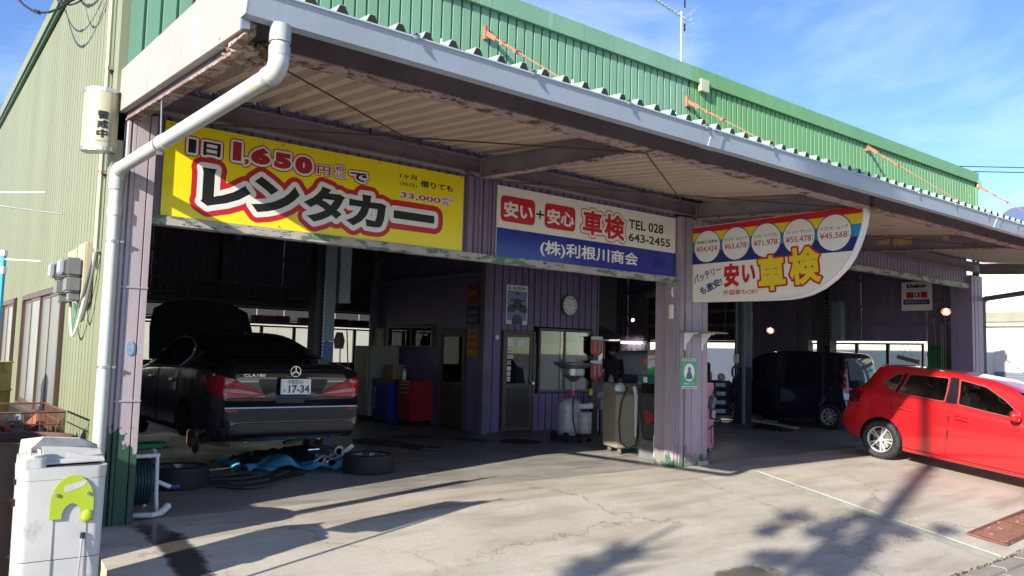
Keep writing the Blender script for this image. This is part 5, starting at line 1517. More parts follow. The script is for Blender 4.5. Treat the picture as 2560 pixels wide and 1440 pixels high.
build(MB().extr([(-.52, -.05, 1.745), (-.48, -.62, 1.785), (.48, -.62, 1.785), (.52, -.05, 1.745)], (0, 0, .008)), 'tailgate_glass', m_tint, SV, local=True)
for sg in (-1, 1): wheel(SV, (sg * .825, .6, .30), .305, .18, .19, sg, 7, False)
# ================================================================ OFFICE ROOM
OF = thing('office_room', 'purple clad office room built inside the garage with a door and windows', 'office', (8.6, 6.9, 0))
def op(mb, name, mat, **k): return build(mb, name, mat, OF, **k)
def ox(y, x0, x1, z0, z1, sheet=.84): ribbed(x0, x1, z0, z1, y, m_off, 'wall_sheet', OF, pitch=.17, gw=.03, gd=.03, sheet=sheet)
def oy(x, y0, y1, z0, z1, sheet=.9): ribbed(y0, y1, z0, z1, x, m_off, 'wall_sheet', OF, pitch=.15, gw=.012, gd=.008, axis='y', sheet=sheet)
ox(4.75, 7.16, 7.55, 0, 4.4, .39); ox(4.75, 7.55, 8.36, 1.95, 4.4, .81); ox(4.75, 8.36, 10.1, 2.05, 4.4, .87); ox(4.75, 8.36, 10.1, 0, .72, .87); ox(4.75, 9.96, 10.1, .72, 2.05, .14)
oy(7.15, 4.78, 5.33, 0, 4.4, .55); oy(7.15, 5.33, 6.26, 1.96, 4.4); oy(7.15, 6.26, 6.48, 0, 4.4, .22); oy(7.15, 6.48, 8.4, 2.06, 4.4); oy(7.15, 6.48, 8.4, 0, 1.55); oy(7.15, 8.4, 9.0, 0, 4.4, .6)
op(MB().box(10.1, 10.14, 4.75, 9, 0, 4.4), 'wall_sheet', m_off); op(MB().box(7.2, 10.1, 8.9, 8.98, 0, 4.4), 'wall_sheet', m_off); op(MB().box(7.2, 10.1, 4.9, 8.9, 2.5, 2.55), 'ceiling', M('office_ceiling', (.5, .48, .45), .8))
op(MB().box(7.02, 7.14, 4.60, 4.74, 0, 5.3), 'column', M('grey_lilac_column', (.14, .12, .17), .5, var=.15))
op(MB().box(7.0, 7.13, 4.78, 9, 2.95, 3.05), 'girt', m_ibeam); op(MB().box(6.98, 7.13, 4.78, 9, 3.5, 3.6), 'girt', m_ibeam)
# front door
fd = op(MB().box(7.56, 7.60, 4.70, 4.77, 0, 1.94).box(8.31, 8.355, 4.70, 4.77, 0, 1.94).box(7.60, 8.31, 4.70, 4.77, 1.90, 1.94), 'door_frame', m_brown)
op(MB().box(7.602, 8.308, 4.715, 4.745, .02, .92).box(7.602, 7.67, 4.715, 4.745, .92, 1.89).box(8.24, 8.308, 4.715, 4.745, .92, 1.89).box(7.67, 8.24, 4.715, 4.745, 1.82, 1.89), 'door', m_brown)
build(MB().box(7.67, 8.24, 4.712, 4.714, .08, .84), 'lower_panel', M('dark_door_panel', (.03, .025, .025), .4), fd)
build(MB().box(7.67, 8.24, 4.728, 4.734, .92, 1.82), 'pane', mglass, fd)
build(MB().cyl((8.275, 4.70, .93), .028, -.05, 'y', 12).cyl((8.275, 4.66, .93), .03, -.02, 'y', 12), 'door_knob', m_chrome, fd, smooth=40)
fo = lambda u, v, w_: (u, 4.7265 - w_, v)
for i, (z0, z1, x1) in enumerate(((1.62, 1.80, .13), (1.50, 1.60, .12), (1.40, 1.47, .14), (1.28, 1.37, .09), (1.17, 1.25, .09), (1.07, 1.15, .08), (.96, 1.05, .08))):
    s_ = build(MB().box(7.68, 7.68 + x1, 4.724, 4.7275, z0, z1), 'sticker', m_sw if i not in (3,) else M('pale_red_sticker', (.55, .3, .24), .5), fd)
    lettering('lettering', ('JAF', 'POST', '保険', 'OK', 'AED', 'O2', '110')[i], (7.69, 7.67 + x1, z0 + .02, z1 - .025), lambda u, v, w_: (u, 4.7238 - w_, v), [(0, m_sk, .001)], s_, res=1, weight=.02) if i in (1, 2, 6) else None
s_ = build(MB().box(7.90, 8.10, 4.724, 4.7275, 1.64, 1.76), 'notice', m_sw, fd)
# side door and side window
sdr = op(MB().box(7.10, 7.17, 5.35, 5.39, 0, 1.94).box(7.10, 7.17, 6.20, 6.245, 0, 1.94).box(7.10, 7.17, 5.39, 6.20, 1.90, 1.94), 'door_frame', m_brown)
op(MB().box(7.12, 7.15, 5.392, 6.198, .02, .90).box(7.12, 7.15, 5.392, 5.46, .90, 1.89).box(7.12, 7.15, 6.13, 6.198, .90, 1.89).box(7.12, 7.15, 5.46, 6.13, 1.80, 1.89), 'door', M('dark_brown_door', (.06, .045, .035), .4))
build(MB().box(7.13, 7.136, 5.46, 6.13, .90, 1.80), 'pane', mglass, sdr)
build(MB().cyl((7.12, 5.43, .90), .028, -.06, 'x', 12), 'door_knob', m_chrome, sdr)
def off_win(u0, u1, z0, z1, ax, pos, mid, tint):
    B = lambda a, b, c, d, e=.0, f=.07: (pos - f, pos + .02 - e, a, b, c, d) if ax == 'y' else (a, b, pos - f, pos + .02 - e, c, d)
    wd = op(MB().box(*B(u0, u1, z0, z0 + .05)).box(*B(u0, u1, z1 - .05, z1)).box(*B(u0, u0 + .045, z0 + .05, z1 - .05)).box(*B(u1 - .045, u1, z0 + .05, z1 - .05)), 'window', m_brown)
    build(MB().box(*B(mid - .025, mid + .025, z0 + .052, z1 - .052, .02, .05)), 'meeting_stile', m_brown, wd)
    build(MB().box(*B(u0 + .046, mid - .026, z0 + .052, z1 - .052, .045, -.02 + .005)), 'pane', tint, wd)
    build(MB().box(*B(mid + .026, u1 - .046, z0 + .052, z1 - .052, .03, .02)), 'pane', tint, wd)
    return wd
fwn = off_win(8.44, 9.95, .74, 2.02, 'x', 4.75, 9.14, mglass)
off_win(6.50, 8.38, 1.56, 2.04, 'y', 7.15, 7.40, mglass)
# blinds, posters and map inside the office window
fi = lambda u, v, w_: (u, 4.84 - w_, v)
build(MB().box(8.47, 9.10, 4.86, 4.865, .80, 1.72), 'blind', M('pale_blue_blind', (.30, .36, .42), .7, var=.06), fwn)
build(MB().box(9.17, 9.60, 4.86, 4.865, 1.0, 1.75), 'wall_map', M('pale_map', (.38, .40, .40), .7, var=.35, vs=9), fwn)
op(MB().box(7.3, 9.9, 7.5, 8.6, 0, .75), 'desk', M('office_desk', (.3, .3, .28), .6)); op(MB().box(8.6, 9.0, 5.6, 6.0, .75, 1.15), 'office_cabinet', M('office_teal', (.10, .22, .24), .6))
op(MB().cyl((7.41, 4.74, 1.80), .045, -.03, 'y', 16), 'door_bell', m_cream)
tag(OF, kind=None)
# dim lamp inside the office is not lit in the photograph
def flat_sign(name, label, cat, x0, x1, z0, z1, y, mat, th=.008, group=None):
    t_ = thing(name, label, cat, ((x0 + x1) / 2, y, z0), group)
    build(MB().box(x0, x1, y - th, y, z0, z1), 'board', mat, t_)
    return t_
PO = flat_sign('poster', 'tall framed poster with a carmaker name and four people in dark uniforms', 'poster', 7.625, 8.16, 2.066, 2.832, 4.742, M('poster_white', (.8, .8, .82), .4))
fp = lambda u, v, w_: (u, 4.7335 - w_, v)
def quadp(u0, u1, v0, v1, l=.001, f=None): f = f or fp; return [f(u0, v1, l), f(u1, v1, l), f(u1, v0, l), f(u0, v0, l)]
build(MB().add(quadp(7.65, 8.135, 2.14, 2.72), [(0, 1, 2, 3)]), 'picture', M('poster_picture', (.16, .26, .50), .4, var=.3, vs=8), PO)
lettering('lettering', 'SUZUKI', (7.78, 8.12, 2.745, 2.80), fp, [(0, m_navy, .0015)], PO, weight=.04)
build(MB().add([fp(u, v, .0015) for u, v in ((7.66, 2.775), (7.70, 2.805), (7.74, 2.785), (7.705, 2.775), (7.74, 2.76), (7.70, 2.74), (7.66, 2.765), (7.695, 2.772))], [tuple(range(8))]), 'logo', m_sr, PO)
lettering('lettering', 'お車の点検を', (7.74, 8.05, 2.085, 2.12), fp, [(0, m_sk, .0015)], PO)
for (cx, cz, s) in ((7.90, 2.62, 1), (7.76, 2.50, .9), (8.04, 2.50, .9), (7.90, 2.32, 1.15)):
    g = MB()
    g.add([fp(cx + u * .1 * s, cz + v * .1 * s, .002) for u, v in ((-.5, -.5), (.5, -.5), (1.15, -1.2), (1.15, -2.2), (-1.15, -2.2), (-1.15, -1.2))], [tuple(range(6))], 0)
    g.add([fp(cx + .045 * s * math.cos(a * PI / 8), cz + .055 * s * math.sin(a * PI / 8), .0025) for a in range(16)], [tuple(range(16))], 1)
    g.add([fp(cx + u * .05 * s, cz + v * .05 * s, .003) for u, v in ((-1.1, .5), (1.1, .5), (.9, 1.3), (-.9, 1.3))], [(0, 1, 2, 3)], 2)
    build(g, 'printed_figure', [M('print_navy', (.035, .05, .11), .4), M('print_skin', (.42, .28, .22), .4), m_sk], PO)
CK = thing('wall_clock', 'round white wall clock with black numerals on the purple office front', 'clock', (9.27, 4.74, 2.31))
build(MB().lathe([(.001, 0), (.215, 0), (.22, -.03), (.205, -.045), (.195, -.03)], (9.27, 4.74, 2.515), 'y', 40), 'clock_rim', M('clock_grey', (.10, .09, .10), .4), CK, smooth=40)
build(MB().cyl((9.27, 4.712, 2.515), .196, -.003, 'y', 40), 'clock_face', m_sw, CK)
fc = lambda u, v, w_: (9.27 + u, 4.708 - w_, 2.515 + v)
for h in range(1, 13):
    a = R(90 - 30 * h); lettering('numeral', str(h), (.155 * math.cos(a) - .02 * (1 if h < 10 else 1.5), .155 * math.cos(a) + .02 * (1 if h < 10 else 1.5), .155 * math.sin(a) - .022, .155 * math.sin(a) + .022), fc, [(0, m_sk, .001)], CK, res=1, weight=.02)
build(MB().beam(fc(.0, 0, .004), fc(.14, -.01, .004), .002, .008, up=(0, 1, 0)).beam(fc(.02, 0, .003), fc(-.10, .015, .003), .002, .012, up=(0, 1, 0)), 'hands', m_black, CK)
for z0, z1, lb in ((1.46, 1.90, 'upper red payment pennant at the right edge of the office window'), (.955, 1.395, 'lower red payment pennant at the right edge of the office window')):
    t_ = thing('pennant', lb, 'pennant', (9.97, 4.62, z0), 'red payment pennants')
    build(MB().extr([(9.80, 4.63, z1 - .07), (10.14, 4.63, z1 - .07), (10.14, 4.63, z0 + .10), (9.97, 4.63, z0), (9.80, 4.63, z0 + .10)], (0, -.004, 0)), 'flag', m_sr, t_)
    build(MB().box(9.80, 10.14, 4.625, 4.63, z1 - .069, z1), 'white_header', m_sw, t_)
    build(MB().tube([(9.70, 4.635, z1 - .005), (10.16, 4.635, z1 - .005)], .006, 6), 'arm', m_black, t_)
    for j, ch in enumerate('ペイペイ'): lettering('lettering', ch, (10.02, 10.08, z1 - .15 - j * .06, z1 - .10 - j * .06), lambda u, v, w_: (u, 4.6255 - w_, v), [(0, m_sw, .002)], t_, res=2, weight=.02)
    for j, ch in enumerate('使えます'): lettering('lettering', ch, (9.90, 9.95, z1 - .17 - j * .055, z1 - .125 - j * .055), lambda u, v, w_: (u, 4.6255 - w_, v), [(0, m_sw, .002)], t_, res=2, weight=.01)
# notices on the side wall of the office
def side_notice(name, label, y0, y1, z0, z1, mat, lines=()):
    t_ = thing(name, label, 'notice', (7.12, (y0 + y1) / 2, z0))
    build(MB().box(7.128, 7.145, y0, y1, z0, z1), 'board', mat, t_)
    f = lambda u, v, w_: (7.1275 - w_, -u, v)
    for tx, a, b, c, d, mt in lines: lettering('lettering', tx, (-b, -a, c, d), f, [(0, mt, .001)], t_, res=2, weight=.02)
    return t_
side_notice('notice_board', 'orange notice with black lettering right of the side door', 4.98, 5.31, 1.42, 1.94, M('orange_board', (.52, .20, .03), .5, var=.05), (('注意事項', 5.0, 5.28, 1.82, 1.89, m_sk), ('TEZUKI', 5.02, 5.28, 1.70, 1.78, m_sk), ('認証工場', 5.02, 5.25, 1.58, 1.64, m_sk)))
side_notice('notice_board', 'dull red notice high above the side door', 4.98, 5.34, 2.44, 2.82, M('dull_red_board', (.20, .025, .03), .5, var=.1), (('火気厳禁', 5.02, 5.30, 2.60, 2.70, MATS['orange_board']),))
side_notice('notice_board', 'dark blue notice between the red one and the orange one', 4.94, 5.36, 2.02, 2.40, M('dark_blue_board', (.02, .03, .10), .5, var=.1), (('自動車分解整備事業', 4.98, 5.32, 2.24, 2.31, M('dull_white_print', (.3, .3, .34), .6)), ('認証工場', 5.02, 5.28, 2.10, 2.18, MATS['dull_white_print'])))

# ================================================================ LEFT BAY, BESIDE THE OFFICE
m_gcab = M('grubby_white_enamel', (.34, .33, .29), .5, var=.12, layers=[(RUSTD, 6, .66, .05, (1, 1, 1), .8)])
CB = thing('steel_cabinet', 'tall grubby white steel cabinet standing behind the blue cabinet', 'cabinet', (6.75, 8.1, 0))
build(MB().box(6.35, 7.05, 7.75, 8.5, .1, 1.58), 'body', m_gcab, CB, bev=.02); build(MB().box(6.33, 6.348, 7.80, 8.45, .2, 1.5), 'door', m_gcab, CB, bev=.004)
build(MB().box(6.30, 6.348, 7.80, 7.95, .5, 1.5), 'sticker_strip', M('stickered_strip', (.40, .34, .28), .6, var=.4, vs=14), CB); build(MB().box(6.40, 7.0, 7.8, 8.45, 0, .1), 'plinth', m_black, CB)
BC = thing('blue_cabinet', 'blue workshop cabinet with vertical white maker lettering on its corner', 'cabinet', (6.7, 7.3, 0))
m_bl = M('deep_blue_enamel', (.010, .030, .22), .3, var=.08)
build(MB().box(6.38, 7.02, 6.98, 7.62, .05, .84), 'body', m_bl, BC, bev=.01); build(MB().box(6.36, 7.04, 6.95, 7.65, .842, .90), 'top', M('worn_dark_top', (.05, .05, .05), .5), BC, bev=.006)
build(MB().box(6.42, 6.98, 7.0, 7.6, 0, .05), 'plinth', m_black, BC)
for j, ch in enumerate('HESHBON'[::-1]): lettering('lettering', ch, (-7.58, -7.52, .28 + .068 * j, .335 + .068 * j), lambda u, v, w_: (6.379 - w_, -u - .0, v), [(0, m_sw, .001)], BC, res=1, weight=.02)
RC = thing('tool_chest', 'red roller tool chest on castors beside the blue cabinet', 'tool chest', (6.8, 6.65, 0))
m_rc = M('red_enamel', (.30, .012, .02), .3, var=.08)
build(MB().box(6.55, 7.05, 6.35, 6.92, .10, .90), 'body', m_rc, RC, bev=.008)
for z0, z1 in ((.84, .89), (.77, .83), (.69, .76), (.14, .67)):
    d_ = build(MB().box(6.53, 6.548, 6.37, 6.90, z0, z1), 'drawer' if z0 > .6 else 'door', m_rc, RC, bev=.003)
    build(MB().box(6.52, 6.529, 6.42, 6.85, z1 - .02, z1 - .008), 'handle', m_steel, d_)
for x in (6.6, 7.0):
    for y in (6.4, 6.87): build(MB().cyl((x - .012, y, .045), .042, .025, 'x', 14).box(x - .02, x + .02, y - .03, y + .03, .06, .10), 'castor', m_black, RC)
o = build(MB().box(6.50, 6.78, 7.05, 7.35, .902, 1.20), 'cardboard_box', M('cardboard', (.32, .20, .11), .85, var=.08), bev=.004); tag(o, 'small brown cardboard box standing on the blue cabinet', 'box')
SB = thing('spray_bottle', 'white bottle standing at the front corner of the red tool chest', 'bottle', (6.6, 6.75, .90))
build(MB().lathe([(0, .902), (.035, .902), (.038, .92), (.038, 1.06), (.015, 1.10), (.015, 1.13), (0, 1.13)], (6.62, 6.78, 0), 'z', 14), 'bottle_body', m_sw, SB, smooth=40); build(MB().box(6.58, 6.64, 6.775, 6.79, 1.13, 1.16), 'nozzle', m_black, SB)
o = build(MB().lathe([(.11, 1.58), (.12, 1.66), (.09, 1.84), (.13, 1.90), (.10, 1.97), (.02, 1.99)], (6.72, 8.1, 0), 'z', 12), 'cloth_sack', M('off_white_cloth', (.42, .38, .32), .9, var=.15, bump=.4, bs=20), smooth=50); tag(o, 'off white cloth bag slumped on top of the white cabinet', 'bag')
def hand_tool(name, label, cat, top, bottom, head, hm, m_=None):
    t_ = thing(name, label, cat, bottom)
    build(MB().tube([top, bottom], .014, 8), 'handle', m_ or M('worn_wood_handle', (.28, .20, .12), .7, var=.2), t_)
    build(head, 'head', hm, t_)
    return t_
g = MB(); g.extr([(5.93, 8.6, 1.50), (6.13, 8.6, 1.50), (6.16, 8.6, 1.68), (6.10, 8.6, 1.86), (5.96, 8.6, 1.86), (5.90, 8.6, 1.68)], (0, .02, 0))
hand_tool('dust_shovel', 'upturned shovel leaning near the white cabinet', 'shovel', (6.03, 8.55, 1.5), (5.90, 8.2, 0), g, M('dusty_tan_metal', (.26, .21, .14), .7, var=.2))
g = MB(); g.obox((6.2, 8.3, .95), (.06, .05, .3)); hand_tool('broom', 'long handled broom standing left of the white cabinet', 'broom', (6.15, 8.5, 1.9), (6.0, 7.9, .0), MB().obox((6.0, 7.9, .06), (.35, .08, .12)), M('broom_bristle', (.05, .16, .06), .9))
# two-post lift beside the saloon
LF = thing('vehicle_lift', 'grey and blue lift post with a grey control box, right of the black saloon', 'vehicle lift', (3.62, 4.1, 0))
m_lg = M('lift_grey_blue', (.16, .21, .24), .45, var=.12); m_lb = M('lift_blue', (.03, .10, .30), .4, var=.12)
build(MB().box(3.52, 3.70, 4.0, 4.25, 1.62, 4.4), 'post', m_lg, LF); build(MB().box(3.52, 3.70, 4.0, 4.25, 0, 1.615), 'lower_post', m_lb, LF); build(MB().box(3.40, 3.515, 4.05, 4.3, 0, 4.4), 'dark_rail', m_black, LF)
for i in range(46): build(MB().box(3.500, 3.519, 3.985, 4.0, .5 + i * .055, .525 + i * .055), 'rack_tooth', m_steel, LF)
build(MB().box(3.76, 3.95, 4.0, 4.2, 2.22, 3.15), 'control_box', M('pale_blue_box', (.22, .29, .33), .5, var=.06), LF, bev=.006)
build(MB().box(3.45, 3.9, 3.9, 4.4, 0, .03), 'base_plate', m_black, LF)
g = MB(); g.box(.35, 1.10, 2.9, 3.25, .14, .24); o = build(g, 'lift_beam', M('dusty_beige_steel', (.30, .26, .18), .7, var=.2), LF); build(MB().box(.45, .9, 2.95, 3.2, 0, .14), 'beam_support', m_black, LF)
o = build(MB().extr([(.58, 2.95, .30), (.66, 2.95, .245), (1.0, 2.95, .245), (1.06, 2.95, .30)], (0, .22, 0)), 'plastic_tray', M('bright_green_plastic', (.02, .42, .16), .4)); tag(o, 'bright green plastic tray lying on the lift beam', 'tray')
# things on the floor
def floor_wheel(x, y, name, label, rr=.315, rot=0):
    t_ = thing(name, label, 'wheel', (x, y, 0), 'wheels taken off the saloon')
    build(MB().lathe([(.235, .012), (.27, .0), (.30, .008), (rr - .004, .035), (rr, .06), (rr, .18), (rr - .006, .205), (.30, .222), (.25, .228), (.225, .212)], (x, y, 0), 'z', 56), 'tyre', m_tyre, t_, smooth=35)
    tb = MB()
    for row, z in enumerate((.045, .078, .112, .146, .18)):
        for i in range(60):
            a = 2 * PI * (i + .5 * (row % 2)) / 60
            dr_ = Vector((math.cos(a), math.sin(a), 0)); tg = Vector((-math.sin(a), math.cos(a), 0))
            c = Vector((x, y, z)) + dr_ * (rr + .001)
            tb.obox(c, (.007, .026, .022), (0, 0, a))
    tr_o = build(tb, 'tread_blocks', m_tyre, t_); tr_o['kind'] = 'stuff'
    build(MB().lathe([(.225, .21), (.215, .19), (.205, .10), (.001, .10)], (x, y, 0), 'z', 40), 'rim', M('grey_alloy', (.22, .22, .23), .35, .7), t_, smooth=35)
    for i in range(5):
        a = 2 * PI * i / 5 + rot
        for s_ in (-.12, .12):
            build(MB().beam((x + .04 * math.cos(a), y + .04 * math.sin(a), .185), (x + .212 * math.cos(a + s_), y + .212 * math.sin(a + s_), .205), .022, .02), 'spoke', MATS['grey_alloy'], t_)
    build(MB().cyl((x, y, .17), .05, .022, 'z', 16), 'hub_cap', MATS['grey_alloy'], t_)
    return t_
floor_wheel(3.06, 1.52, 'loose_wheel', 'loose wheel lying flat at the edge of the sunlight, right of the blue sheet')
floor_wheel(.80, 1.55, 'loose_wheel', 'loose wheel lying flat behind the hose reel at the left pillar', rot=.5)
# black plastic undertray panels
m_ut = M('dusty_black_plastic', (.055, .055, .058), .65, var=.2, vs=5)
UT = thing('undertray', 'long dusty black plastic car undertray lying on the floor in front of the saloon', 'undertray', (1.6, 1.4, 0))
g = MB()
outl = [(.98, 1.50), (1.02, 1.38), (1.20, 1.16), (1.32, 1.0), (1.42, .97), (1.52, 1.04), (1.72, 1.16), (1.86, 1.28), (2.08, 1.42), (2.20, 1.46), (2.26, 1.60), (2.18, 1.78), (2.0, 1.86), (1.85, 1.80), (1.66, 1.90), (1.45, 1.84), (1.3, 1.86), (1.12, 1.72)]
g.extr([(x, y, .012 + .02 * noise.noise(Vector((x * 4, y * 4, 0)))) for x, y in outl], (0, 0, .022)); build(g, 'panel', m_ut, UT)
for pts in ([(1.15, 1.55, .05), (1.35, 1.42, .055), (1.6, 1.5, .05), (1.8, 1.62, .05)], [(1.85, 1.45, .05), (2.0, 1.58, .06), (2.1, 1.7, .05)], [(1.25, 1.25, .045), (1.4, 1.15, .05), (1.7, 1.3, .045)]): build(MB().tube(pts, .014, 6), 'stiffening_rib', m_ut, UT)
UT2 = thing('undertray', 'smaller black plastic panel lying beyond the loose wheel near the office', 'undertray', (4.8, 3.6, 0))
g = MB(); g.extr([(x, y, .012) for x, y in ((4.35, 4.5), (4.45, 4.1), (4.7, 3.6), (4.75, 3.0), (4.95, 2.85), (5.12, 3.0), (5.05, 3.35), (4.9, 3.8), (4.85, 4.3), (4.62, 4.55))], (0, 0, .025)); build(g, 'panel', m_ut, UT2); build(MB().tube([(4.5, 4.3, .045), (4.75, 3.8, .055), (4.9, 3.15, .045)], .02, 6), 'stiffening_rib', m_ut, UT2)
UT3 = thing('undertray', 'pair of black floor mats lying before the office front', 'undertray', (5.8, 4.0, 0))
for pts in (((5.2, 4.75), (5.5, 4.2), (5.9, 4.35), (5.7, 4.85)), ((5.75, 3.85), (6.1, 3.35), (6.45, 3.5), (6.15, 4.0))): build(MB().extr([(x, y, .006) for x, y in pts], (0, 0, .022)), 'mat', m_ut, UT3, bev=.004)
o = build(MB().cyl((6.9, 3.3, .0), .36, .007, 'z', 28), 'manhole_cover', M('dark_iron', (.03, .03, .03), .6, .4)); tag(o, 'round dark iron manhole cover in the workshop floor', 'manhole')
# blue sheet with parts on it
TS = thing('blue_sheet', 'crumpled blue plastic sheet spread under the rear of the saloon', 'sheet', (2.3, 2.4, 0))
g = MB(); nx_, ny_ = 40, 18
P0, P1, P2, P3 = Vector((1.68, 3.15)), Vector((1.80, 2.15)), Vector((2.85, 1.72)), Vector((3.2, 2.7))
for j in range(ny_ + 1):
    for i in range(nx_ + 1):
        u, v = i / nx_, j / ny_
        p = P1.lerp(P2, u).lerp(P0.lerp(P3, u), v)
        e = noise.noise(Vector((u * 3, v * 2, 1))) * .06
        p = p + Vector((e, noise.noise(Vector((u * 3.5, v * 3, 6))) * .10))
        z = .008 + abs(noise.noise(Vector((u * 4.5, v * 3, 3)))) * .16 + max(0, .16 * (1 - abs(u - .42) * 6)) * (1 - abs(v - .35) * 1.5)
        g.v.append((p.x, p.y, z))
for j in range(ny_):
    for i in range(nx_): a = j * (nx_ + 1) + i; g.f.append((a, a + 1, a + nx_ + 2, a + nx_ + 1)); g.m.append(0)
build(g, 'sheet', M('blue_tarpaulin', (.13, .60, .92), .45, var=.12, vs=3), TS, smooth=25)  # blue lightened in place of a work light under the car
DC = thing('dark_cloth', 'heap of black cloth and bumper trim lying on the blue sheet', 'cloth', (2.2, 2.7, 0))
g = MB(); nx_, ny_ = 26, 10
for j in range(ny_ + 1):
    for i in range(nx_ + 1):
        u, v = i / nx_, j / ny_
        x = 1.85 + u * .95; y = 2.55 + v * .5 - u * .1
        z = .06 + .16 * math.sin(PI * v) * (.35 + .65 * u) + .07 * noise.noise(Vector((u * 7, v * 5, 2)))
        g.v.append((x, y, z if 0 < v < 1 else .04))
for j in range(ny_):
    for i in range(nx_): a = j * (nx_ + 1) + i; g.f.append((a, a + 1, a + nx_ + 2, a + nx_ + 1)); g.m.append(0)
build(g, 'cloth', M('black_cloth', (.012, .011, .012), .9), DC, smooth=50)
MP = thing('engine_parts', 'bright metal motor parts piled on the right end of the blue sheet', 'car parts', (2.75, 2.2, .05))
for c, r_, h_, ax, m_ in (((2.62, 2.35, .20), .05, .13, 'x', m_chrome), ((2.70, 2.10, .10), .06, .10, 'y', m_steel), ((2.82, 2.15, .14), .045, .14, 'x', m_steel), ((2.92, 2.05, .20), .07, .08, 'y', m_steel), ((2.66, 2.2, .07), .035, .2, 'x', m_chrome), ((2.95, 2.2, .1), .05, .12, 'z', m_black), ((2.80, 2.0, .06), .05, .07, 'y', m_chrome)):
    build(MB().cyl(c, r_, h_, ax, 16).cyl((c[0] - .006, c[1], c[2]), r_ * .6, h_ + .03, ax, 12), 'motor_part', m_, MP, smooth=35)
build(MB().tube([(2.6, 2.1, .08), (2.7, 2.05, .16), (2.85, 2.08, .10), (2.98, 2.0, .17)], .014, 8), 'motor_pipe', m_steel, MP); build(MB().beam((2.95, 2.05, .16), (3.08, 2.0, .28), .06, .05), 'motor_part', m_steel, MP, bev=.008)
# hose reel at the left pillar
HR = thing('hose_reel', 'garden hose reel with dark green hose and white frame behind the left pillar', 'hose reel', (.16, .45, 0))
m_hose = M('dark_teal_hose', (.015, .05, .055), .4)
for i in range(7):
    for k in range(2): build(MB().lathe([(.17 + .026 * k + .014 * math.cos(a * PI / 5), -.09 + i * .027 + .014 * math.sin(a * PI / 5)) for a in range(11)], (.14, .42, .27), 'x', 28), 'hose_coil', m_hose, HR, smooth=60)
for sx in (-.11, .12):
    build(MB().tube([(.14 + sx, .18, .0), (.14 + sx, .24, .15), (.14 + sx, .28, .50), (.14 + sx, .40, .54), (.14 + sx, .58, .50), (.14 + sx, .64, .0)], .017, 8), 'reel_frame', m_white, HR)
build(MB().tube([(.0, .28, .51), (.28, .28, .51)], .018, 8), 'carry_bar', m_white, HR)
build(MB().tube([(.27, .42, .27), (.42, .40, .20)], .02, 8), 'crank', m_white, HR)
build(MB().tube([(.42, .40, .20), (.50, .39, .20)], .018, 8), 'crank_grip', m_lb, HR); build(MB().cyl((.02, .42, .27), .11, .25, 'x', 18), 'reel_drum', m_lb, HR)
build(MB().tube([(.05, .1, .03), (.18, .02, .035), (.26, .06, .04)], .022, 8).tube([(.26, .06, .04), (.34, .14, .08)], .03, 8), 'spray_gun', m_white, HR)
# shelf load at the back wall
SHF = build(MB().box(.2, 8.6, 11.5, 11.95, 2.06, 2.12), 'back_shelf', m_ibeam, GB)
for i, (x, w_, h_, c) in enumerate(((5.2, .25, .14, (.30, .05, .06)), (5.5, .25, .14, (.30, .05, .06)), (5.8, .3, .15, (.28, .06, .06)), (6.4, .22, .13, (.3, .05, .05)), (6.65, .22, .13, (.3, .05, .05)), (7.2, .5, .14, (.015, .015, .015)), (7.8, .5, .13, (.015, .015, .016)))):
    o = build(MB().box(x, x + w_, 11.55, 11.8, 2.122, 2.122 + h_), 'parts_box', M('parts_box_%d' % (0 if c[0] > .1 else 1), c, .6), bev=.004)
    tag(o, ('small dull red parts box on the high back shelf, number %s from the left' % ('first', 'second', 'third', 'fourth', 'fifth')[i]).replace('number ', '') if i < 5 else ('left black bundle on the high back shelf' if i == 5 else 'right black bundle on the high back shelf'), 'box', 'boxes on the back shelf')
BL = thing('pendant_bulb', 'unlit round bulb hanging high at the back of the left bay', 'lamp', (4.55, 11.6, 3.9))
build(MB().ball((4.6, 11.3, 4.05), .1, 8), 'bulb', M('dusty_bulb', (.40, .38, .36), .3), BL, smooth=60); build(MB().cyl((4.6, 11.3, 4.13), .05, .1, 'z', 12).tube([(4.6, 11.3, 4.2), (4.6, 11.3, 5.4)], .006, 6), 'bulb_holder', m_black, BL)

# ================================================================ LEFT YARD
WM = thing('washing_machine', 'grimy white plastic tub washer with a lime green hook plate at the lower left', 'washing machine', (-.80, -1.60, -.30), rotz=R(-3))
m_wm = M('grimy_white_plastic', (.46, .465, .47), .38, var=.08, vs=3, layers=[((.25, .25, .23), 4, .55, .14, (1, 1, .7), .6), ((.10, .10, .09), 20, .72, .05, (1, 1, 1), .7)], bump=.05, bs=12)
m_lime = M('lime_plastic', (.34, .44, .03), .4, var=.04)
def rbox(w_, d_, z0, z1, r_, tw=1., n=6, x0=0., y0=0.):
    pts = []
    for cx, cy, a0 in ((w_ / 2 - r_, d_ / 2 - r_, 0), (-w_ / 2 + r_, d_ / 2 - r_, 90), (-w_ / 2 + r_, -d_ / 2 + r_, 180), (w_ / 2 - r_, -d_ / 2 + r_, 270)):
        for s_ in range(n + 1): a = R(a0 + 90 * s_ / n); pts.append((cx + r_ * math.cos(a), cy + r_ * math.sin(a)))
    g = MB(); vs = [(x + x0, y + y0, z0) for x, y in pts] + [(x * tw + x0, y * tw + y0, z1) for x, y in pts]; m_ = len(pts)
    g.add(vs, [(i, (i + 1) % m_, m_ + (i + 1) % m_, m_ + i) for i in range(m_)] + [tuple(range(m_))[::-1], tuple(range(m_, 2 * m_))]); return g
def wb(mb, nm, mt, par=None, **k): return build(mb, nm, mt, par or WM, local=True, **k)
wb(rbox(.53, .42, .0, .48, .07, 1.005), 'lower_body', m_wm, smooth=40)
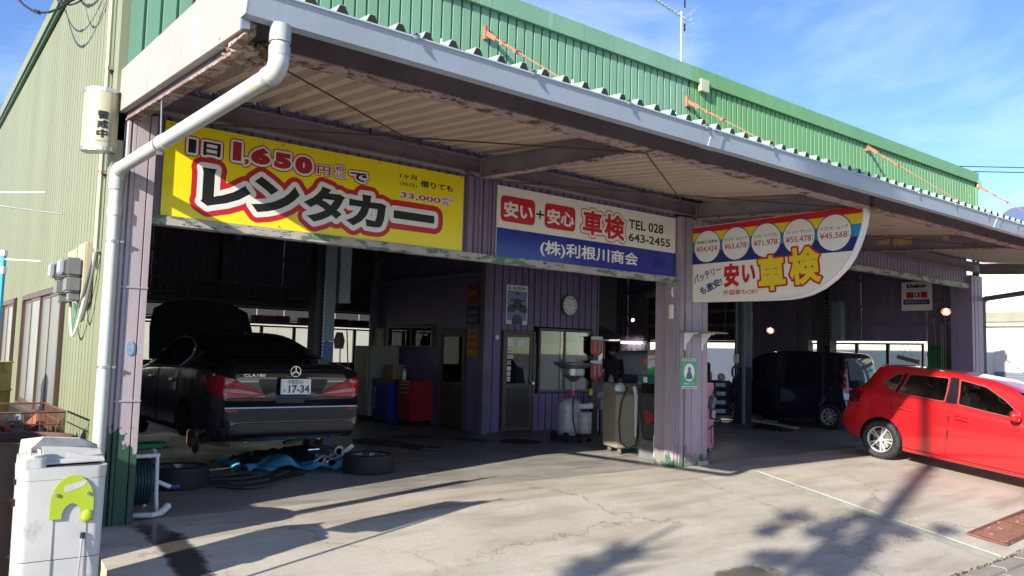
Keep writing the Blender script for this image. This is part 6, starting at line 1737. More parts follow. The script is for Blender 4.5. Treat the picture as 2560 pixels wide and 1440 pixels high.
wb(rbox(.535, .425, .485, .965, .07, 1.02), 'body', m_wm, smooth=40)
wb(rbox(.548, .438, .967, 1.04, .075, 1.015), 'top_rim', m_wm, smooth=40)
wb(rbox(.49, .37, 1.0402, 1.043, .06), 'tub_shade_slab', M('tub_shadow', (.06, .06, .06), .7))  # thin dark slab on the rim paints the shaded inside of the tub
wb(rbox(.17, .38, 1.041, 1.10, .05, .97, x0=-.19, y0=-.02), 'control_housing', m_wm, smooth=40)
wb(MB().cyl((-.195, -.13, 1.085), .07, .03, 'z', 22).box(-.16, -.14, -.12, -.02, 1.10, 1.14).box(-.22, -.20, -.10, -.05, 1.10, 1.15), 'knob_housing', M('aged_cream_plastic', (.60, .58, .50), .5), bev=.003)
lid = wb(MB().extr([(-.26, .215, 1.05), (.26, .215, 1.05), (.25, .20, 1.13), (.12, .10, 1.185), (-.12, .10, 1.20), (-.25, .19, 1.18)], (0, .02, .006)), 'lid', m_wm, bev=.004)
wb(MB().extr([(-.12, -.16, 1.052), (.265, -.12, 1.055), (.265, .20, 1.10), (-.12, .20, 1.14)], (0, 0, .012)), 'inner_lid', m_wm, bev=.003)
for x in (-.05, .155): wb(MB().box(x, x + .006, -.2185, -.214, .02, .88), 'panel_groove', M('groove_grey', (.25, .25, .24), .7))
for x0 in (-.27,): wb(MB().box(-.290, -.272, -.05, .0, .80, .84).box(-.290, -.272, -.05, 0, .93, .96), 'side_clip', m_black)
# lime hook plate: arch with a slot
arc_o = [(-.135 + .0, .62)] + [(.135 * math.cos(R(a)) , .70 + .155 * math.sin(R(a)) * .95) for a in range(180, -1, -12)] + [(.135, .60), (.06, .60)] + [(.062 * math.cos(R(a)), .625 + .075 * math.sin(R(a))) for a in range(0, 181, 18)] + [(-.062, .62)]
hp = wb(MB().extr([(x * 1.0 + .06, -.2235, (z - .7) * 1.15 + .82) for x, z in arc_o], (0, -.012, 0)), 'hook_plate', m_lime)
wb(MB().extr([(x * 1.0 + .06, -.2357, (z - .7) * 1.15 + .82) for x, z in rpoly([(-.05, .755), (.07, .79), (.09, .82), (-.03, .80), (-.06, .79)], .015)], (0, -.001, 0)), 'slot', m_wm, hp)
wb(MB().ball((.158, -.25, .74), .038, 8, None, (1, .5, 1)), 'hook', m_lime, hp, smooth=60)
for bx_ in (-.04, .155): wb(MB().cyl((bx_, -.236, .875), .011, -.012, 'y', 10), 'bolt', m_steel, hp)
WM.scale = (.88, .80, 1)
ST = thing('stick', 'thin black handled stick leaning against the front of the washing machine', 'stick', (-.62, -1.98, -.3))
a = Vector((-.69, -1.79, .30)); b = Vector((-.73, -1.86, -.28))
build(MB().tube([a, b], .007, 8), 'shaft', m_steel, ST); build(MB().tube([a, a + (a - b) * .06], .012, 8), 'grip', m_black, ST); build(MB().tube([b, b + (a - b) * .12], [.016, .008], 8), 'tip', m_black, ST)
m_drum = M('rusty_brown_drum', (.085, .05, .04), .7, .2, var=.2, vs=3, layers=[(RUST, 6, .55, .08, (1, 1, .5), .85)], bump=.15, bs=18)
def drum(x, y, z0, r_, h_, m_, name, label, open_=True):
    t_ = thing(name, label, 'drum', (x, y, z0))
    pr = [(r_ * .98, 0), (r_, .01)]
    for k in (.33, .66): pr += [(r_, h_ * k - .02), (r_ + .012, h_ * k), (r_, h_ * k + .02)]
    pr += [(r_, h_ - .015), (r_ + .012, h_ - .01), (r_ + .012, h_), (r_ - .008, h_)]
    if open_: pr += [(r_ - .010, h_ - .02), (r_ - .010, .1), (0, .1)]
    else: pr += [(r_ - .01, h_ - .015), (0, h_ - .015)]
    build(MB().lathe(pr, (x, y, z0), 'z', 40), 'barrel', m_, t_, smooth=35)
    return t_
drum(-.98, -.85, -.26, .36, 1.10, m_drum, 'open_drum', 'large open topped rusty drum behind the washing machine')
t_ = drum(-.93, 2.7, .40, .28, .88, M('olive_yellow_drum', (.22, .17, .03), .5, .1, var=.3, vs=4, layers=[((.09, .11, .04), 4, .5, .15, (1, 1, 1), .6), (RUST, 8, .64, .05, (1, 1, .5), .85)]), 'oil_drum', 'olive yellow oil drum standing high by the side windows', False)
build(MB().cyl((-1.0, 2.62, 1.27), .03, .02, 'z', 12), 'bung', m_rusty, t_)
t_ = thing('drum_stand', 'dark timber stand under the yellow drum', 'stand', (-.93, 2.7, -.2))
for y in (2.45, 2.68, 2.91): build(MB().box(-1.25, -.62, y - .05, y + .05, .30, .398), 'beam', m_drum, t_)
for x in (-1.2, -.72): build(MB().box(x, x + .1, 2.42, 2.95, -.2, .298), 'leg_block', m_drum, t_)
# wire basket cart
WB_ = thing('wire_basket', 'rusty wire mesh basket cart full of scrap between the drums', 'basket cart', (-.9, .8, -.2))
m_wr = M('rusty_wire', (.15, .075, .05), .8, .3, var=.3, vs=15)
x0, x1, y0, y1, z0, z1 = -1.28, -.50, .28, 1.35, .25, .92
for z in (z0, .4, .55, .7, .82, z1):
    for a, b in (((x0, y0), (x1, y0)), ((x1, y0), (x1, y1)), ((x1, y1), (x0, y1)), ((x0, y1), (x0, y0))): build(MB().tube([(a[0], a[1], z), (b[0], b[1], z)], .006 if z < z1 else .010, 5), 'wire', m_wr, WB_)
for i in range(14):
    x = x0 + (x1 - x0) * i / 13; build(MB().tube([(x, y0, z0), (x, y0, z1)], .004, 5), 'wire', m_wr, WB_)
for i in range(20):
    y = y0 + (y1 - y0) * i / 19; build(MB().tube([(x1, y, z0), (x1, y, z1)], .004, 5), 'wire', m_wr, WB_)
build(MB().box(x0, x1, y0, y1, z0 - .02, z0 - .006), 'base', m_wr, WB_)
for x in (x0 + .05, x1 - .05):
    for y in (y0 + .05, y1 - .05): build(MB().box(x - .02, x + .02, y - .02, y + .02, -.2, z0 - .022), 'leg', m_wr, WB_)
m_scr = [M('scrap_red_brown', (.22, .08, .05), .7, var=.3), M('scrap_dark', (.03, .03, .03), .6), M('scrap_grey', (.22, .22, .21), .5, .3), M('scrap_blue_grey', (.13, .16, .17), .6)]
for i in range(16):
    o = MB(); o.obox((random.uniform(x0 + .15, x1 - .15), random.uniform(y0 + .15, y1 - .15), random.uniform(.4, .84)), (random.uniform(.1, .35), random.uniform(.05, .2), random.uniform(.03, .12)), (random.uniform(-.5, .5), random.uniform(-.5, .5), random.uniform(0, 3)))
    build(o, 'scrap_piece', m_scr[i % 4], WB_, bev=.006)
BK = thing('bucket', 'grey bucket with scrap standing behind the wire basket', 'bucket', (-1.15, 1.75, -.2))
build(MB().lathe([(.0, .1), (.15, .1), (.19, .95), (.2, .96), (.185, .95), (.15, .2), (0, .2)], (-1.05, 1.75, -.1), 'z', 24), 'pail', m_scr[3], BK, smooth=40)
build(MB().cyl((-1.05, 1.75, -.2), .2, .1, 'z', 20), 'base', m_scr[1], BK)

# banner poles whose arms reach in at the left edge
def banner(x, y, top, label, flagcol, cyan, dirv, arms, low=1.7):
    t_ = thing('banner_pole', label, 'banner', (x, y, -.3), 'banner poles at the roadside')
    build(MB().tube([(x, y, -.3), (x, y, top)], .014, 8), 'pole', M('cyan_pole', (.05, .38, .48), .35) if cyan else m_white, t_)
    build(MB().tube([(x, y, top), (x, y, top + .03)], .018, 8).tube([(x, y, top - .10), (x, y, top - .06)], .019, 8), 'cap', m_white, t_)
    for (z, a, b) in arms: build(MB().tube([(x + a[0], y + a[1], z + a[2]), (x + b[0], y + b[1], z + b[2])], .005, 6), 'arm', m_white if z != arms[-1][0] or len(arms) == 1 else m_steel, t_)
    d = Vector(dirv); g = MB(); n = 10
    hi = [(x + d.x * i / n, y + d.y * i / n + .03 * math.sin(i * .9), top - .04) for i in range(n + 1)]
    lo = [(a_, b_ + .03, top - low) for a_, b_, c_ in hi]
    g.add(hi + lo, [(i, i + 1, n + 2 + i, n + 1 + i) for i in range(n)]); build(g, 'flag', flagcol, t_, smooth=60)
    build(MB().lathe([(0, 0), (.2, 0), (.18, .12), (0, .14)], (x, y, -.36), 'z', 20), 'base', m_black, t_)
banner(-1.25, -2.18, 1.98, 'cyan banner pole with a white clip at the left edge of the picture', m_white, True, (-.45, .2, 0), [(1.96, (-.02, 0, 0), (.17, -.07, 0))], .75)
banner(-1.42, -1.28, 2.42, 'banner pole with a red flag whose two thin arms reach in at the left edge', m_sr, False, (-.5, -.03, 0), [(2.44, (0, 0, 0), (.42, -.30, .02)), (2.36, (0, 0, .03), (.52, -.34, -.03))])
# ================================================================ MIDDLE PILLAR AND THE THINGS BY IT
def boxy(name, label, cat, parts, loc, rotz=0, group=None):
    t_ = thing(name, label, cat, loc, group, rotz)
    for nm, mt, mb, bv in parts: build(mb, nm, mt, t_, local=True, bev=bv)
    return t_
fs = lambda u, v, w_: (u, -.1275 - w_, v)
GS = thing('green_sticker', 'green notice plate with a white oval on the middle pillar', 'notice', (7.15, -.125, 1.075))
m_gs = M('sign_green', (.03, .38, .16), .35, var=.02)
build(MB().box(6.985, 7.315, -.1275, -.1205, 1.076, 1.524), 'board', m_gs, GS)
build(MB().add([fs(7.15 + .115 * math.cos(a * PI / 16), 1.305 + .125 * math.sin(a * PI / 16), .001) for a in range(32)], [tuple(range(32))]), 'oval', m_sw, GS)
build(MB().add([fs(7.15 + x, 1.30 + z, .002) for x, z in ((-.02, .08), (.02, .08), (.035, .05), (.025, .02), (.05, -.01), (.075, -.07), (.04, -.09), (-.04, -.09), (-.075, -.07), (-.05, -.01), (-.025, .02), (-.035, .05))], [tuple(range(12))]), 'emblem', M('slate_print', (.10, .12, .16), .5), GS)
lettering('lettering', '車検・整備|受付', (7.0, 7.30, 1.462, 1.503), fs, [(.004, m_sw, .001), (0, m_sr, .0025)], GS, weight=.02)
lettering('lettering', '技術安心サービス', (7.03, 7.27, 1.135, 1.165), fs, [(0, m_sw, .0015)], GS, weight=.01)
build(MB().add([fs(u, v, .001) for u, v in ((6.987, 1.078), (7.313, 1.078), (7.313, 1.115), (6.987, 1.115))], [(0, 1, 2, 3)]), 'white_strip', m_sw, GS)
lettering('lettering', '自動車整備振興会', (7.0, 7.30, 1.083, 1.108), fs, [(0, m_sk, .002)], GS, weight=.01)
SF = thing('wall_shelf', 'small weathered shelf board on two white brackets on the middle pillar', 'shelf', (7.35, -.25, 1.85))
build(MB().box(6.95, 7.72, -.36, -.122, 1.862, 1.885), 'board', M('weathered_board', (.22, .17, .15), .8, var=.2, vs=6), SF, bev=.004)
for x in (7.04, 7.42): build(MB().box(x, x + .028, -.132, -.122, 1.62, 1.86).box(x, x + .028, -.33, -.132, 1.845, 1.861).add([(x + .012, -.133, 1.68), (x + .012, -.28, 1.845), (x + .012, -.133, 1.845), (x + .016, -.133, 1.68), (x + .016, -.28, 1.845), (x + .016, -.133, 1.845)], [(0, 1, 2), (3, 5, 4), (0, 3, 4, 1), (1, 4, 5, 2), (0, 2, 5, 3)]), 'bracket', m_white, SF)
o = build(MB().box(6.872, 6.898, -.05, .02, 2.05, 2.25), 'thermometer', m_cream, bev=.006); tag(o, 'narrow white plastic thermometer on the inner edge of the middle pillar', 'thermometer')
o = build(MB().tube([(6.92, -.03, 2.50), (6.88, -.03, 2.46), (6.89, -.03, 2.38), (6.93, -.03, 2.33)], .012, 8), 'white_hose', m_white); tag(o, 'short bent white tube under the right end of the lintel', 'tube')
# service machine with a white hose
m_be = M('champagne_grey_enamel', (.33, .30, .22), .35, .2, var=.06)
AC = boxy('service_machine', 'beige wheeled service machine with black hose and white tube beside the middle pillar', 'machine', [
    ('body', m_be, MB().box(-.26, .26, -.26, .26, .10, .92), .015), ('console', m_be, MB().extr([(-.26, -.26, .922), (-.26, -.05, 1.08), (-.26, .26, 1.08), (-.26, .26, .922)], (.52, 0, 0)), .008),
    ('display', m_black, MB().obox((-.08, -.152, 1.005), (.10, .02, .05), (R(-50), 0, 0)), 0), ('side_handle', m_black, MB().box(.262, .28, -.10, -.06, .42, .56), .004)], (7.48, 1.42, 0), R(-22))
for x in (-.17, .17):
    for y in (-.19, .19): build(MB().cyl((x - .015, y, .045), .045, .03, 'x', 14).box(x - .02, x + .02, y - .02, y + .02, .05, .10), 'castor', m_steel, AC, local=True)
build(MB().tube([(-.10, -.27, .98), (-.19, -.30, .80), (-.23, -.31, .5), (-.20, -.31, .2), (-.08, -.30, .10), (.06, -.30, .14), (.10, -.28, .3), (.10, -.26, .95)], .011, 8), 'black_hose', m_rubber, AC, local=True, smooth=60)
build(MB().tube([(.04, -.27, 1.04), (.06, -.30, .9), (.055, -.30, .45), (.05, -.30, .28)], [.035, .035, .026, .016], 12), 'white_tube', m_pvc, AC, local=True, smooth=60)
build(MB().ball((-.16, -.16, 1.0), .10, 8, None, (1, .6, 1)), 'plastic_bag', M('clear_bag', (.45, .50, .52), .2, spec=.8), AC, local=True, smooth=60)
build(MB().box(.02, .20, -.05, .2, 1.082, 1.22), 'black_case', m_black, AC, local=True, bev=.01)
# black stand with a teal crate, filter box and cans
BS = boxy('black_cabinet', 'dark cabinet behind the rubber mat carrying the teal crate', 'cabinet', [('body', m_black, MB().box(-.20, .20, -.2, .2, .0, 1.10), .01)], (7.66, .86, 0), 0)
TC = boxy('crate', 'teal plastic crate standing on the dark cabinet beside the middle pillar', 'crate', [('tray', M('teal_plastic', (.03, .16, .15), .4), MB().box(-.20, .20, -.18, .18, 1.102, 1.20), .01), ('rim', M('teal_plastic', (.03, .16, .15), .4), MB().box(-.22, .22, -.20, .20, 1.202, 1.225), .006), ('label', m_white, MB().box(-.2215, -.2205, .02, .10, 1.12, 1.2), 0)], (7.60, .84, 0))
FX = thing('filter_box', 'green and white filter carton with a brown flap, standing on the teal crate', 'carton', (7.52, .8, 1.226))
build(MB().box(7.47, 7.53, .66, .94, 1.227, 1.53), 'carton', m_sw, FX)
ff = lambda u, v, w_: (7.4695 - w_, -u, v)
build(MB().add([ff(u, v, .001) for u, v in ((-.94, 1.228), (-.66, 1.228), (-.66, 1.34), (-.76, 1.36), (-.85, 1.31), (-.94, 1.33))], [tuple(range(6))]), 'green_wave', M('leaf_green', (.12, .50, .12), .4), FX)
build(MB().add([ff(u, v, .0006) for u, v in ((-.94, 1.33), (-.85, 1.35), (-.72, 1.40), (-.66, 1.39), (-.66, 1.32), (-.94, 1.30))], [tuple(range(6))]), 'teal_wave', M('print_teal', (.10, .5, .42), .4), FX)
lettering('lettering', 'AIRCON FILTER', (-.92, -.69, 1.455, 1.485), ff, [(0, m_sk, .0015)], FX, weight=.01)
build(MB().box(7.47, 7.53, .66, .94, 1.532, 1.61), 'flap', M('brown_flap', (.42, .29, .18), .8), FX)
lettering('lettering', 'レバマ', (-.90, -.72, 1.55, 1.60), ff, [(0, m_sk, .001)], FX)
RCN = boxy('aerosol_can', 'slim red topped aerosol can beside the filter carton', 'can', [('can', m_rusty, MB().cyl((0, 0, 1.226), .025, .19, 'z', 14), 0), ('red_cap', m_sr, MB().cyl((0, 0, 1.417), .027, .07, 'z', 14), 0)], (7.5, 1.03, 0))
# rubber seat-back mat with red heel pad, leaning on a grey plastic panel
MT2 = thing('rubber_mat', 'black moulded rubber car mat with a red heel pad leaning at the middle pillar', 'mat', (7.25, .68, .2))
def matf(u, v, w_): return (7.24 + (v - .2) * .06 - w_, .70 - u, v)
ol = rpoly([(-.20, .96), (.20, .96), (.235, .88), (.22, .45), (.12, .27), (-.10, .27), (-.15, .5), (-.22, .80)], .05, 5)
g = MB(); n = len(ol); g.add([matf(u, v, 0) for u, v in ol] + [matf(u, v, .02) for u, v in ol], [(i, (i + 1) % n, n + (i + 1) % n, n + i) for i in range(n)] + [tuple(range(n))[::-1], tuple(range(n, 2 * n))]); build(g, 'mat', M('dusty_rubber', (.05, .05, .052), .6, var=.2, vs=8), MT2)
il = grow(ol, -.025); g = MB(); g.tube([matf(u, v, .022) for u, v in il], .007, 6, closed=True); build(g, 'raised_rim', m_rubber, MT2)
hp_ = rpoly([(-.11, .72), (.0, .715), (.10, .64), (.09, .57), (.0, .50), (-.06, .53)], .02, 3)
hpo = build(MB().add([matf(u, v, .022) for u, v in hp_] + [matf(u, v, .028) for u, v in hp_], [(i, (i + 1) % len(hp_), len(hp_) + (i + 1) % len(hp_), len(hp_) + i) for i in range(len(hp_))] + [tuple(range(len(hp_), 2 * len(hp_)))]), 'heel_pad', M('faded_red_rubber', (.40, .04, .035), .6), MT2)
g = MB()
for i in range(8):
    for j in range(9):
        u = -.10 + i * .028; v = .50 + j * .027
        if v < .72 - max(0, u) * .5 and v > .50 + abs(u) * .35: g.add([matf(u + a_ * .007, v + b_ * .007, .0285) for a_, b_ in ((-1, -1), (1, -1), (1, 1), (-1, 1))], [(0, 1, 2, 3)])
oo = build(g, 'pad_studs', m_black, MT2); oo['kind'] = 'stuff'
GP = thing('grey_panel', 'scuffed grey plastic trim panel standing below the rubber mat', 'panel', (7.27, .66, 0))
g = MB(); g.add([(7.20, .86, .005), (7.22, .50, .005), (7.25, .55, .40), (7.24, .84, .40), (7.235, .86, .005), (7.255, .50, .005), (7.285, .55, .40), (7.275, .84, .40)], [(0, 1, 2, 3), (7, 6, 5, 4), (0, 4, 5, 1), (3, 2, 6, 7), (0, 3, 7, 4), (1, 5, 6, 2)]); build(g, 'panel', M('scuffed_grey_plastic', (.13, .13, .135), .55, var=.2, vs=8), GP)
build(MB().box(7.19, 7.205, .535, .56, .06, .36), 'pale_stripe', m_white, GP)
BX = boxy('thin_black_board', 'thin black board edge leaning against the pillar door rail', 'board', [('board', m_black, MB().box(-.01, .02, -.12, .12, 0, .92), .003)], (7.30, .47, 0), .2)
# waste oil drainer
OD = thing('oil_drainer', 'wheeled waste oil tank with a wide funnel on a mast, before the office', 'oil drainer', (7.8, 3.0, 0))
m_tank = M('pale_grey_tank', (.42, .43, .44), .4, .1, var=.12, vs=6, layers=[((.2, .2, .2), 6, .62, .08, (1, 1, 1), .6)])
build(MB().lathe([(0, .10), (.15, .11), (.195, .17), (.20, .22), (.20, .62), (.19, .68), (.13, .74), (0, .76)], (7.74, 3.0, 0), 'z', 32), 'tank', m_tank, OD, smooth=40)
build(MB().lathe([(.001, 1.02), (.05, 1.04), (.15, 1.12), (.20, 1.15), (.205, 1.26), (.34, 1.33), (.36, 1.37), (.35, 1.375), (.20, 1.30), (.001, 1.20)], (7.82, 3.0, 0), 'z', 36), 'funnel', m_steel, OD, smooth=35)
build(MB().tube([(7.82, 3.0, .74), (7.82, 3.0, 1.05)], .022, 10), 'mast', m_steel, OD)
build(MB().tube([(7.74, 2.88, .80), (7.60, 2.75, .70), (7.56, 2.70, .4), (7.62, 2.68, .16), (7.80, 2.68, .10), (7.98, 2.74, .2), (8.0, 2.82, .5), (7.92, 2.90, .8)], .012, 8), 'black_hose', m_rubber, OD, smooth=60)
build(MB().box(7.80, 8.06, 2.72, 2.84, .58, .66), 'measuring_tray', m_white, OD, bev=.008)
build(MB().lathe([(0, .16), (.11, .16), (.12, .50), (.115, .52), (0, .52)], (7.90, 2.76, 0), 'z', 22), 'sight_vessel', M('smeared_vessel', (.45, .44, .44), .3, var=.3, vs=14), OD, smooth=40)
build(MB().box(7.5, 8.05, 2.74, 3.2, .07, .095), 'base_frame', m_black, OD, bev=.004)
for y_ in (3.12, 2.80): build(MB().cyl((7.48, y_, .09), .09, .035, 'x', 18), 'wheel', m_rubber, OD)
for x, y in ((7.72, 2.72), (8.02, 2.78)): build(MB().cyl((x, y, .04), .04, .025, 'x', 12).box(x - .01, x + .03, y - .015, y + .015, .05, .08), 'castor', m_rubber, OD)
build(MB().tube([(7.70, 2.95, .76), (7.70, 2.95, .84), (7.86, 2.92, .86)], .014, 8).cyl((7.66, 2.95, .80), .02, .09, 'x', 10), 'valve', m_sr, OD)
YC = boxy('aerosol_can', 'yellow and black aerosol can held on the side of the oil drainer', 'can', [('can', m_yel2, MB().cyl((0, 0, .62), .035, .24, 'z', 16), 0), ('cap', M('cap_yellow', (.6, .5, .03), .4), MB().lathe([(.034, .862), (.03, .90), (.012, .93), (0, .93)], (0, 0, 0), 'z', 14), 0), ('dark_band', m_sk, MB().lathe([(.0358, .68), (.0358, .80)], (0, 0, 0), 'z', 16), 0)], (8.12, 2.86, 0))
CBX = thing('delivery_box', 'white lidded delivery box with handwriting on dark trestles, right of the oil drainer', 'box', (9.2, 3.6, 0))
build(MB().box(9.0, 9.45, 3.5, 3.85, .48, .68), 'box', M('pale_carton', (.34, .33, .32), .7), CBX, bev=.01); lettering('lettering', '宅配BOX', (9.04, 9.4, .53, .62), lambda u, v, w_: (u, 3.4995 - w_, v), [(0, m_sk, .001)], CBX)
for x in (9.05, 9.4):
    for y in (3.55, 3.8): build(MB().box(x - .02, x + .02, y - .02, y + .02, 0, .478), 'leg', m_black, CBX)
for i, (x, y, z1, w_, c) in enumerate(((10.3, 4.1, 1.0, .22, (.2, .15, .1)), (9.6, 4.2, 1.02, .2, (.30, .28, .25)))):
    o = build(MB().box(x, x + w_, y, y + .2, 0, z1 * .75), 'small_cabinet', M('small_cab_%d' % i, c, .6), bev=.008); tag(o, ('narrow brown cabinet at the office corner under the pennants', 'narrow grey cabinet under the lower pennant')[i], 'cabinet')

# ================================================================ PERSON in dark work clothes, standing beyond the office corner
def skin_body(name, joints, edges, radii, mat, parent, sub=2):
    me = bpy.data.meshes.new(name); me.from_pydata(joints, edges, []); o = bpy.data.objects.new(name, me); COL.objects.link(o)
    md = o.modifiers.new('s', 'SKIN'); md.use_smooth_shade = True
    for i, r_ in enumerate(radii):
        rr = r_ if isinstance(r_, tuple) else (r_, r_)
        o.data.skin_vertices[0].data[i].radius = rr
    o.data.skin_vertices[0].data[0].use_root = True
    m2_ = o.modifiers.new('u', 'SUBSURF'); m2_.levels = sub
    dg = bpy.context.evaluated_depsgraph_get(); dg.update()
    m3 = bpy.data.meshes.new_from_object(o.evaluated_get(dg)); bpy.data.objects.remove(o)
    m3.name = name; m3.materials.clear(); m3.materials.append(mat)
    for p in m3.polygons: p.use_smooth = True; p.material_index = 0
    ob = bpy.data.objects.new(name, m3); COL.objects.link(ob); ob.parent = parent; ORG[ob.name] = Vector((0, 0, 0))
    return ob
PR = thing('person', 'person in dark work clothes and cap, standing turned away beyond the office corner', 'person', (10.52, 4.72, 0), rotz=R(-30))
J = [(0, 0, .98), (0, .0, 1.15), (0, -.02, 1.35), (0, -.02, 1.45), (0, .0, 1.53),
     (.10, 0, .93), (.11, .02, .50), (.12, -.02, .09), (.12, .12, .04), (-.10, 0, .93), (-.11, .03, .50), (-.13, .0, .09), (-.13, .14, .04),
     (.19, -.02, 1.40), (.25, .05, 1.13), (.20, .24, 1.02), (-.19, -.02, 1.40), (-.25, .05, 1.13), (-.19, .25, 1.04)]
E_ = [(0, 1), (1, 2), (2, 3), (3, 4), (0, 5), (5, 6), (6, 7), (7, 8), (0, 9), (9, 10), (10, 11), (11, 12), (2, 13), (13, 14), (14, 15), (2, 16), (16, 17), (17, 18)]
rd_ = [(.15, .11), (.145, .10), (.17, .12), (.07, .07), (.05, .05), (.09, .09), (.065, .065), (.05, .05), (.045, .035), (.09, .09), (.065, .065), (.05, .05), (.045, .035), (.065, .065), (.048, .048), (.036, .036), (.065, .065), (.048, .048), (.036, .036)]
bdy = skin_body('body', J, E_, rd_, M('dark_work_cloth', (.010, .010, .013), .85, var=.2), PR)
build(MB().ball((0, .01, 1.63), .10, 12, None, (.82, 1.0, 1.12)), 'head', M('skin', (.34, .20, .14), .55), PR, local=True, smooth=60)
build(MB().ball((0, -.01, 1.67), .112, 12, None, (.90, 1.05, .92)).obox((0, .12, 1.68), (.13, .09, .012)), 'cap', M('black_cap', (.008, .008, .010), .8), PR, local=True, smooth=40)
for sx in (-1, 1):
    c0 = Vector((.20 * sx, .26, 1.025)); g = MB(); g.ball(c0, .034, 8, None, (.6, 1.2, 1))
    for k in range(4): g.tube([c0 + Vector((0, .02, .02 - .016 * k)), c0 + Vector((-.005 * sx, .06, .018 - .018 * k)), c0 + Vector((-.02 * sx, .085 - .004 * k, .005 - .018 * k))], [.009, .008, .006], 6)
    g.tube([c0 + Vector((-.015 * sx, .0, .02)), c0 + Vector((-.04 * sx, .04, .025))], [.01, .007], 6)
    build(g, 'hand', MATS['skin'], PR, local=True, smooth=60)
o = build(MB().lathe([(0, .0), (.05, .02), (.06, .15), (.02, .26), (.0, .26)], (10.22, 4.45, .85), 'z', 10), 'plastic_bag', M('yellowish_bag', (.4, .38, .2), .5, var=.2)); tag(o, 'pale yellow plastic bag hanging beside the lower pennant', 'bag')

# ================================================================ RIGHT BAY
PK = boxy('pink_cabinet', 'pink roller cabinet behind the middle pillar hung with a tool caddy and hooks', 'cabinet', [('body', M('pink_enamel', (.62, .26, .30), .45, var=.05), MB().box(-.28, .28, -.20, .20, .08, 1.12), .01)], (8.53, .92, 0))
for x in (-.22, .22):
    for y in (-.15, .15): build(MB().cyl((x - .015, y, .04), .04, .03, 'x', 12).box(x - .02, x + .02, y - .02, y + .02, .04, .08), 'castor', m_steel, PK, local=True)
build(MB().obox((.20, -.235, .80), (.12, .06, .22), (0, .4, 0)), 'tool_caddy', M('slate_plastic', (.13, .16, .19), .5), PK, local=True, bev=.02)
build(MB().obox((.22, -.225, .62), (.13, .04, .16), (0, .2, 0)), 'tool_pouch', M('pale_pouch', (.45, .38, .36), .7), PK, local=True, bev=.02)
build(MB().tube([(.14, -.24, .86), (.23, -.25, 1.03), (.27, -.25, 1.05), (.27, -.24, .8)], .008, 6), 'caddy_handle', m_black, PK, local=True)
build(MB().tube([(.12, -.23, .38), (.16, -.25, .43), (.32, -.26, .43), (.34, -.26, .50), (.30, -.24, .52)], .011, 8), 'tow_hook', m_black, PK, local=True)
build(MB().tube([(.2, -.22, .42), (.19, -.22, .2), (.22, -.22, .12)], .005, 6), 'cord', m_black, PK, local=True)
build(MB().box(.282, .34, -.12, .1, .62, .98), 'red_side_box', m_rc, PK, local=True, bev=.01)
EZ = thing('tripod', 'thin black tripod legs standing beside the pink cabinet', 'tripod', (9.0, 1.3, 0))
for a, b in (((8.98, 1.35, .55), (9.12, 1.22, .0)), ((8.98, 1.35, .55), (8.88, 1.2, .0)), ((8.98, 1.35, .55), (9.0, 1.6, .0))): build(MB().tube([a, b], .012, 6), 'leg', m_black, EZ)
COLm = M('blue_grey_column', (.14, .15, .17), .5, var=.12, world=True, layers=[((.03, .03, .045), 3, .5, .01, (1, 1, 1), .5, 1.3, 1.34)])
build(MB().box(14.05, 14.33, 3.88, 4.16, 0, 5.4), 'column', COLm, GB); build(MB().box(14.02, 14.048, 3.86, 3.93, 0, 5.4).box(14.331, 14.345, 3.88, 4.16, 1.0, 2.0), 'column_stripe', M('pale_blue_stripe', (.20, .28, .36), .5, var=.15), GB)
CN = thing('cable_drop', 'thin grey conduit with a socket box running down the interior column', 'conduit', (14.03, 4.1, 1.5))
build(MB().tube([(14.02, 4.08, 5.3), (14.02, 4.08, 1.15)], .014, 6), 'conduit', M('pale_grey_conduit', (.38, .38, .36), .5), CN); build(MB().box(13.97, 14.03, 4.02, 4.14, 1.42, 1.62), 'socket_box', m_cream, CN, bev=.006)
o = build(MB().tube([(12.0, 2.9, 5.0), (12.0, 2.9, 1.9)], .006, 6), 'red_cord', M('dull_red_cord', (.24, .10, .08), .7)); tag(o, 'thin dull red pull cord hanging in front of the roller shutter', 'cord')
GH = thing('green_hose', 'coil of green hose hung on the interior column', 'hose', (14.0, 4.1, 1.1))
for k in range(3): build(MB().tube([(13.99 - .012 * k, 4.08 + (.08 + .012 * k) * math.cos(a * PI / 9), 1.20 + .15 * math.sin(a * PI / 9)) for a in range(18)], .011, 6, closed=True), 'coil', M('dark_green_hose', (.03, .10, .04), .5), GH)
TR = thing('tyre_trolley', 'low steel trolley under the stack of four tyres', 'trolley', (13.95, 4.55, 0))
build(MB().box(13.60, 14.30, 4.22, 4.90, .14, .17), 'deck', M('raw_pale_frame', (.30, .25, .18), .6), TR)
for a in (13.60, 14.27): build(MB().box(a, a + .03, 4.22, 4.90, .07, .139), 'rail', MATS['raw_pale_frame'], TR)
build(MB().box(13.63, 14.27, 4.22, 4.25, .05, .075).box(13.63, 14.27, 4.87, 4.9, .05, .075), 'lower_rail', MATS['raw_pale_frame'], TR)
for x in (13.66, 14.22):
    for y in (4.28, 4.84): build(MB().cyl((x - .012, y, .03), .03, .024, 'x', 12), 'castor', m_black, TR)
wd_ = ('lowest', 'second from the bottom', 'third from the bottom', 'topmost')
proto = None
